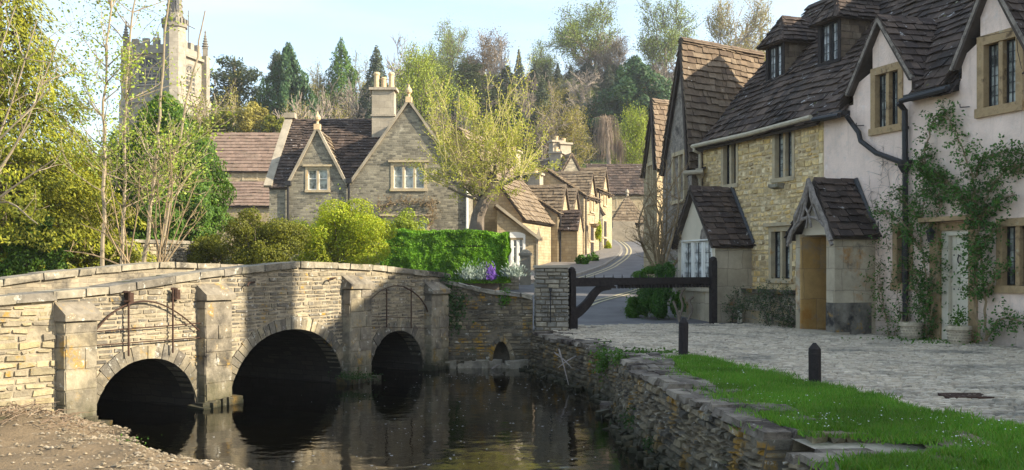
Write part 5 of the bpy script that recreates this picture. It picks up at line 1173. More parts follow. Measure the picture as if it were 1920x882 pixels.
t = MB(); tiles(t, FL.pt(LW + .15, zc, .15), FL.pt(LW + .15, zc, -3.2), FL.pt(-.1, za + .25, .15), FL.pt(-.1, za + .25, -3.2), .35, .26, .03); t.build('lean_to_roof', M['tile_tan'], s1)
k = MB(); k.beam(FL.pt(LW + .1, zc + .03, .05), FL.pt(-.05, za + .25, .05), .3, .12); k.box(FL, LW - .12, LW + .22, zc - .05, zc + .12, -.3, .12); k.prism([FL.pt(LW - .05, zc + .12, -.02), FL.pt(LW + .15, zc + .12, -.02), FL.pt(LW + .05, zc + .6, -.02)], V((0, -.15, 0))); k.box(FL, LW - .06, LW + .03, -.9, zc - .05, .005, .04); k.build('coping', M['coping_pale'], s1)
ww = window(s1, FL, *w_, 3, 'white_paint', 'white_paint', (2, 2), 'glass', .08, .10, False, .66, .05)
k = MB(); uc = (w_[0] + w_[1]) / 2; hw = (w_[1] - w_[0]) / 2 + .1; q = [FL.pt(uc - hw, w_[3] + .10, .03)] + [FL.pt(uc + hw * math.sin(t_), w_[3] + .10 + .16 * math.cos(t_), .03) for t_ in np.linspace(-1.57, 1.57, 9)] + [FL.pt(uc + hw, w_[3] + .1, .03)]; k.prism(q, FL.pt(0, 0, -.1) - FL.pt(0, 0, 0)); k.build('arched_head', M['white_paint'], ww)
# gabled cottages stepping up the street
def gablet(parent, F, c, hw, ze, za, dp, mat='street_stone', win=True):
    m = MB(); m.poly(F.pt(c - hw, ze - .1, .01), F.pt(c + hw, ze - .1, .01), F.pt(c + hw, ze, .01), F.pt(c, za - .05, .01), F.pt(c - hw, ze, .01)); g = m.build('gablet', M[mat], parent, uv=True)
    t, bd = MB(), MB(); k = (za - ze) / hw * .12
    roof_slope(t, bd, F.pt(c - hw - .12, ze - k, -dp), F.pt(c - hw - .12, ze - k, .12), F.pt(c, za, -dp), F.pt(c, za, .12), tw=.3, chh=.22, th=.03); roof_slope(t, bd, F.pt(c + hw + .12, ze - k, .12), F.pt(c + hw + .12, ze - k, -dp), F.pt(c, za, .12), F.pt(c, za, -dp), tw=.3, chh=.22, th=.03); ridge(t, F.pt(c, za, .12), F.pt(c, za, -dp), .12, .09, .4)
    r = t.build('gablet_roof', M['tile_tan'], g); bd.build('roof_boarding', M['roof_board'], r)
    if win: window(g, F.sub(0, .03), c - hw * .42, c + hw * .42, ze - .75, ze + .25, 2, 'window_stone_pale', 'white_paint', (2, 3), 'glass_pale', .08, .08)
spec = [(5.25, 11.0, Z(402, 53), Z(342, 53) - .1, [6.7, 9.4], 'row cottage with twin roof gablets and a little porch hood on the street', 'tile_tan'),
        (11.05, 15.6, Z(372, 60), Z(318, 60), [13.3], 'tall street cottage with a big chimney and a hanging flower basket', 'tile_tan'),
        (15.65, 20.5, Z(365, 66), Z(322, 66), [18], 'last street cottage before the bend with flowers at its foot', 'tile_tan')]
for i, (a, b, ze, zr, gs, lab, tl) in enumerate(spec):
    e = T('street_cottage', lab, 'cottage', SF.pt((a + b) / 2, 0)); F = SF.sub(a, .12 * (i % 2))
    block(e, F, b - a, 5.2, sbase(a), ze, zr, 'u', 'street_stone', tl, .15)
    for g in gs:
        gablet(e, F, g - a, 1.15, ze - .1, ze + 1.55, 2.6)
        window(e, F, g - a - .55, g - a + .55, sbase(g) + 1.1, sbase(g) + 2.1, 3, 'window_stone_pale', 'black_iron', (2, 3), 'glass', .1, .1)
    dr_ = MB(); u = (b - a) * .52; z = sbase(a + u) + .3; dr_.box(F, u - .42, u + .42, z, z + 1.9, -.1, .02); dr_.build('door', M['dark_timber'], e)
    k = MB(); k.tube([F.pt(.15, ze - .1, .1), F.pt(.15, sbase(a), .1)], .05, 6); k.build('drainpipe', M['black_iron'], e)
    if i == 0:
        k = MB(); F5 = F.sub(u - .8, .75); block(e, F.sub(.15, 1.0), 1.3, 1.0, sbase(a), sbase(a) + 2.2, sbase(a) + 3.1, 'n', 'street_stone', 'tile_dark', .12, .25, .2)
    c = F.pt((b - a) * .93, 0, -2.6); chimney(e, (c.x, c.y), .9, .7, zr - .7, (Z(322, 55), Z(290, 62), Z(330, 69))[i], math.atan2(SF.u.y, SF.u.x), 1 + i % 2, 'chimney_stone', 'buff_pot', .1, .3)
    if i == 0: c = F.pt((b - a) * .1, 0, -2.6); chimney(e, (c.x, c.y), .8, .65, zr - .7, Z(284, 52), math.atan2(SF.u.y, SF.u.x), 2, 'chimney_stone', 'buff_pot', .1, .35)
# grey-roofed houses behind the street row
e = T('rear_cottage', 'grey gabled house with paired chimneys rising behind the street row', 'house', P(1045, 470, 62)); F = Fr((X(1012, 60), 60), (.9, .43)); F.n = V((.43, -.9)).normalized()
block(e, F, 4.4, 9, 1, Z(395, 60), Z(285, 60), 'n', 'house_stone', 'tile_tan', .12)
for px, top in ((1043, 268), (1057, 272)): c = P(px, 0, 64); chimney(e, (c.x, c.y), .75, .6, Z(330, 64), Z(top, 64), .4, 1, 'chimney_stone', 'buff_pot', .1, .3)
e = T('end_house', 'dark-roofed house closing the view at the top of the street', 'house', P(1160, 430, 86)); F = Fr((X(1108, 86), 86), (1, .02)); F.n = V((.02, -1))
block(e, F, 5.2, 6, 2, Z(362, 86), Z(308, 89), 'u', 'street_stone', 'tile_dark', .2, .45, .35)
window(e, F, 3.4, 4.6, Z(394, 86), Z(372, 86), 2, 'window_stone_pale', 'white_paint', (2, 2), 'glass'); window(e, F, 1.2, 2.2, Z(394, 86), Z(372, 86), 2, 'window_stone_pale', 'white_paint', (2, 2), 'glass')
e2 = T('white_house', 'pale rendered house glimpsed at the bend beside the gabled houses', 'house', P(1205, 430, 92)); F = Fr((X(1188, 92), 92), (1, .1)); F.n = V((.1, -1)).normalized(); block(e2, F, 4, 5, 2, Z(352, 92), Z(318, 92), 'u', 'cream_render', 'tile_dark', .2, .45, .35); window(e2, F, 1.1, 2.0, Z(385, 92), Z(368, 92), 2, 'window_stone_pale', 'white_paint', None, 'glass')
mc = T('market_cross', 'open stone market shelter with a steep pyramid slate roof', 'shelter', P(1180, 435, 76)); c = P(1176, 400, 76); hw, ap = 1.35, P(1180, 350, 76); t, bd = MB(), MB(); ze = Z(420, 76); rz_ = Z(366, 76)
cs = [V((c.x + a * hw, c.y + b * hw, ze)) for a, b in ((-1, -1), (1, -1), (1, 1), (-1, 1))]; top = V((c.x, c.y, rz_))
for i in range(4): roof_slope(t, bd, cs[i], cs[(i + 1) % 4], top, top, tw=.35, chh=.25, th=.03)
r_ = t.build('roof', M['tile_tan'], mc); bd.build('roof_boarding', M['roof_board'], r_)
for a, b in ((-1, -1), (1, -1), (1, 1), (-1, 1)):
    m = MB(); F = Fr((c.x + a * (hw - .3), c.y + b * (hw - .3)), (1, 0)); m.box(F, -.24, .24, 2.2, ze + .05, -.24, .24, .01); m.build('pillar', M['coping_pale'], mc)
m = MB(); m.box(Fr((c.x, c.y), (1, 0)), -.25, .25, 2.2, 3.6, -.2, .2); m.build('cross_shaft', M['coping_pale'], mc); m = MB(); m.lathe(top + V((0, 0, -.05)), [(.12, 0), (.1, .15), (.16, .25), (.05, .5)], 8); m.build('finial', M['coping_pale'], mc)
m = MB(); F = Fr((X(1142, 72), 72), (1, 0)); F.n = V((0, -1)); m.box(F, 0, 2.3, 1.2, Z(428, 72), -.8, 0); m.box(F, .3, 1.9, Z(428, 72) + .002, Z(415, 72), -.9, -.2); tag(m.build('stone_steps', M['coping_pale']), 'low stone mounting steps at the foot of the market shelter', 'steps')
m = MB(); q = ground_pt(1122, 478); F = Fr((q.x - 3.2, q.y + 6), (.28, .96))
# hanging basket, garden gate post
hb = T('hanging_basket', 'round green hanging basket on the sunny street front', 'basket', SF.pt(12, 3.2, .6)); c = SF.pt(12.1, Z(420, 58), .55); m = MB(); m.lathe(c, [(.08, -.25), (.25, -.12), (.3, 0)], 10); m.build('basket', M['stem_red'], hb); m = MB(); m.tube([c + V((0, 0, .5)), SF.pt(12.1, c.z + .55, 0)], .02, 4); m.tube([c, c + V((0, 0, .5))], .01, 4); m.build('bracket', M['black_iron'], hb)
gpp = T('garden_gatepost', 'short cream stone gatepost beside the hedge end', 'post', P(982, 520, 37)); m = MB(); q = P(985, 0, 37); F = Fr((q.x, q.y), (1, 0)); m.box(F, -.2, .2, -.7, Z(480, 37), -.2, .2); m.build('shaft', M['coping_pale'], gpp); m = MB(); m.box(F, -.25, .25, Z(480, 37) + .002, Z(480, 37) + .1, -.25, .25); m.lathe((q.x, q.y, Z(480, 37) + .1), [(.22, 0), (.17, .08), (.05, .14)], 8); m.build('cap', M['coping_pale'], gpp)
m = MB(); F = Fr((X(862, 34.5), 34.5), (1, .03)); F.n = V((0, -1)); m.mi = 0; m.box(F, 0, 2.05, -1.2, Z(514, 34.5), -.3, -.02); m.mi = 1; stones(m, F.pt, lambda z: [(0, 2.05)], -1, Z(513, 34.5), (.08, .13), (.2, .4), (0, .02)); tag(m.build('garden_wall', [M['bridge_mortar'], M['plinth_stone']]), 'low garden wall under the hedge planted with lavender', 'wall')

# ------------------------------------------------------------------ church tower, barn, garden walls
D = 105; ct = T('church_tower', 'pale limestone church tower with battlements, pinnacles and a stair-turret spirelet', 'church tower', P(300, 500, D)); th = R(14)
xc = X(328, D); sd = 5.9; A_ = V((xc, D)); f1 = Fr(A_, (-math.cos(th), math.sin(th)), (-math.sin(th), -math.cos(th))); f2 = Fr(A_, (math.sin(th), math.cos(th)), (math.cos(th), -math.sin(th)))
cc = A_ + f1.u * sd / 2 + f2.u * sd / 2; FC = Fr(cc, f2.n, f1.n)          # centred frame: u to the right, p to the front
zp, zt, zm = Z(96, D), Z(72, D), Z(188, D); h = sd / 2
m = MB(); m.box(FC, -h, h, -2, zm, -h, h); m.box(FC, -h + .25, h - .25, zm + .01, zp, -h + .25, h - .25); wall = m.build('tower_walls', M['church_stone'], ct, uv=True)
m = MB()
for z, e in ((zm - .1, .22), (zp - .1, .1), (zm - 6.5, .25)): m.box(FC, -h - e, h + e, z, z + .28, -h - e, h + e)
m.build('string_course', M['church_stone'], ct, uv=True)
for i in range(4):
    F = (FC, FC.sub(0, 0, 1), Fr(FC.o, -FC.u, -FC.n), FC.sub(0, 0, -1))[i]; m = MB(); m.box(F, -h + .56, h - .56, zp + .19, zp + .85, h - .55, h - .12)
    for k in range(4): a = -h + .62 + k * (sd - 1.3) / 3.6; m.box(F, a, a + .66, zp + .84, zp + 1.6, h - .56, h - .11)
    m.build('battlement', M['church_stone'], ct, uv=True)
for sx in (-1, 1):
    for sy in (-1, 1):
        b = MB()
        for wd, z0, z1 in ((.62, -2, zm - 6), (.5, -2, zm), (.36, zm, zp + .6)): b.box(FC, sx * h - wd, sx * h + wd, z0, z1, sy * h - wd, sy * h + wd)
        b.wedge(FC, sx * h - .5, sx * h + .5, zm, zm + .05, zm + .9, sy * h - .4, sy * h + .5); b.build('buttress', M['church_stone'], ct, uv=True)
        q = FC.pt(sx * h, zp + .6, sy * h); p = MB(); p.lathe(q, [(.38, 0), (.38, .8), (.46, .9), (.34, 1.0), (.24, 1.6), (.10, 2.6), (.16, 2.7), (.03, 2.95)], 4, .78 + th); 
        for k in range(5): p.lathe(q + V((0, 0, 1.1 + k * .28)), [(.38 - k * .06, 0), (.42 - k * .06, .06), (.36 - k * .06, .12)], 8)
        p.build('pinnacle', M['church_dark'], ct)
def belfry(F, u, w_, z0, z1):
    k = MB(); ar = [(u + w_ * math.sin(t_), z1 + w_ * .95 * math.cos(t_)) for t_ in np.linspace(1.57, -1.57, 11)]
    out = [(u - w_ - .22, z0 - .2), (u + w_ + .22, z0 - .2)] + [(u + (w_ + .22) * math.sin(t_), z1 + (w_ * .95 + .22) * math.cos(t_)) for t_ in np.linspace(1.57, -1.57, 11)]
    inn = [(u - w_, z0), (u + w_, z0)] + ar
    for i in range(len(out)): j = (i + 1) % len(out); k.hexa([F.pt(*out[i], -.1), F.pt(*out[j], -.1), F.pt(*inn[j], -.1), F.pt(*inn[i], -.1), F.pt(*out[i], .14), F.pt(*out[j], .14), F.pt(*inn[j], .02), F.pt(*inn[i], .02)])
    lw = 2 * w_ / 3
    for i in (1, 2): x = u - w_ + i * lw; k.box(F, x - .07, x + .07, z0, z1 + w_ * .8, -.08, .06)
    k.box(F, u - w_, u + w_, z1 - .08, z1 + .08, -.08, .055)
    for i in range(3):
        for j in range(4): x = u - w_ + (i + .5) * lw; z = lerp(z0, z1, (j + .5) / 4); k.box(F, x - lw * .36, x + lw * .36, z - .09, z + .09, -.06, .035)
        k.tube([F.pt(u - w_ + i * lw + .05, z1 + .05, .04), F.pt(u - w_ + (i + .5) * lw, z1 + .5, .04), F.pt(u - w_ + (i + 1) * lw - .05, z1 + .05, .04)], .06, 4)
    wnd = k.build('belfry_window', M['church_stone'], ct, uv=True)
    k = MB(); k.poly(*[F.pt(a, b, .012) for a, b in inn]); k.build('louvres', M['lead'], wnd)
Fh = FC.sub(0, h - .25); belfry(Fh, -.35, 1.2, Z(154, D), Z(124, D)); Fs = FC.sub(h - .25, 0, 1); belfry(Fs, 0.3, .9, Z(165, D), Z(128, D))
# stair turret and spirelet at the near corner
q = FC.pt(h - .1, 0, h - .1); m = MB(); ta = th + R(22.5)
m.lathe((q.x, q.y, -2), [(1.3, 0), (1.3, zm - 4 + 2), (1.2, zm - 3.9 + 2), (1.2, zt + 1.2 + 2)], 8, ta); tr = m.build('stair_turret', M['church_stone'], ct, uv=True)
m = MB(); m.lathe((q.x, q.y, zt + 1.1), [(1.36, 0), (1.36, .35), (1.25, .4), (1.25, .9), (.94, 1.0), (.60, 4.2), (.52, 4.3), (.27, 7.0), (.05, 9.6), (.15, 9.8), (.03, 10.1)], 8, ta)
for k in range(8):
    a = ta + k * math.pi / 4
    for j in range(12): f = j / 12; r = lerp(.94, .10, f); m.lathe((q.x + math.cos(a) * r, q.y + math.sin(a) * r, zt + 2.2 + f * 7.4), [(.04, -.12), (.13, 0), (.03, .13)], 5)
    a2 = a + math.pi / 8
    for j in range(2): m.lathe((q.x + math.cos(a2 + (j - .5) * .35) * 1.27, q.y + math.sin(a2 + (j - .5) * .35) * 1.27, zt + 1.5), [(.09, 0), (.09, .5)], 5)
sp = m.build('spirelet', M['church_dark'], tr)
m = MB()
for a in (-math.pi / 2 + .1, -.9):
    c_ = V((q.x + math.cos(a) * .80, q.y + math.sin(a) * .80)); F = Fr(c_, (-math.sin(a), math.cos(a)), (math.cos(a), math.sin(a))); m.box(F, -.16, .16, zt + 2.6, zt + 3.9, -.2, .06)
m.build('lucarne_opening', M['lead'], sp)
m = MB(); q = FC.pt(h - .6, zp + 1, -.6); m.tube([q, q + V((0, 0, 4.2))], .05, 5); m.tube([q + V((-.5, 0, 2.8)), q + V((.7, 0, 2.2))], .05, 4); m.build('weather_vane', M['church_dark'], ct)
br = T('church_barn', 'long low barn with a faded red-brown slate roof below the church', 'barn', P(460, 400, 70)); F = Fr((X(372, 70), 70), (1, 0)); F.n = V((0, -1)); block(br, F, X(560, 70) - X(372, 70), 7, 0, Z(318, 70), Z(250, 73.5), 'u', 'street_stone', 'tile_red', .2, .5, .4)
F2 = Fr((X(385, 64), 64), (1, 0)); F2.n = V((0, -1)); window(br, F, X(457, 70) - X(372, 70), X(481, 70) - X(372, 70), Z(336, 70), Z(320, 70), 3, 'window_stone_pale', 'stem_red', None, 'glass', .12, .1)
br2 = T('cart_shed', 'lower shed with a red-brown slate roof in front of the barn', 'shed', P(450, 420, 62)); block(br2, F2, X(520, 64) - X(385, 64), 5, 0, Z(384, 64), Z(342, 66.5), 'u', 'street_stone', 'tile_red', .2, .5, .4)
gw = T('field_wall', 'dry stone wall half hidden by shrubs beyond the bridge', 'wall', P(320, 480, 27)); a, b = P(225, 460, 26), P(420, 448, 29); F = Fr((a.x, a.y), (b - a).xy); F.n = V((F.u.y, -F.u.x)); L = (b - a).xy.length; m = MB(); m.mi = 0; m.box(F, 0, L, -1.2, .55, -.35, -.02); m.mi = 1; stones(m, F.pt, lambda z: [(0, L)], -.6, .62, (.07, .12), (.15, .4), (0, .03)); m.build('stonework', [M['bridge_mortar'], M['bridge_stone']], gw); m = MB(); coping(m, lambda t: F.pt(t * L, 0, .06).xy, lambda t: F.pt(t * L, 0, -.42).xy, lambda t: .72, 9, .09, .02); m.build('coping', M['coping_stone'], gw)
# the tail of a parked car behind the far parapet
car = T('parked_car', 'blue car parked behind the bridge, only its tail and red lamp in view', 'car', (-13.9, 22, -.6)); q = P(-62, 0, 25); F = Fr((q.x, q.y), (.95, .3)); F.n = V((.3, -.95)).normalized(); cz = -.62
m_blue = m_plain('car_blue', (.05, .13, .38), .25, .05, 3, 0, spec=.6); m_red = m_plain('lamp_red', (.55, .02, .02), .2, .05, 3, 0, spec=.6)
prof = [(-2.9, .30), (1.08, .30), (1.12, .55), (1.08, .86), (.95, 1.0), (.55, 1.40), (.2, 1.46), (-.9, 1.44), (-1.6, 1.0), (-2.8, .85), (-2.95, .6)]; m = MB(); m.prism([F.pt(u, cz + z, .8) for u, z in prof], F.pt(0, 0, -.8) - F.pt(0, 0, .8)); m.build('body', m_blue, car)
for p in (.803, -.803): m = MB(); m.prism([F.pt(u, cz + z, p) for u, z in ((.7, 1.0), (.42, 1.34), (-.85, 1.36), (-1.35, 1.0))], F.pt(0, 0, .01 * (1 if p > 0 else -1)) - F.pt(0, 0, 0)); m.build('side_window', M['glass'], car)
for u in (.45, -2.2):
    for p in (.62, -.82):
        m = MB(); m.prism([F.pt(u + .31 * math.cos(t_), cz + .31 + .31 * math.sin(t_), p) for t_ in np.linspace(0, 6.28, 17)[:-1]], F.pt(0, 0, .22) - F.pt(0, 0, 0)); m.build('wheel', M['black_iron'], car)
for p in (.55, -.81): m = MB(); m.box(F, .98, 1.14, cz + .66, cz + .98, p, p + .27); m.build('tail_lamp', m_red, car)
# small things by the cottages
for k, (px, lab) in enumerate(((1708, 'round pale basketwork planter at the foot of the black drainpipe'), (1798, 'round pale basketwork planter with young leaves beside the white door'))):
    t_ = T('planter', lab, 'planter', group='planters by the pink cottage'); q = ROW.pt(ru(px, .35), LANE, .35); t_.location = q; m = MB(); m.lathe(q, [(.15, 0), (.17, .08), (.185, .24), (.21, .25), (.21, .31), (.18, .315), (.17, .26)], 20); m.mi = 1
    for z in (.07, .12, .17, .22):
        for i in range(22): a = i * 6.283 / 22 + z * 3; r = .165 + z * .09; m.lathe(q + V((math.cos(a) * r, math.sin(a) * r, z - .012)), [(.008, 0), (.017, .012), (.008, .024)], 5)
    m.build('pot', [M['plinth_stone'], M['coping_pale']], t_)
um = T('meter_post', 'small white meter post against the stone plinth', 'post', ROW.pt(ru(1387, .45), LANE, .45)); q = ROW.pt(ru(1387, .45), 0, .45); F = Fr((q.x, q.y), (.95, -.2), (-.2, -.95)); m = MB(); m.box(F, -.05, .05, LANE, LANE + .33, -.04, .04, .004); m.build('body', M['cream_paint'], um); m = MB(); m.box(F, -.035, .035, LANE + .2, LANE + .29, .04, .047); m.build('plate', M['white_paint'], um); m = MB(); m.box(F, -.015, .015, LANE + .07, LANE + .13, .04, .048); m.build('lock', M['black_iron'], um)
dg = P(1810, 743, 10.15); m = MB(); F = Fr((dg.x, dg.y), (1, 0))
m.box(F, -.22, .22, LANE - .02, LANE + .012, -.16, -.13); m.box(F, -.22, .22, LANE - .02, LANE + .012, .13, .16)
for i in range(9): m.box(F, -.22 + i * .052, -.195 + i * .052, LANE - .02, LANE + .010, -.13, .13)
tag(m.build('drain_grate', M['rust_iron']), 'small rusty drain grate set in the cobbled lane', 'grate')
m = MB()
for a, b in (((1048, 655, 17.0), (1066, 722, 16.4)), ((1040, 662, 17.2), (1072, 690, 16.5)), ((1080, 668, 17.0), (1046, 690, 16.6)), ((922, 692, 19.5), (940, 682, 19.9))):
    a, b = P(*a), P(*b); m.tube([a, (a + b) / 2 + V((0, -.04, .02)), b], [.014, .012, .006], 5)
tag(m.build('fallen_branch', M['branch_wood']), 'bare fallen branches caught against the foot of the river wall', 'branch')

# ------------------------------------------------------------------ trees and plants
def grow(mb, tips, p, d, L, r, lvl, top, o):
    n = o.get('seg', 4) if lvl < top else 2; pts = [p.copy()]; rr = [r]; q = p.copy(); d = d.normalized()
    for i in range(n):
        d = (d + V((rng.gauss(0, 1), rng.gauss(0, 1), rng.gauss(0, 1))) * o['wig'] + V((0, 0, o['up']))).normalized(); q = q + d * L / n; pts.append(q.copy()); rr.append(max(o['rmin'], r * (1 - .55 * (i + 1) / n)))
    mb.tube(pts, rr, 6 if lvl == 0 else (4 if lvl < top - 1 else 3), cap=False)
    if lvl >= o.get('tip', top - 1):
        for i in range(1, n + 1): tips.append((pts[i], d.copy()))
    if lvl == top: return
    k = o['kids'][min(lvl, len(o['kids']) - 1)]
    for j in range(k):
        t = rng.uniform(o['from'] if lvl == 0 else .25, 1.0) if j else 1.0
        i = min(int(t * n), n - 1); b = pts[i].lerp(pts[i + 1], t * n - i); dd = (pts[i + 1] - pts[i]).normalized()
        sp = o['spread'] * rng.uniform(.6, 1.25) * (.4 if j == 0 else 1); ax = dd.orthogonal(); ax.rotate(Matrix.Rotation(rng.uniform(0, 6.283), 3, dd)); nd = (dd * math.cos(sp) + ax * math.sin(sp))
        grow(mb, tips, b, nd, L * o['short'] * rng.uniform(.7, 1.15), max(o['rmin'], rr[i] * (.75 if j == 0 else .5)), lvl + 1, top, o)
def tipleaves(name, mat, par, tips, k, size, sp, hang=0):
    c = np.array([tuple(t[0]) for t in tips for _ in range(k)]); n = len(c); c = c + nr.normal(0, sp, (n, 3)); c[:, 2] -= hang * nr.random(n)
    nn = nr.normal(size=(n, 3)); nn[:, 2] = np.abs(nn[:, 2]) + .3
    return cards(name, mat, par, c, nn, size, size * .7)
def lumps(cen, rad, n, size, asp=.6, k=14, seed=0, shell=.30, squash=1.0, flat=0.0, low=-1.0):
    """leaf centres and normals on many small clumps crowded over an ellipsoid, so the outline is uneven"""
    r_ = np.random.default_rng(seed + 100); cen = np.array(cen, float); rad = np.array(rad, float)
    d = r_.normal(size=(k, 3)); d /= np.linalg.norm(d, axis=1, keepdims=True); d[:, 2] = np.where(d[:, 2] < low, -d[:, 2], d[:, 2])
    lc = d * r_.uniform(.35, .92, (k, 1)); lr = r_.uniform(.14, .40, k) * (1 if k < 30 else .85)
    i = r_.choice(k, n, p=lr ** 2 / np.sum(lr ** 2)); v = r_.normal(size=(n, 3)); v /= np.linalg.norm(v, axis=1, keepdims=True)
    rr = lr[i] * (1 - shell * r_.random(n) ** 2)
    q = lc[i] + v * rr[:, None]; c = cen + q * rad; nn = v + r_.normal(0, .55, (n, 3)); nn[:, 2] += flat
    return c, nn
def bush(name, lab, cat, mat, cen, rad, n, size, group=None, k=16, seed=0, stem=True, up=False, asp=.6, low=-1, loose=.12):
    e = T(name, lab, cat, (cen[0], cen[1], cen[2] - rad[2]), group); c, nn = lumps(cen, rad, int(n), size, k=k, seed=seed, low=low)
    s = nr.random(len(c)) < loose; c[s] += nr.normal(0, .16, (s.sum(), 3)) * np.array(rad)
    cards('foliage', M[mat], e, c, nn, size, size * asp, up=np.tile([[0, 0, 1.0]], (len(c), 1)) if up else None)
    if stem:
        m = MB(); b = V((cen[0], cen[1], cen[2] - rad[2] * 1.05))
        for i in range(7): a = rng.uniform(0, 6.28); q = V((math.cos(a) * rad[0] * .6, math.sin(a) * rad[1] * .6, rad[2] * rng.uniform(.9, 1.7))); m.tube([b + V((math.cos(a), math.sin(a), 0)) * .1, b + q * .5, b + q], [.03, .02, .008], 5)
        m.build('stems', M['bark'], e)
    return e

# ---- prototypes of the hillside trees, 10 m tall at scale 1
OPT = dict(wig=.16, up=.05, rmin=.018, kids=[8, 5, 4, 3], spread=.75, short=.62)
OPT['from'] = .3
def proto_decid(seed, leaf=None, k=4, size=.30, sp=.28, bark='bark_grey', kids=None, up=.05, spread=.75, trunk=3.6, frm=.3, r=.2, rmin=.022, levels=4, short=.62):
    rng.seed(seed); o = dict(OPT, up=up, spread=spread, rmin=rmin, short=short); o['from'] = frm
    if kids: o['kids'] = kids
    m = MB(); tips = []; grow(m, tips, V((0, 0, -.3)), V((rng.uniform(-.05, .05), rng.uniform(-.05, .05), 1)), trunk, r, 0, levels, o)
    zm = max(t[0].z for t in tips); s = 10 / zm; wm_ = max(math.hypot(t[0].x, t[0].y) for t in tips)
    m.v = [(a * s, b * s, c * s) for a, b, c in m.v]; tips = [(p * s, d) for p, d in tips]
    ww = np.percentile([math.hypot(t[0].x, t[0].y) for t in tips], 92) * 2
    def make(e):
        m.build('trunk', M[bark], e)
        if leaf: tipleaves('crown', M[leaf], e, tips, k, size, sp)
        return e
    return make, ww
def cone_cards(n, prof, size, seed, rough=.2, down=0.0, bands=0, hgt=10.0):
    r_ = np.random.default_rng(seed); z = 1 - np.sqrt(r_.random(n)) * .97; a = r_.uniform(0, 6.283, n)
    R0 = np.interp(z, [q[0] for q in prof], [q[1] for q in prof])
    nzv = np.array([NZ.noise(V((math.cos(x) * 1.6, math.sin(x) * 1.6, y * 5 + seed))) + .5 * NZ.noise(V((math.cos(x) * 4, math.sin(x) * 4, y * 14 + seed))) for x, y in zip(a, z)])
    f = 1 - .42 * r_.random(n) ** 1.6 + rough * nzv
    if bands: f *= .70 + .42 * np.abs(np.sin(z * bands * math.pi + nzv * 1.5)) ** .8
    rr = R0 * f; c = np.stack([np.cos(a) * rr, np.sin(a) * rr, z * hgt - down * rr], 1)
    nn = np.stack([np.cos(a), np.sin(a), np.full(n, .5)], 1) + r_.normal(0, .5, (n, 3))
    up = np.stack([np.cos(a) * .6, np.sin(a) * .6, np.full(n, .9 - 2 * down)], 1)
    return c, nn, up
def proto_cone(mat, prof, n, size, seed, rough=.2, down=0.0, bands=0, asp=.5):
    w_ = max(q[1] for q in prof) * 2
    def make(e):
        m = MB(); m.tube([(0, 0, -.5), (0, 0, 5), (0, 0, 9.7)], [.28, .16, .03], 6); m.build('trunk', M['bark'], e)
        c, nn, up = cone_cards(n, prof, size, seed, rough, down, bands); cards('crown', M[mat], e, c, nn, size, size * asp, up=up); return e
    return make, w_
def proto_cedar(seed, n=12000, plates=22, mat='leaf_cedar', lean=.0, wid=3.4):
    def make(e):
        r2 = random.Random(seed); m = MB(); m.tube([(0, 0, -.5), (.05, 0, 4), (lean, 0, 8), (lean * 1.5, 0, 9.8)], [.34, .24, .12, .04], 7); cs, ns = [], []
        for i in range(plates):
            t = (i + .5) / plates; z = 2.4 + 7.3 * t; a = i * 2.4 + r2.uniform(-.5, .5); L = wid * (1.15 - .85 * t) * r2.uniform(.6, 1.1); c = np.array([math.cos(a) * L * .62, math.sin(a) * L * .62, z + r2.uniform(-.35, .35)])
            m.tube([(0, 0, z - .7), V(c) * .6 + V((0, 0, z * .4 - .1)), V(c)], [.11, .07, .03], 5)
            k = int(n / plates * (1.3 - .6 * t)); v = nr.normal(size=(k, 3)); q = v / np.maximum(1, np.linalg.norm(v, axis=1, keepdims=True) / 1.35) * np.array([L * .42 + .22, L * .42 + .22, .20]); q[:, 2] -= .16 * np.linalg.norm(q[:, :2], axis=1) ** 2
            q += np.array([NZ.noise(V(x_) * 1.5) for x_ in q])[:, None] * np.array([[.35, .35, .45]]) + nr.normal(0, .13, q.shape); cs.append(c + q); ns.append(nr.normal(0, .5, (k, 3)) + np.array([0, 0, .9]))
        m.build('trunk', M['bark'], e); cc_ = np.concatenate(cs); cards('crown', M[mat], e, cc_, np.concatenate(ns), .30, .12); return e
    return make, wid * 1.9
def proto_layer(seed, mat, n=12000):        # dark fir with drooping layered boughs
    return proto_cone(mat, [(0, .9), (.08, 1.9), (.3, 1.5), (.6, .95), (.85, .42), (1, .05)], n, .28, seed, .40, .28, 7, .38)
PR = {}
PR['bare_a'] = proto_decid(1, kids=[8, 5, 4, 4]); PR['bare_b'] = proto_decid(7, spread=.6, up=.09, kids=[8, 5, 4, 4]); PR['bare_c'] = proto_decid(12, bark='bark', spread=.9, kids=[7, 5, 4, 3])
PR['spring_a'] = proto_decid(21, 'leaf_spring', 9, .17, .34, 'bark', up=.06); PR['spring_b'] = proto_decid(25, 'leaf_spring', 6, .17, .36, 'bark', spread=.62, frm=.45, up=.08)
PR['lime'] = proto_decid(31, 'leaf_lime', 16, .18, .48, 'bark', frm=.15); PR['olive_a'] = proto_decid(35, 'leaf_olive', 8, .16, .34); PR['olive_b'] = proto_decid(39, 'leaf_olive', 8, .16, .36, spread=.85)
PR['brown'] = proto_decid(43, 'leaf_brown', 6, .14, .32, 'bark_grey', spread=.6, frm=.4, up=.1)
PR['cypress'] = proto_cone('leaf_darkconifer', [(0, 2.2), (.2, 2.7), (.45, 2.4), (.7, 1.6), (.88, .75), (1, .1)], 26000, .30, 3, .75, -.12)
PR['spruce'] = proto_cone('leaf_spruce', [(0, 1.5), (.1, 1.6), (.5, .95), (.8, .42), (1, .03)], 8000, .30, 6, .35, .25, 9, .35)
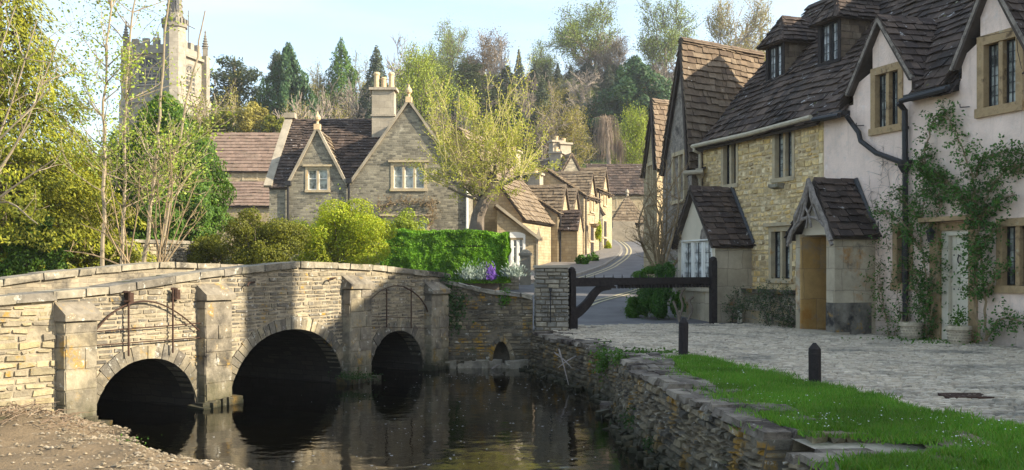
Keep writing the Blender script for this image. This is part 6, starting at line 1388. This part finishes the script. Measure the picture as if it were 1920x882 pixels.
PR['cedar_a'] = proto_cedar(5); PR['cedar_b'] = proto_cedar(9, 9000, 18, 'leaf_cedar', .4, 2.0); PR['fir'] = proto_layer(4, 'leaf_cedar')
PR['fir_green'] = proto_cone('leaf_cypress', [(0, 2.0), (.15, 2.2), (.45, 1.7), (.75, .9), (1, .05)], 15000, .26, 8, .65, .1, 5, .45)
made = {}
KIND = dict(bare='bare_tree', spring='spring_tree', lime='spring_tree', olive='budding_tree', brown='budding_tree', cypress='cypress_tree', spruce='spruce_tree', cedar='cedar_tree', fir='fir_tree')
def place(kind, px, ytop, d, wpx, lab, group=None, zbase=None):
    mk, w0 = PR[kind]; X_, Y_ = (px - 960) / K * d, d; z0 = (H(X_, Y_) if zbase is None else zbase) - .2; ht = (500 - ytop) / K * d - z0; wd = wpx / K * d
    if kind not in made:
        e = bpy.data.objects.new(KIND[kind.split('_')[0]], None); C.objects.link(e); e.empty_display_size = .2; mk(e); made[kind] = e
    else: e = copy_tree(made[kind])
    for k_ in ('group',):
        if k_ in e: del e[k_]
    tag(e, lab, 'tree', group); e.location = (X_, Y_, z0); s = wd / w0 * 1.4; hz = ht / 10.0; s = max(s, hz * (.6 if kind != 'spruce' else .5)); e.scale = (s, s, hz); e.rotation_euler = (0, 0, rng.uniform(0, 6.28)); return e
rng.seed(77)
G = 'trees on the wooded hillside'
for a in (
    ('bare_a', 402, 86, 128, 78, 'bare grey twiggy tree just right of the church tower'),
    ('cedar_a', 440, 104, 116, 125, 'spreading dark cedar between the church tower and the tall cypress'),
    ('cedar_b', 521, 90, 138, 48, 'thin dark layered cedar peeping over the left shoulder of the cypress'),
    ('cypress', 541, 80, 112, 92, 'broad dark green pyramidal cypress behind the manor roof'),
    ('fir_green', 640, 68, 142, 70, 'tall green fir among olive trees left of the manor chimney'),
    ('olive_a', 606, 110, 140, 80, 'olive budding tree leaning against the right of the cypress'),
    ('olive_b', 682, 98, 150, 80, 'pale budding tree between the green fir and the layered fir'),
    ('bare_c', 655, 150, 118, 110, 'broad bare twiggy tree above the dark manor ridge'),
    ('fir', 706, 84, 132, 74, 'drooping layered fir standing directly behind the manor chimney'),
    ('bare_b', 756, 66, 142, 70, 'bare crooked tree right of the layered fir against the sky'),
    ('lime', 800, 92, 120, 112, 'bright yellow-green tree above the manor front gable'),
    ('spring_b', 806, 66, 152, 60, 'thin pale-leaved tree rising behind the bright yellow-green one'),
    ('spring_a', 845, 46, 158, 66, 'airy pale green tree on the skyline left of the brown tree'),
    ('brown', 900, 56, 158, 84, 'round-topped brownish budding tree on the skyline'),
    ('bare_b', 938, 62, 150, 40, 'bare thin tree at the right side of the round brown tree'),
    ('cedar_a', 868, 122, 132, 130, 'dark cedar mass under the brown skyline tree'),
    ('spruce', 973, 90, 150, 32, 'single slim spruce standing clear left of the spruce group'),
    ('spring_b', 1010, 64, 165, 64, 'pale green tree rising behind the slim spruces'),
    ('spruce', 1003, 118, 148, 36, 'spruce first from the left in the dark hillside row'),
    ('spruce', 1026, 114, 144, 44, 'broad dark spruce second in the hillside row'),
    ('spruce', 1046, 116, 150, 30, 'narrow spruce third in the hillside row'),
    ('spruce', 1070, 121, 146, 38, 'spruce below and left of the tallest skyline tree'),
    ('spruce', 1117, 119, 150, 28, 'slim spruce right below the tallest skyline tree'),
    ('spruce', 1141, 118, 147, 40, 'dark spruce just left of the great dark cypress'),
    ('spring_a', 1102, -2, 172, 92, 'tallest airy green tree on the skyline mid picture'),
    ('brown', 1132, 60, 165, 60, 'small pinkish budding tree beside the tallest skyline tree'),
    ('cypress', 1190, 104, 122, 118, 'great dark blue-green cypress left of the roughcast gable'),
    ('lime', 1198, 205, 98, 76, 'yellow-green tree at the foot of the great dark cypress'),
    ('olive_b', 1060, 165, 118, 100, 'brown-gold budding tree above the street chimneys'),
    ('bare_a', 1112, 152, 124, 92, 'bare grey tree between the gold budding tree and the great cypress'),
    ('bare_c', 1015, 190, 112, 84, 'low bare tree behind the pollard and the rear cottage'),
    ('spring_a', 1250, -6, 160, 78, 'green leafy tree on the skyline left of the roughcast gable peak'),
    ('olive_a', 1328, -12, 150, 104, 'yellow-olive tree on the skyline above the roughcast ridge'),
    ('bare_b', 1388, 36, 150, 70, 'bare branching tree on the skyline above the roughcast ridge'),
    ('bare_c', 1255, 98, 140, 110, 'dense grey-brown bare tree right behind the roughcast gable edge'),
    ('spruce', 1400, 42, 190, 22, 'tiny far spruce left of the twin spruces above the roof'),
    ('spruce', 1428, 48, 190, 26, 'tiny far spruce right of its twin beside the dormer roof'),
    ('olive_b', 1412, 62, 150, 66, 'low grey-olive tree showing between ridge and dormer'),
    ('bare_a', 585, 168, 104, 100, 'pale bare spreading tree low behind the manor roof left end'),
    ('olive_a', 465, 168, 98, 74, 'golden budding bush-like tree below the spreading cedar'),
    ('fir_green', 402, 182, 108, 44, 'small fresh green conifer at the right foot of the church tower'),
    ('bare_b', 1160, 60, 168, 40, 'slight bare tree right of the pinkish skyline tree'),
    ('cypress', 958, 200, 128, 70, 'dark conifer hidden low behind the pollard crown'),
    ('bare_c', 1140, 100, 160, 70, 'faint bare tree behind the spruce beside the great cypress')): place(*a, group=G)
# the crowd that fills the wood behind them
FILL = {'bare_a': 'bare grey twiggy tree crowded in the hillside wood', 'bare_c': 'bare brown spreading tree crowded in the hillside wood', 'olive_b': 'dull olive budding tree crowded in the hillside wood', 'spring_b': 'thin pale green tree crowded in the hillside wood', 'spruce': 'dark spruce crowded deep in the hillside wood', 'fir': 'layered dark fir crowded in the hillside wood'}
for i in range(120):
    px = 385 + (i * 61.8 * 1.7) % 1060; d = rng.uniform(120, 178); k = rng.choice(['bare_a', 'bare_c', 'bare_a', 'olive_b', 'olive_b', 'spring_b', 'spruce', 'fir'] if px > 900 else ['bare_a', 'bare_c', 'olive_b', 'olive_b', 'spring_b', 'fir'])
    top = interp(px, [385, 480, 600, 700, 800, 950, 1100, 1250, 1450], [185, 180, 150, 135, 120, 105, 112, 105, 60]) + rng.uniform(6, 80)
    zz = H((px - 960) / K * d, d); hmin = 5.0
    top = min(top, 500 - (zz + hmin) * K / d)
    place(k, px, top, d, rng.uniform(50, 95), FILL[k], group='fill trees: ' + FILL[k])
for i in range(26):
    px = 388 + i * 19.5; d = rng.uniform(100, 122); k = rng.choice(['bare_a', 'bare_c', 'olive_b', 'olive_b', 'fir', 'bare_c'])
    place(k, px, interp(px, [388, 500, 640, 760, 900], [205, 205, 185, 165, 150]) + rng.uniform(-12, 25), d, rng.uniform(50, 80), FILL[k], group='fill trees: ' + FILL[k])
# weeping willow on the green slope
e = T('willow_tree', 'bare pinkish weeping willow on the green slope above the street', 'tree', P(1140, 305, 90)); m = MB(); rng.seed(4); b = P(1142, 312, 90); tp = P(1136, 224, 90); m.tube([b, lerp(b, tp, .6), tp], [.22, .15, .06], 6); cs = []
m2 = MB()
for i in range(330):
    a = rng.uniform(0, 6.28); r = rng.uniform(.15, 1.25); s = lerp(b, tp, rng.uniform(.55, 1.0)); o_ = s + V((math.cos(a) * r, math.sin(a) * r, rng.uniform(-.2, .35) + .25)); L = rng.uniform(1.4, 3.6) * (1 - .2 * r); en = o_ + V((math.cos(a) * .25, math.sin(a) * .25, -min(L, o_.z - b.z - .3)))
    m2.tube([s, lerp(s, o_, .6) + V((0, 0, .2)), o_, lerp(o_, en, .5) + V((rng.gauss(0, .06), 0, 0)), en], [.02, .014, .012, .009, .007], 3, cap=False)
for i in range(90):
    a = rng.uniform(0, 6.28); r = rng.uniform(.1, .6); s = lerp(b, tp, rng.uniform(.25, .5)) + V((1.1, 0, 0)); o_ = s + V((math.cos(a) * r, math.sin(a) * r, .4)); en = o_ - V((0, 0, rng.uniform(1, 2))); m2.tube([lerp(b, tp, .4), s, o_, en], [.03, .02, .016, .012], 3, cap=False)
m.build('trunk', M['bark_grey'], e); m2.build('hanging_twigs', M['leaf_willow'], e)
m = MB(); q = [P(1105, 282, 102), P(1165, 290, 104), P(1165, 240, 128), P(1100, 236, 128)]
struct(strip('meadow', 'turf', [V((P(1090, 0, 96).x, 96)), V((P(1095, 0, 118).x, 118))], [V((P(1160, 0, 96).x, 96)), V((P(1150, 0, 118).x, 118))], 0, 8, lambda y: 0)) if 0 else None
gy_ = [98 + i * 2 for i in range(12)]; m = MB()
for a, b in zip(gy_, gy_[1:]):
    r = [((px - 960) / K * y, y) for px, y in ((1085, a), (1162, a), (1160, b), (1090, b))]; m.poly(*[V((x, y, H(x, y) + .35)) for x, y in r])
struct(m.build('meadow', M['turf'], smooth=True))
# shrubs between church and barn
for k, (px, yt, yb, wd, mat, lab) in enumerate(((412, 218, 252, 70, 'leaf_shrub', 'dark clipped hedge running below the church tower'), (470, 190, 250, 70, 'leaf_olive', 'golden brown shrub above the barn roof'), (520, 225, 252, 50, 'leaf_shrub', 'low dark shrub at the right end of the barn ridge'))):
    d = 84; c = P(px, (yt + yb) / 2, d); bush('shrub', lab, 'shrub', mat, (c.x, c.y, c.z), (wd / K * d / 2, 1.5, (yb - yt) / K * d / 2 + .4), 3500, .22, k=18, seed=k + 60)

# ---- near left: golden conifer, cypress, saplings, bare stems
rng.seed(21)
e = T('golden_conifer', 'large golden-green conifer at the left edge behind the bridge', 'tree', (-12.4, 24.5, -.6)); c, nn, up = cone_cards(85000, [(0, 2.4), (.1, 2.65), (.4, 2.25), (.7, 1.55), (.9, .8), (1, .2)], .17, 31, .55, .35, 9, 9.0); c[:, 2] -= .7; c += np.array([[-12.7, 24.5, 0]])
up[:, 2] = -.35; nn[:, 2] += .4; cards('crown', M['leaf_gold'], e, c, nn, .14, .05, up=up); m = MB(); m.tube([(-12.7, 24.5, -1), (-12.7, 24.5, 8)], [.3, .1], 8)
for i in range(50):
    a, z = rng.uniform(0, 6.28), rng.uniform(.3, 7); L = 2.5 * (1 - z / 9.5); m.tube([(-12.7, 24.5, z), (-12.7 + math.cos(a) * L * .6, 24.5 + math.sin(a) * L * .6, z + .1), (-12.7 + math.cos(a) * L, 24.5 + math.sin(a) * L, z - .5)], [.04, .025, .01], 4)
m.build('trunk', M['bark'], e)
e = T('cypress_tree', 'dense dark green rounded conifer in front of the church tower', 'tree', P(308, 505, 30)); c, nn, up = cone_cards(80000, [(0, 1.35), (.12, 1.66), (.3, 1.75), (.5, 1.62), (.7, 1.22), (.85, .75), (1, .12)], .16, 44, .55, -.25, 0, 6.0); b = P(308, 0, 30); c += np.array([[b.x, b.y, -.75]]); cards('crown', M['leaf_cypress'], e, c, nn, .105, .055, up=up); m = MB(); m.tube([(b.x, b.y, -1), (b.x, b.y, 4.8)], [.2, .03], 8); m.build('trunk', M['bark'], e)
for k, (px, yt, yb, wd, d, mat, n, sz, lab) in enumerate((
    (150, 300, 520, 130, 27, 'leaf_gold', 18000, .085, 'loose yellow-green bush behind the pale saplings'),
    (215, 250, 500, 80, 31, 'leaf_sapling', 13000, .08, 'light green loose bush at the left side of the rounded conifer'),
    (60, 400, 530, 150, 23, 'leaf_cypress', 22000, .075, 'low dark green bush under the golden conifer'),
    (200, 440, 520, 110, 24, 'leaf_shrub', 6000, .09, 'small ivy-green bush at the feet of the saplings'),
    (480, 388, 505, 155, 27, 'leaf_shrub', 38000, .055, 'rounded dull olive-green shrub beyond the bridge crown'),
    (395, 430, 505, 90, 28, 'leaf_shrub', 14000, .055, 'low olive shrub left of the rounded olive one'),
    (640, 376, 510, 178, 29, 'leaf_bright', 50000, .060, 'big bright lime-yellow bush beside the hedge'),
    (764, 386, 450, 70, 36, 'leaf_lime', 4500, .09, 'small airy pale green shrub peeping over the hedge'))):
    c = P(px, (yt + yb + 26) / 2, d); bush('bush', lab, 'bush', mat, (c.x, c.y, c.z), (wd / K * d / 2 * 1.12, wd / K * d / 2 * .8, (yb - yt) / K * d / 2 * 1.12), n, sz, k=46, seed=k)
SAP = [((190, 505), (196, 330), (197, 160), (212, -60), 21.5, 'slim pale sapling trunk leftmost before the rounded conifer'), ((228, 500), (233, 330), (240, 120), (262, -70), 22.5, 'slim sapling second from the left rising out of frame'), ((268, 505), (290, 330), (303, 160), (318, -40), 22.0, 'pale sapling with a bent stem before the church tower'), ((300, 500), (322, 330), (352, 190), (385, 20), 23.5, 'leaning pale sapling whose twigs cross the tower')]
for k, (a, b, c, d_, d, lab) in enumerate(SAP):
    e = T('sapling', lab, 'tree', P(*a, d), 'pale saplings by the bridge'); m = MB(); tips = []; line = smooth_line([P(*q, d) for q in (a, b, c, d_)], 6); n = len(line); line = [q + V((rng.gauss(0, .02), 0, 0)) for q in line]
    m.tube(line, [lerp(.05, .014, i / n) for i in range(n)], 6); o = dict(wig=.13, up=.06, rmin=.005, kids=[4, 3, 2], spread=.7, short=.6)
    o['from'] = .2
    for i in range((26, 24, 14, 12)[k]):
        t = rng.uniform(.22, (.98, .98, .5, .42)[k]); q = line[int(t * (n - 1))]; az = rng.uniform(0, 6.28); grow(m, tips, q, V((math.cos(az), math.sin(az), rng.uniform(.3, 1.0))), rng.uniform(.7, 1.5) * (1.2 - .6 * t), .016, 1, 3, o)
    m.build('trunk', M['bark_pale'], e); tipleaves('leaves', M['leaf_sapling'], e, tips, 3, .075, .11)
def stems(name, lab, cat, mat, base, ends, r0, d, twigs=5, leaf=None, lk=2, ls=.06, wob=.05, sub=2, group=None):
    e = T(name, lab, cat, P(*base, d), group); m = MB(); tips = []; o = dict(wig=.14, up=.05, rmin=.004, kids=[3, 3, 2], spread=.6, short=.6); o['from'] = .2
    for px, py in ends:
        a = P(base[0] + rng.uniform(-8, 8), base[1], d + rng.uniform(-.2, .2)); b = P(px, py, d + rng.uniform(-.7, .7)); mid = lerp(a, b, .5) + V((rng.gauss(0, wob), rng.gauss(0, wob), rng.gauss(0, wob) + .1)); line = smooth_line([a, mid, b], 5); n = len(line); m.tube(line, [lerp(r0, r0 * .25, i / n) for i in range(n)], 5); tips.append((b, V((0, 0, 1))))
        for i in range(twigs): t = rng.uniform(.3, 1); q = line[int(t * (n - 1))]; az = rng.uniform(0, 6.28); grow(m, tips, q, V((math.cos(az), math.sin(az) * .6, rng.uniform(.2, 1.1))), rng.uniform(.25, .5) * (b - a).length * .5, r0 * .35, 1, 1 + sub - 1, o)
    m.build('stems', M[mat], e)
    if leaf: tipleaves('leaves', M[leaf], e, tips, lk, ls, ls)
    return e
stems('bare_shrub', 'bare tan many-stemmed shrub standing before the rounded conifer', 'shrub', 'stem_red', (302, 500), [(298, 330), (290, 300), (330, 270), (345, 300), (372, 330), (400, 345), (388, 395), (270, 300), (255, 350), (316, 240)], .018, 21.5, 4, 'leaf_lime', 1, .035)
stems('bare_shrub', 'bare tan stems leaning left over the far parapet', 'shrub', 'stem_red', (244, 505), [(180, 380), (205, 330), (150, 420), (225, 385), (120, 470), (262, 330)], .02, 20.5, 4)
stems('bare_tree', 'bare tree whose long grey twigs reach in from the left edge', 'tree', 'bark_pale', (-110, 470), [(70, 35), (110, 75), (95, 165), (60, 225), (100, 300), (30, 10), (70, 420)], .032, 17.5, 5, 'leaf_sapling', 2, .045, .25, 2)
# pollard tree before the manor
rng.seed(33); e = T('pollard_tree', 'pollarded tree with a dark trunk and upright yellow-green shoots before the manor', 'tree', P(893, 440, 38)); m = MB(); m2 = MB(); tips = []; d = 38
trk = [P(892, 445, d), P(896, 405, d), P(907, 378, d), P(925, 352, d), P(943, 342, d)]; m.tube(trk, [.32, .25, .22, .17, .13], 8)
kn = [(P(943, 342, d), 5), (P(905, 365, d - .3), 4)]; 
for q, r in (((860, 330), .09), ((885, 318), .1), ((908, 312), .1), ((930, 300), .09), ((955, 322), .08), ((840, 352), .06), ((975, 330), .06), ((870, 350), .07), ((915, 335), .09)):
    b = P(*q, d + rng.uniform(-.9, .9)); s = trk[rng.choice([2, 3])]; m.tube([s, lerp(s, b, .5) + V((0, 0, -.05)), b], [r * 1.3, r, r * .8], 6); kn.append((b, 3))
o = dict(wig=.10, up=.05, rmin=.006, kids=[4, 3, 2], spread=.5, short=.5); o['from'] = .15
for b, k in kn:
    for i in range(k):
        px0 = b.x; a = V((rng.gauss(0, .26) + (b.x - P(905, 0, d).x) * .12, rng.gauss(0, .3), 1)).normalized(); grow(m2, tips, b, a, rng.uniform(1.3, 2.9), .024, 0, 2, o)
    for i in range(3): a = V((rng.gauss(0, .9) + (b.x - P(905, 0, d).x) * .4, rng.gauss(0, .6), rng.uniform(-.1, .5))).normalized(); grow(m2, tips, b, a, rng.uniform(.8, 1.5), .018, 0, 2, o)
m.build('trunk', M['bark'], e); m2.build('shoots', M['bark_straw'], e); tipleaves('leaves', M['leaf_pollard'], e, tips, 4, .08, .08)
# hedge, lavender, climber on the manor
e = T('hedge', 'clipped bright green hedge, its right half in shade, along the road', 'hedge', P(840, 515, 34)); n = 70000; x0, x1, z0, z1, y0, y1 = X(716, 33.5), X(950, 33.5), -.55, Z(436, 33.5), 33.0, 34.7
u = nr.random((n, 3)); f = nr.choice(4, n, p=[.5, .28, .16, .06]); c = np.stack([x0 + (x1 - x0) * u[:, 0], y0 + (y1 - y0) * u[:, 1], z0 + (z1 - z0) * u[:, 2]], 1); nn = np.zeros((n, 3)); c[f == 0, 1] = y0; nn[f == 0, 1] = -1; c[f == 1, 2] = z1; nn[f == 1, 2] = 1; c[f == 2, 0] = x1; nn[f == 2, 0] = 1; c[f == 3, 0] = x0; nn[f == 3, 0] = -1
cx = np.array([(x0 + x1) / 2, (y0 + y1) / 2, 0.2]); c[:, 2] += np.where(c[:, 2] > z1 - .5, np.array([NZ.noise(V((q[0] * .9, q[1] * .9, 5))) * .16 for q in c]), 0); edge = np.maximum(0, (c[:, 0] - x1 + .75) / .75) ** 2 * .42; c[f == 1, 2] -= edge[f == 1]; c[f == 0, 1] += edge[f == 0] * 1.2
bmp = np.array([NZ.noise(V(q) * 1.6) * .16 + NZ.noise(V(q) * 5) * .07 for q in c]); c += nn * bmp[:, None] - nn * (nr.random(n) ** 2 * .16)[:, None]; cards('foliage', M['leaf_hedge'], e, c, nn + nr.normal(0, .55, (n, 3)), .065, .042)
m = MB(); m.box(Fr((x0 + .25, y0 + .85), (1, 0)), 0, x1 - x0 - .5, z0 - .3, z1 - .3, -.5, .5); m.build('inner_branches', M['bark'], e)
for k, (px, py, w_, mat, lab) in enumerate(((878, 520, 22, 'leaf_lavender', 'leftmost pale grey lavender clump under the hedge'), (900, 520, 22, 'leaf_lavender', 'pale grey lavender clump left of the purple flowers'), (920, 520, 12, 'flower_purple', 'narrow clump of purple flowers at the hedge end'), (962, 515, 26, 'leaf_lavender', 'pale grey lavender clump between purple flowers and gatepost'))):
    d = 33.0; c = P(px, py, d); e = T('flower_clump', lab, 'plant', c, 'clumps along the garden wall'); n = 900; a = nr.normal(size=(n, 3)) * np.array([w_ / K * d * .36, .14, .12]); q = np.array([tuple(c)]) + a; q[:, 2] = c.z - .05 + np.abs(a[:, 2]) * 1.5; up = a * np.array([1, 1, 0]) * 1.5 + np.array([0, 0, 1.0]); cards('foliage', M[mat], e, q, nr.normal(size=(n, 3)) + np.array([0, -1, .3]), .15, .025, up=up)
def vine(name, lab, F, lines, mat, leaf, r=.012, per=26, ls=.05, sp=.05, p=.05, cat='climber', group=None, twigs=True, lk=3, bare=0):
    q0 = F.pt(*F.at(*lines[0][0], p), p); e = T(name, lab, cat, q0, group); m = MB(); cs = []
    for ln in lines:
        pts = [F.pt(*F.at(x, y, p), p + rng.uniform(-.02, .05)) for x, y in ln]; s = smooth_line(pts, 7); n = len(s); s = [q + V((rng.gauss(0, .012), rng.gauss(0, .012), rng.gauss(0, .012))) for q in s]; m.tube(s, [lerp(r, r * .35, i / n) for i in range(n)], 5); L = sum((s[i + 1] - s[i]).length for i in range(n - 1))
        for i in range(int(L * per)):
            t = rng.uniform(bare, 1); b = s[int(t * (n - 1))]; dd = V((rng.gauss(0, 1), rng.gauss(0, 1), rng.gauss(0, .9))) * sp * 2.2; dd += V((F.n.x, F.n.y, 0)) * abs(rng.gauss(0, sp)); en = b + dd
            if twigs: m.tube([b, (b + en) / 2 + V((0, 0, .01)), en], [.003, .0025, .002], 3, cap=False)
            for k_ in range(lk): cs.append(tuple(lerp(b, en, rng.uniform(.5, 1.15)) + V((rng.gauss(0, sp * .45), rng.gauss(0, sp * .45), rng.gauss(0, sp * .45)))))
    m.build('stems', M[mat], e)
    if cs and leaf: c = np.array(cs); nn = nr.normal(size=c.shape) * .8 + np.array([[F.n.x * .6, F.n.y * .6, .5]]); cards('leaves', M[leaf], e, c, nn, ls, ls * .62)
    return e
vine('wall_climber', 'reddish-leaved climber trained along the manor front', FM, [[(712, 388), (740, 380), (770, 378), (800, 382), (815, 378)], [(800, 382), (812, 400), (805, 425)], [(712, 388), (705, 384)]], 'stem_red', 'leaf_brown', .02, 40, .10, .08, .06)
# ---- around the cottages
RF = ROW
vine('climbing_rose', 'tall climbing rose with twisted stems framing the white door', RF, [[(1842, 642), (1832, 560), (1838, 470), (1828, 400), (1826, 330), (1790, 240), (1765, 205)], [(1850, 640), (1846, 540), (1840, 450), (1815, 385), (1775, 340), (1730, 315)], [(1835, 470), (1842, 400), (1862, 345), (1900, 310), (1918, 325)], [(1830, 330), (1845, 300), (1880, 285), (1930, 295)], [(1826, 430), (1870, 380), (1905, 365)], [(1845, 560), (1870, 520), (1890, 500)], [(1850, 640), (1880, 600), (1925, 606)], [(1828, 400), (1780, 350), (1740, 320), (1730, 290)], [(1838, 480), (1860, 440), (1885, 420)]], 'stem_red', 'leaf_rose', .024, 62, .062, .062, .13, lk=6, bare=.18)
vine('climbing_rose', 'leafy rose climbing round the black drainpipe beside the small window', RF, [[(1735, 632), (1742, 540), (1728, 450), (1735, 380), (1750, 340)], [(1738, 630), (1760, 520), (1755, 430), (1762, 360)], [(1730, 470), (1700, 420), (1665, 400), (1648, 398)], [(1735, 420), (1700, 380), (1690, 345)], [(1748, 350), (1735, 300), (1750, 240), (1760, 215)], [(1742, 560), (1715, 520), (1705, 480)], [(1745, 600), (1725, 560), (1712, 540)]], 'stem_red', 'leaf_rose', .020, 62, .060, .062, .12, lk=6)
vine('wall_shrub', 'sparse leafy shrub against the pink wall beside the porch', RF, [[(1668, 635), (1660, 580), (1650, 520), (1655, 480)], [(1675, 635), (1690, 590), (1680, 540), (1668, 500)], [(1665, 600), (1648, 560), (1645, 520)], [(1680, 620), (1705, 590), (1698, 560)], [(1670, 470), (1662, 440), (1672, 420)]], 'stem_red', 'leaf_rose', .008, 40, .055, .07, .12, lk=4)
vine('old_stems', 'dry brown traces of old ivy on the pink wall beside the drainpipe', RF, [[(1650, 480), (1645, 400), (1655, 320), (1660, 270)], [(1668, 420), (1670, 340), (1660, 280)], [(1690, 400), (1688, 330), (1692, 270)], [(1640, 400), (1630, 330)]], 'branch_wood', None, .004, 26, .03, .05, .005)
vine('rosemary_shrub', 'dark straggling shrub on the plinth below the leaded ground window', ROW, [[(1470, 610), (1462, 570), (1440, 550), (1425, 556)], [(1475, 612), (1480, 570), (1470, 545)], [(1440, 605), (1430, 575), (1410, 560), (1405, 572)], [(1485, 615), (1496, 590), (1490, 560)], [(1450, 605), (1445, 570), (1455, 545)], [(1480, 612), (1500, 610)]], 'bark', 'leaf_rosemary', .018, 70, .050, .065, .45, 'shrub', lk=5)
vine('rosemary_shrub', 'dark straggling shrub beside the tall black gate post', ROW, [[(1362, 605), (1350, 575), (1352, 545)], [(1372, 605), (1376, 570), (1385, 550)], [(1358, 605), (1340, 590), (1345, 560)], [(1368, 605), (1392, 585), (1395, 570)]], 'bark', 'leaf_rosemary', .016, 65, .050, .06, .55, 'shrub', lk=5)
m = MB(); 
for ln in ([(1272, 600, 22.8), (1280, 575, 22.8), (1276, 555, 22.8), (1284, 540, 22.8)], [(1290, 600, 22.8), (1298, 580, 22.8), (1292, 565, 22.8), (1300, 556, 22.8)], [(1275, 605, 22.8), (1268, 580, 22.8), (1262, 565, 22.8)]): m.tube(smooth_line([P(*q) for q in ln], 4), .03, 5)
tag(m.build('vine_stump', M['bark']), 'twisted dead vine stems in front of the bay wing', 'vine')
rng.seed(8)
bv = stems('bare_vine', 'tangled bare grey-brown vine covering the roughcast gable foot', 'climber', 'stem_red', (1240, 520), [(1205, 380), (1215, 350), (1235, 330), (1250, 300), (1268, 330), (1275, 370), (1285, 400), (1210, 420), (1200, 450), (1262, 300), (1290, 440), (1225, 400), (1248, 380), (1270, 420)], .035, 25.2, 9, None, wob=.2, sub=3)
for k, (px, yt, yb, wd, d, mat, n, sz, lab) in enumerate(((1200, 530, 606, 62, 24.6, 'leaf_fresh', 9000, .05, 'fresh green low plants at the gate mouth'), (1240, 500, 612, 84, 24.2, 'leaf_rose', 16000, .05, 'dark green bush behind the timber gate rail'), (1225, 496, 535, 70, 24.9, 'leaf_fresh', 4500, .055, 'bright green shrub top showing over the timber gate rail'), (1268, 545, 588, 30, 23.9, 'leaf_fresh', 2500, .07, 'grassy green tuft by the bay wing corner'), (1092, 480, 508, 26, 50, 'leaf_fresh', 1200, .12, 'first green clump at the foot of the street cottages'), (1112, 474, 505, 22, 52.5, 'leaf_fresh', 1200, .12, 'second green clump at the foot of the street cottages'), (1140, 452, 474, 12, 63, 'leaf_bright', 900, .12, 'yellow-green clump at the bend of the street'), (1122, 415, 455, 14, 58, 'leaf_bright', 900, .12, 'leafy climber on the sunlit street front'))):
    c = P(px, (yt + yb) / 2, d); bush('low_plant', lab, 'plant', mat, (c.x, c.y, c.z), (wd / K * d / 2, wd / K * d / 2 * .8, (yb - yt) / K * d / 2 * 1.1), n, sz, k=18, seed=k + 20, stem=False)
# ivy and tufts on the stonework
def ivy(lab, F, pts, r, n, ls, p=.04, mat='leaf_ivy', name='ivy', cat='ivy'):
    e = None; cs = []
    for x, y in pts:
        u, z = F.at(x, y, p); c = F.pt(u, z, p); k = nr.normal(size=(n, 3)) * r; cs.append(np.array([tuple(c)]) + k * np.array([[1, .4, 1]]))
    c = np.concatenate(cs); o = cards(name, M[mat], None, c, nr.normal(size=c.shape) * .6 + np.array([[F.n.x, F.n.y, .5]]), ls, ls * .75); tag(o, lab, cat)
FW2 = Fr(BR.pt(8.45, 0).xy, V((.42, 20.12)) - BR.pt(8.45, 0).xy); FW2.n = V((FW2.u.y, -FW2.u.x))
ivy('dark ivy hanging over the end of the bridge parapet', FW2, [(832, 532), (840, 545), (848, 560), (850, 578), (845, 595), (855, 610), (862, 572), (838, 525), (866, 556)], .10, 60, .06)
ivy('small ivy tuft on the culvert wall top', FW2, [(946, 548), (948, 558), (944, 566)], .06, 50, .05, mat='leaf_fresh')
RWF = Fr((1.42, 14.1), (0, -1), (-1, 0))
def wall_tuft(lab, px, py, d, r, n, ls, mat='leaf_fresh'):
    c = P(px, py, d); q = np.array([tuple(c)]) + nr.normal(size=(n, 3)) * np.array(r); o = cards('wall_plant', M[mat], None, q, nr.normal(size=(n, 3)) + np.array([[-.5, -.5, .5]]), ls, ls * .7); tag(o, lab, 'plant')
wall_tuft('leafy green plant growing from the far river wall', 1130, 676, 15.4, (.07, .08, .13), 420, .045)
wall_tuft('rounded green tuft on top where the river wall steps', 1158, 672, 14.3, (.07, .07, .06), 260, .04)
wall_tuft('grassy tuft at the water below the wall step', 1192, 790, 11.9, (.08, .1, .07), 260, .04, 'leaf_ivy')
wall_tuft('small weeds at the waterline mid river wall', 1222, 835, 10.9, (.05, .12, .06), 240, .035, 'leaf_ivy')
wall_tuft('green moss plants on the footing of the middle pier', 668, 706, 17.0, (.16, .06, .04), 320, .04, 'leaf_ivy')
wall_tuft('low green weeds along the drainpipe foot and pot', 1705, 640, 17.9, (.45, .2, .04), 700, .05)
wall_tuft('low green weeds below the white door', 1800, 645, 17.0, (.4, .15, .035), 600, .05)
wall_tuft('young leaves sprouting from the planter by the door', 1798, 600, 17.0, (.09, .08, .10), 200, .05, 'leaf_fresh')
wall_tuft('weeds fringing the grass tip by the far bollard', 1215, 662, 15.2, (.30, .12, .025), 500, .05)
wall_tuft('few green blades sprouting on the gravel bank edge', 232, 828, 11.2, (.16, .14, .025), 90, .03, 'leaf_fresh')

# ------------------------------------------------------------------ the valley air that pales the far wood
hz = MT('valley_haze'); pv = hz.n('ShaderNodeVolumePrincipled'); pv.inputs['Color'].default_value = (.86, .91, .97, 1); pv.inputs['Density'].default_value = .0004; pv.inputs['Anisotropy'].default_value = .2
hz.l(pv.outputs[0], hz.out.inputs['Volume'])
m = MB(); m.hexa([V((x, y, z)) for z in (-4.5, 70) for x, y in ((-200, -20), (210, -20), (210, 470), (-200, 470))]); tag(m.build('haze', hz.m), kind='stuff')
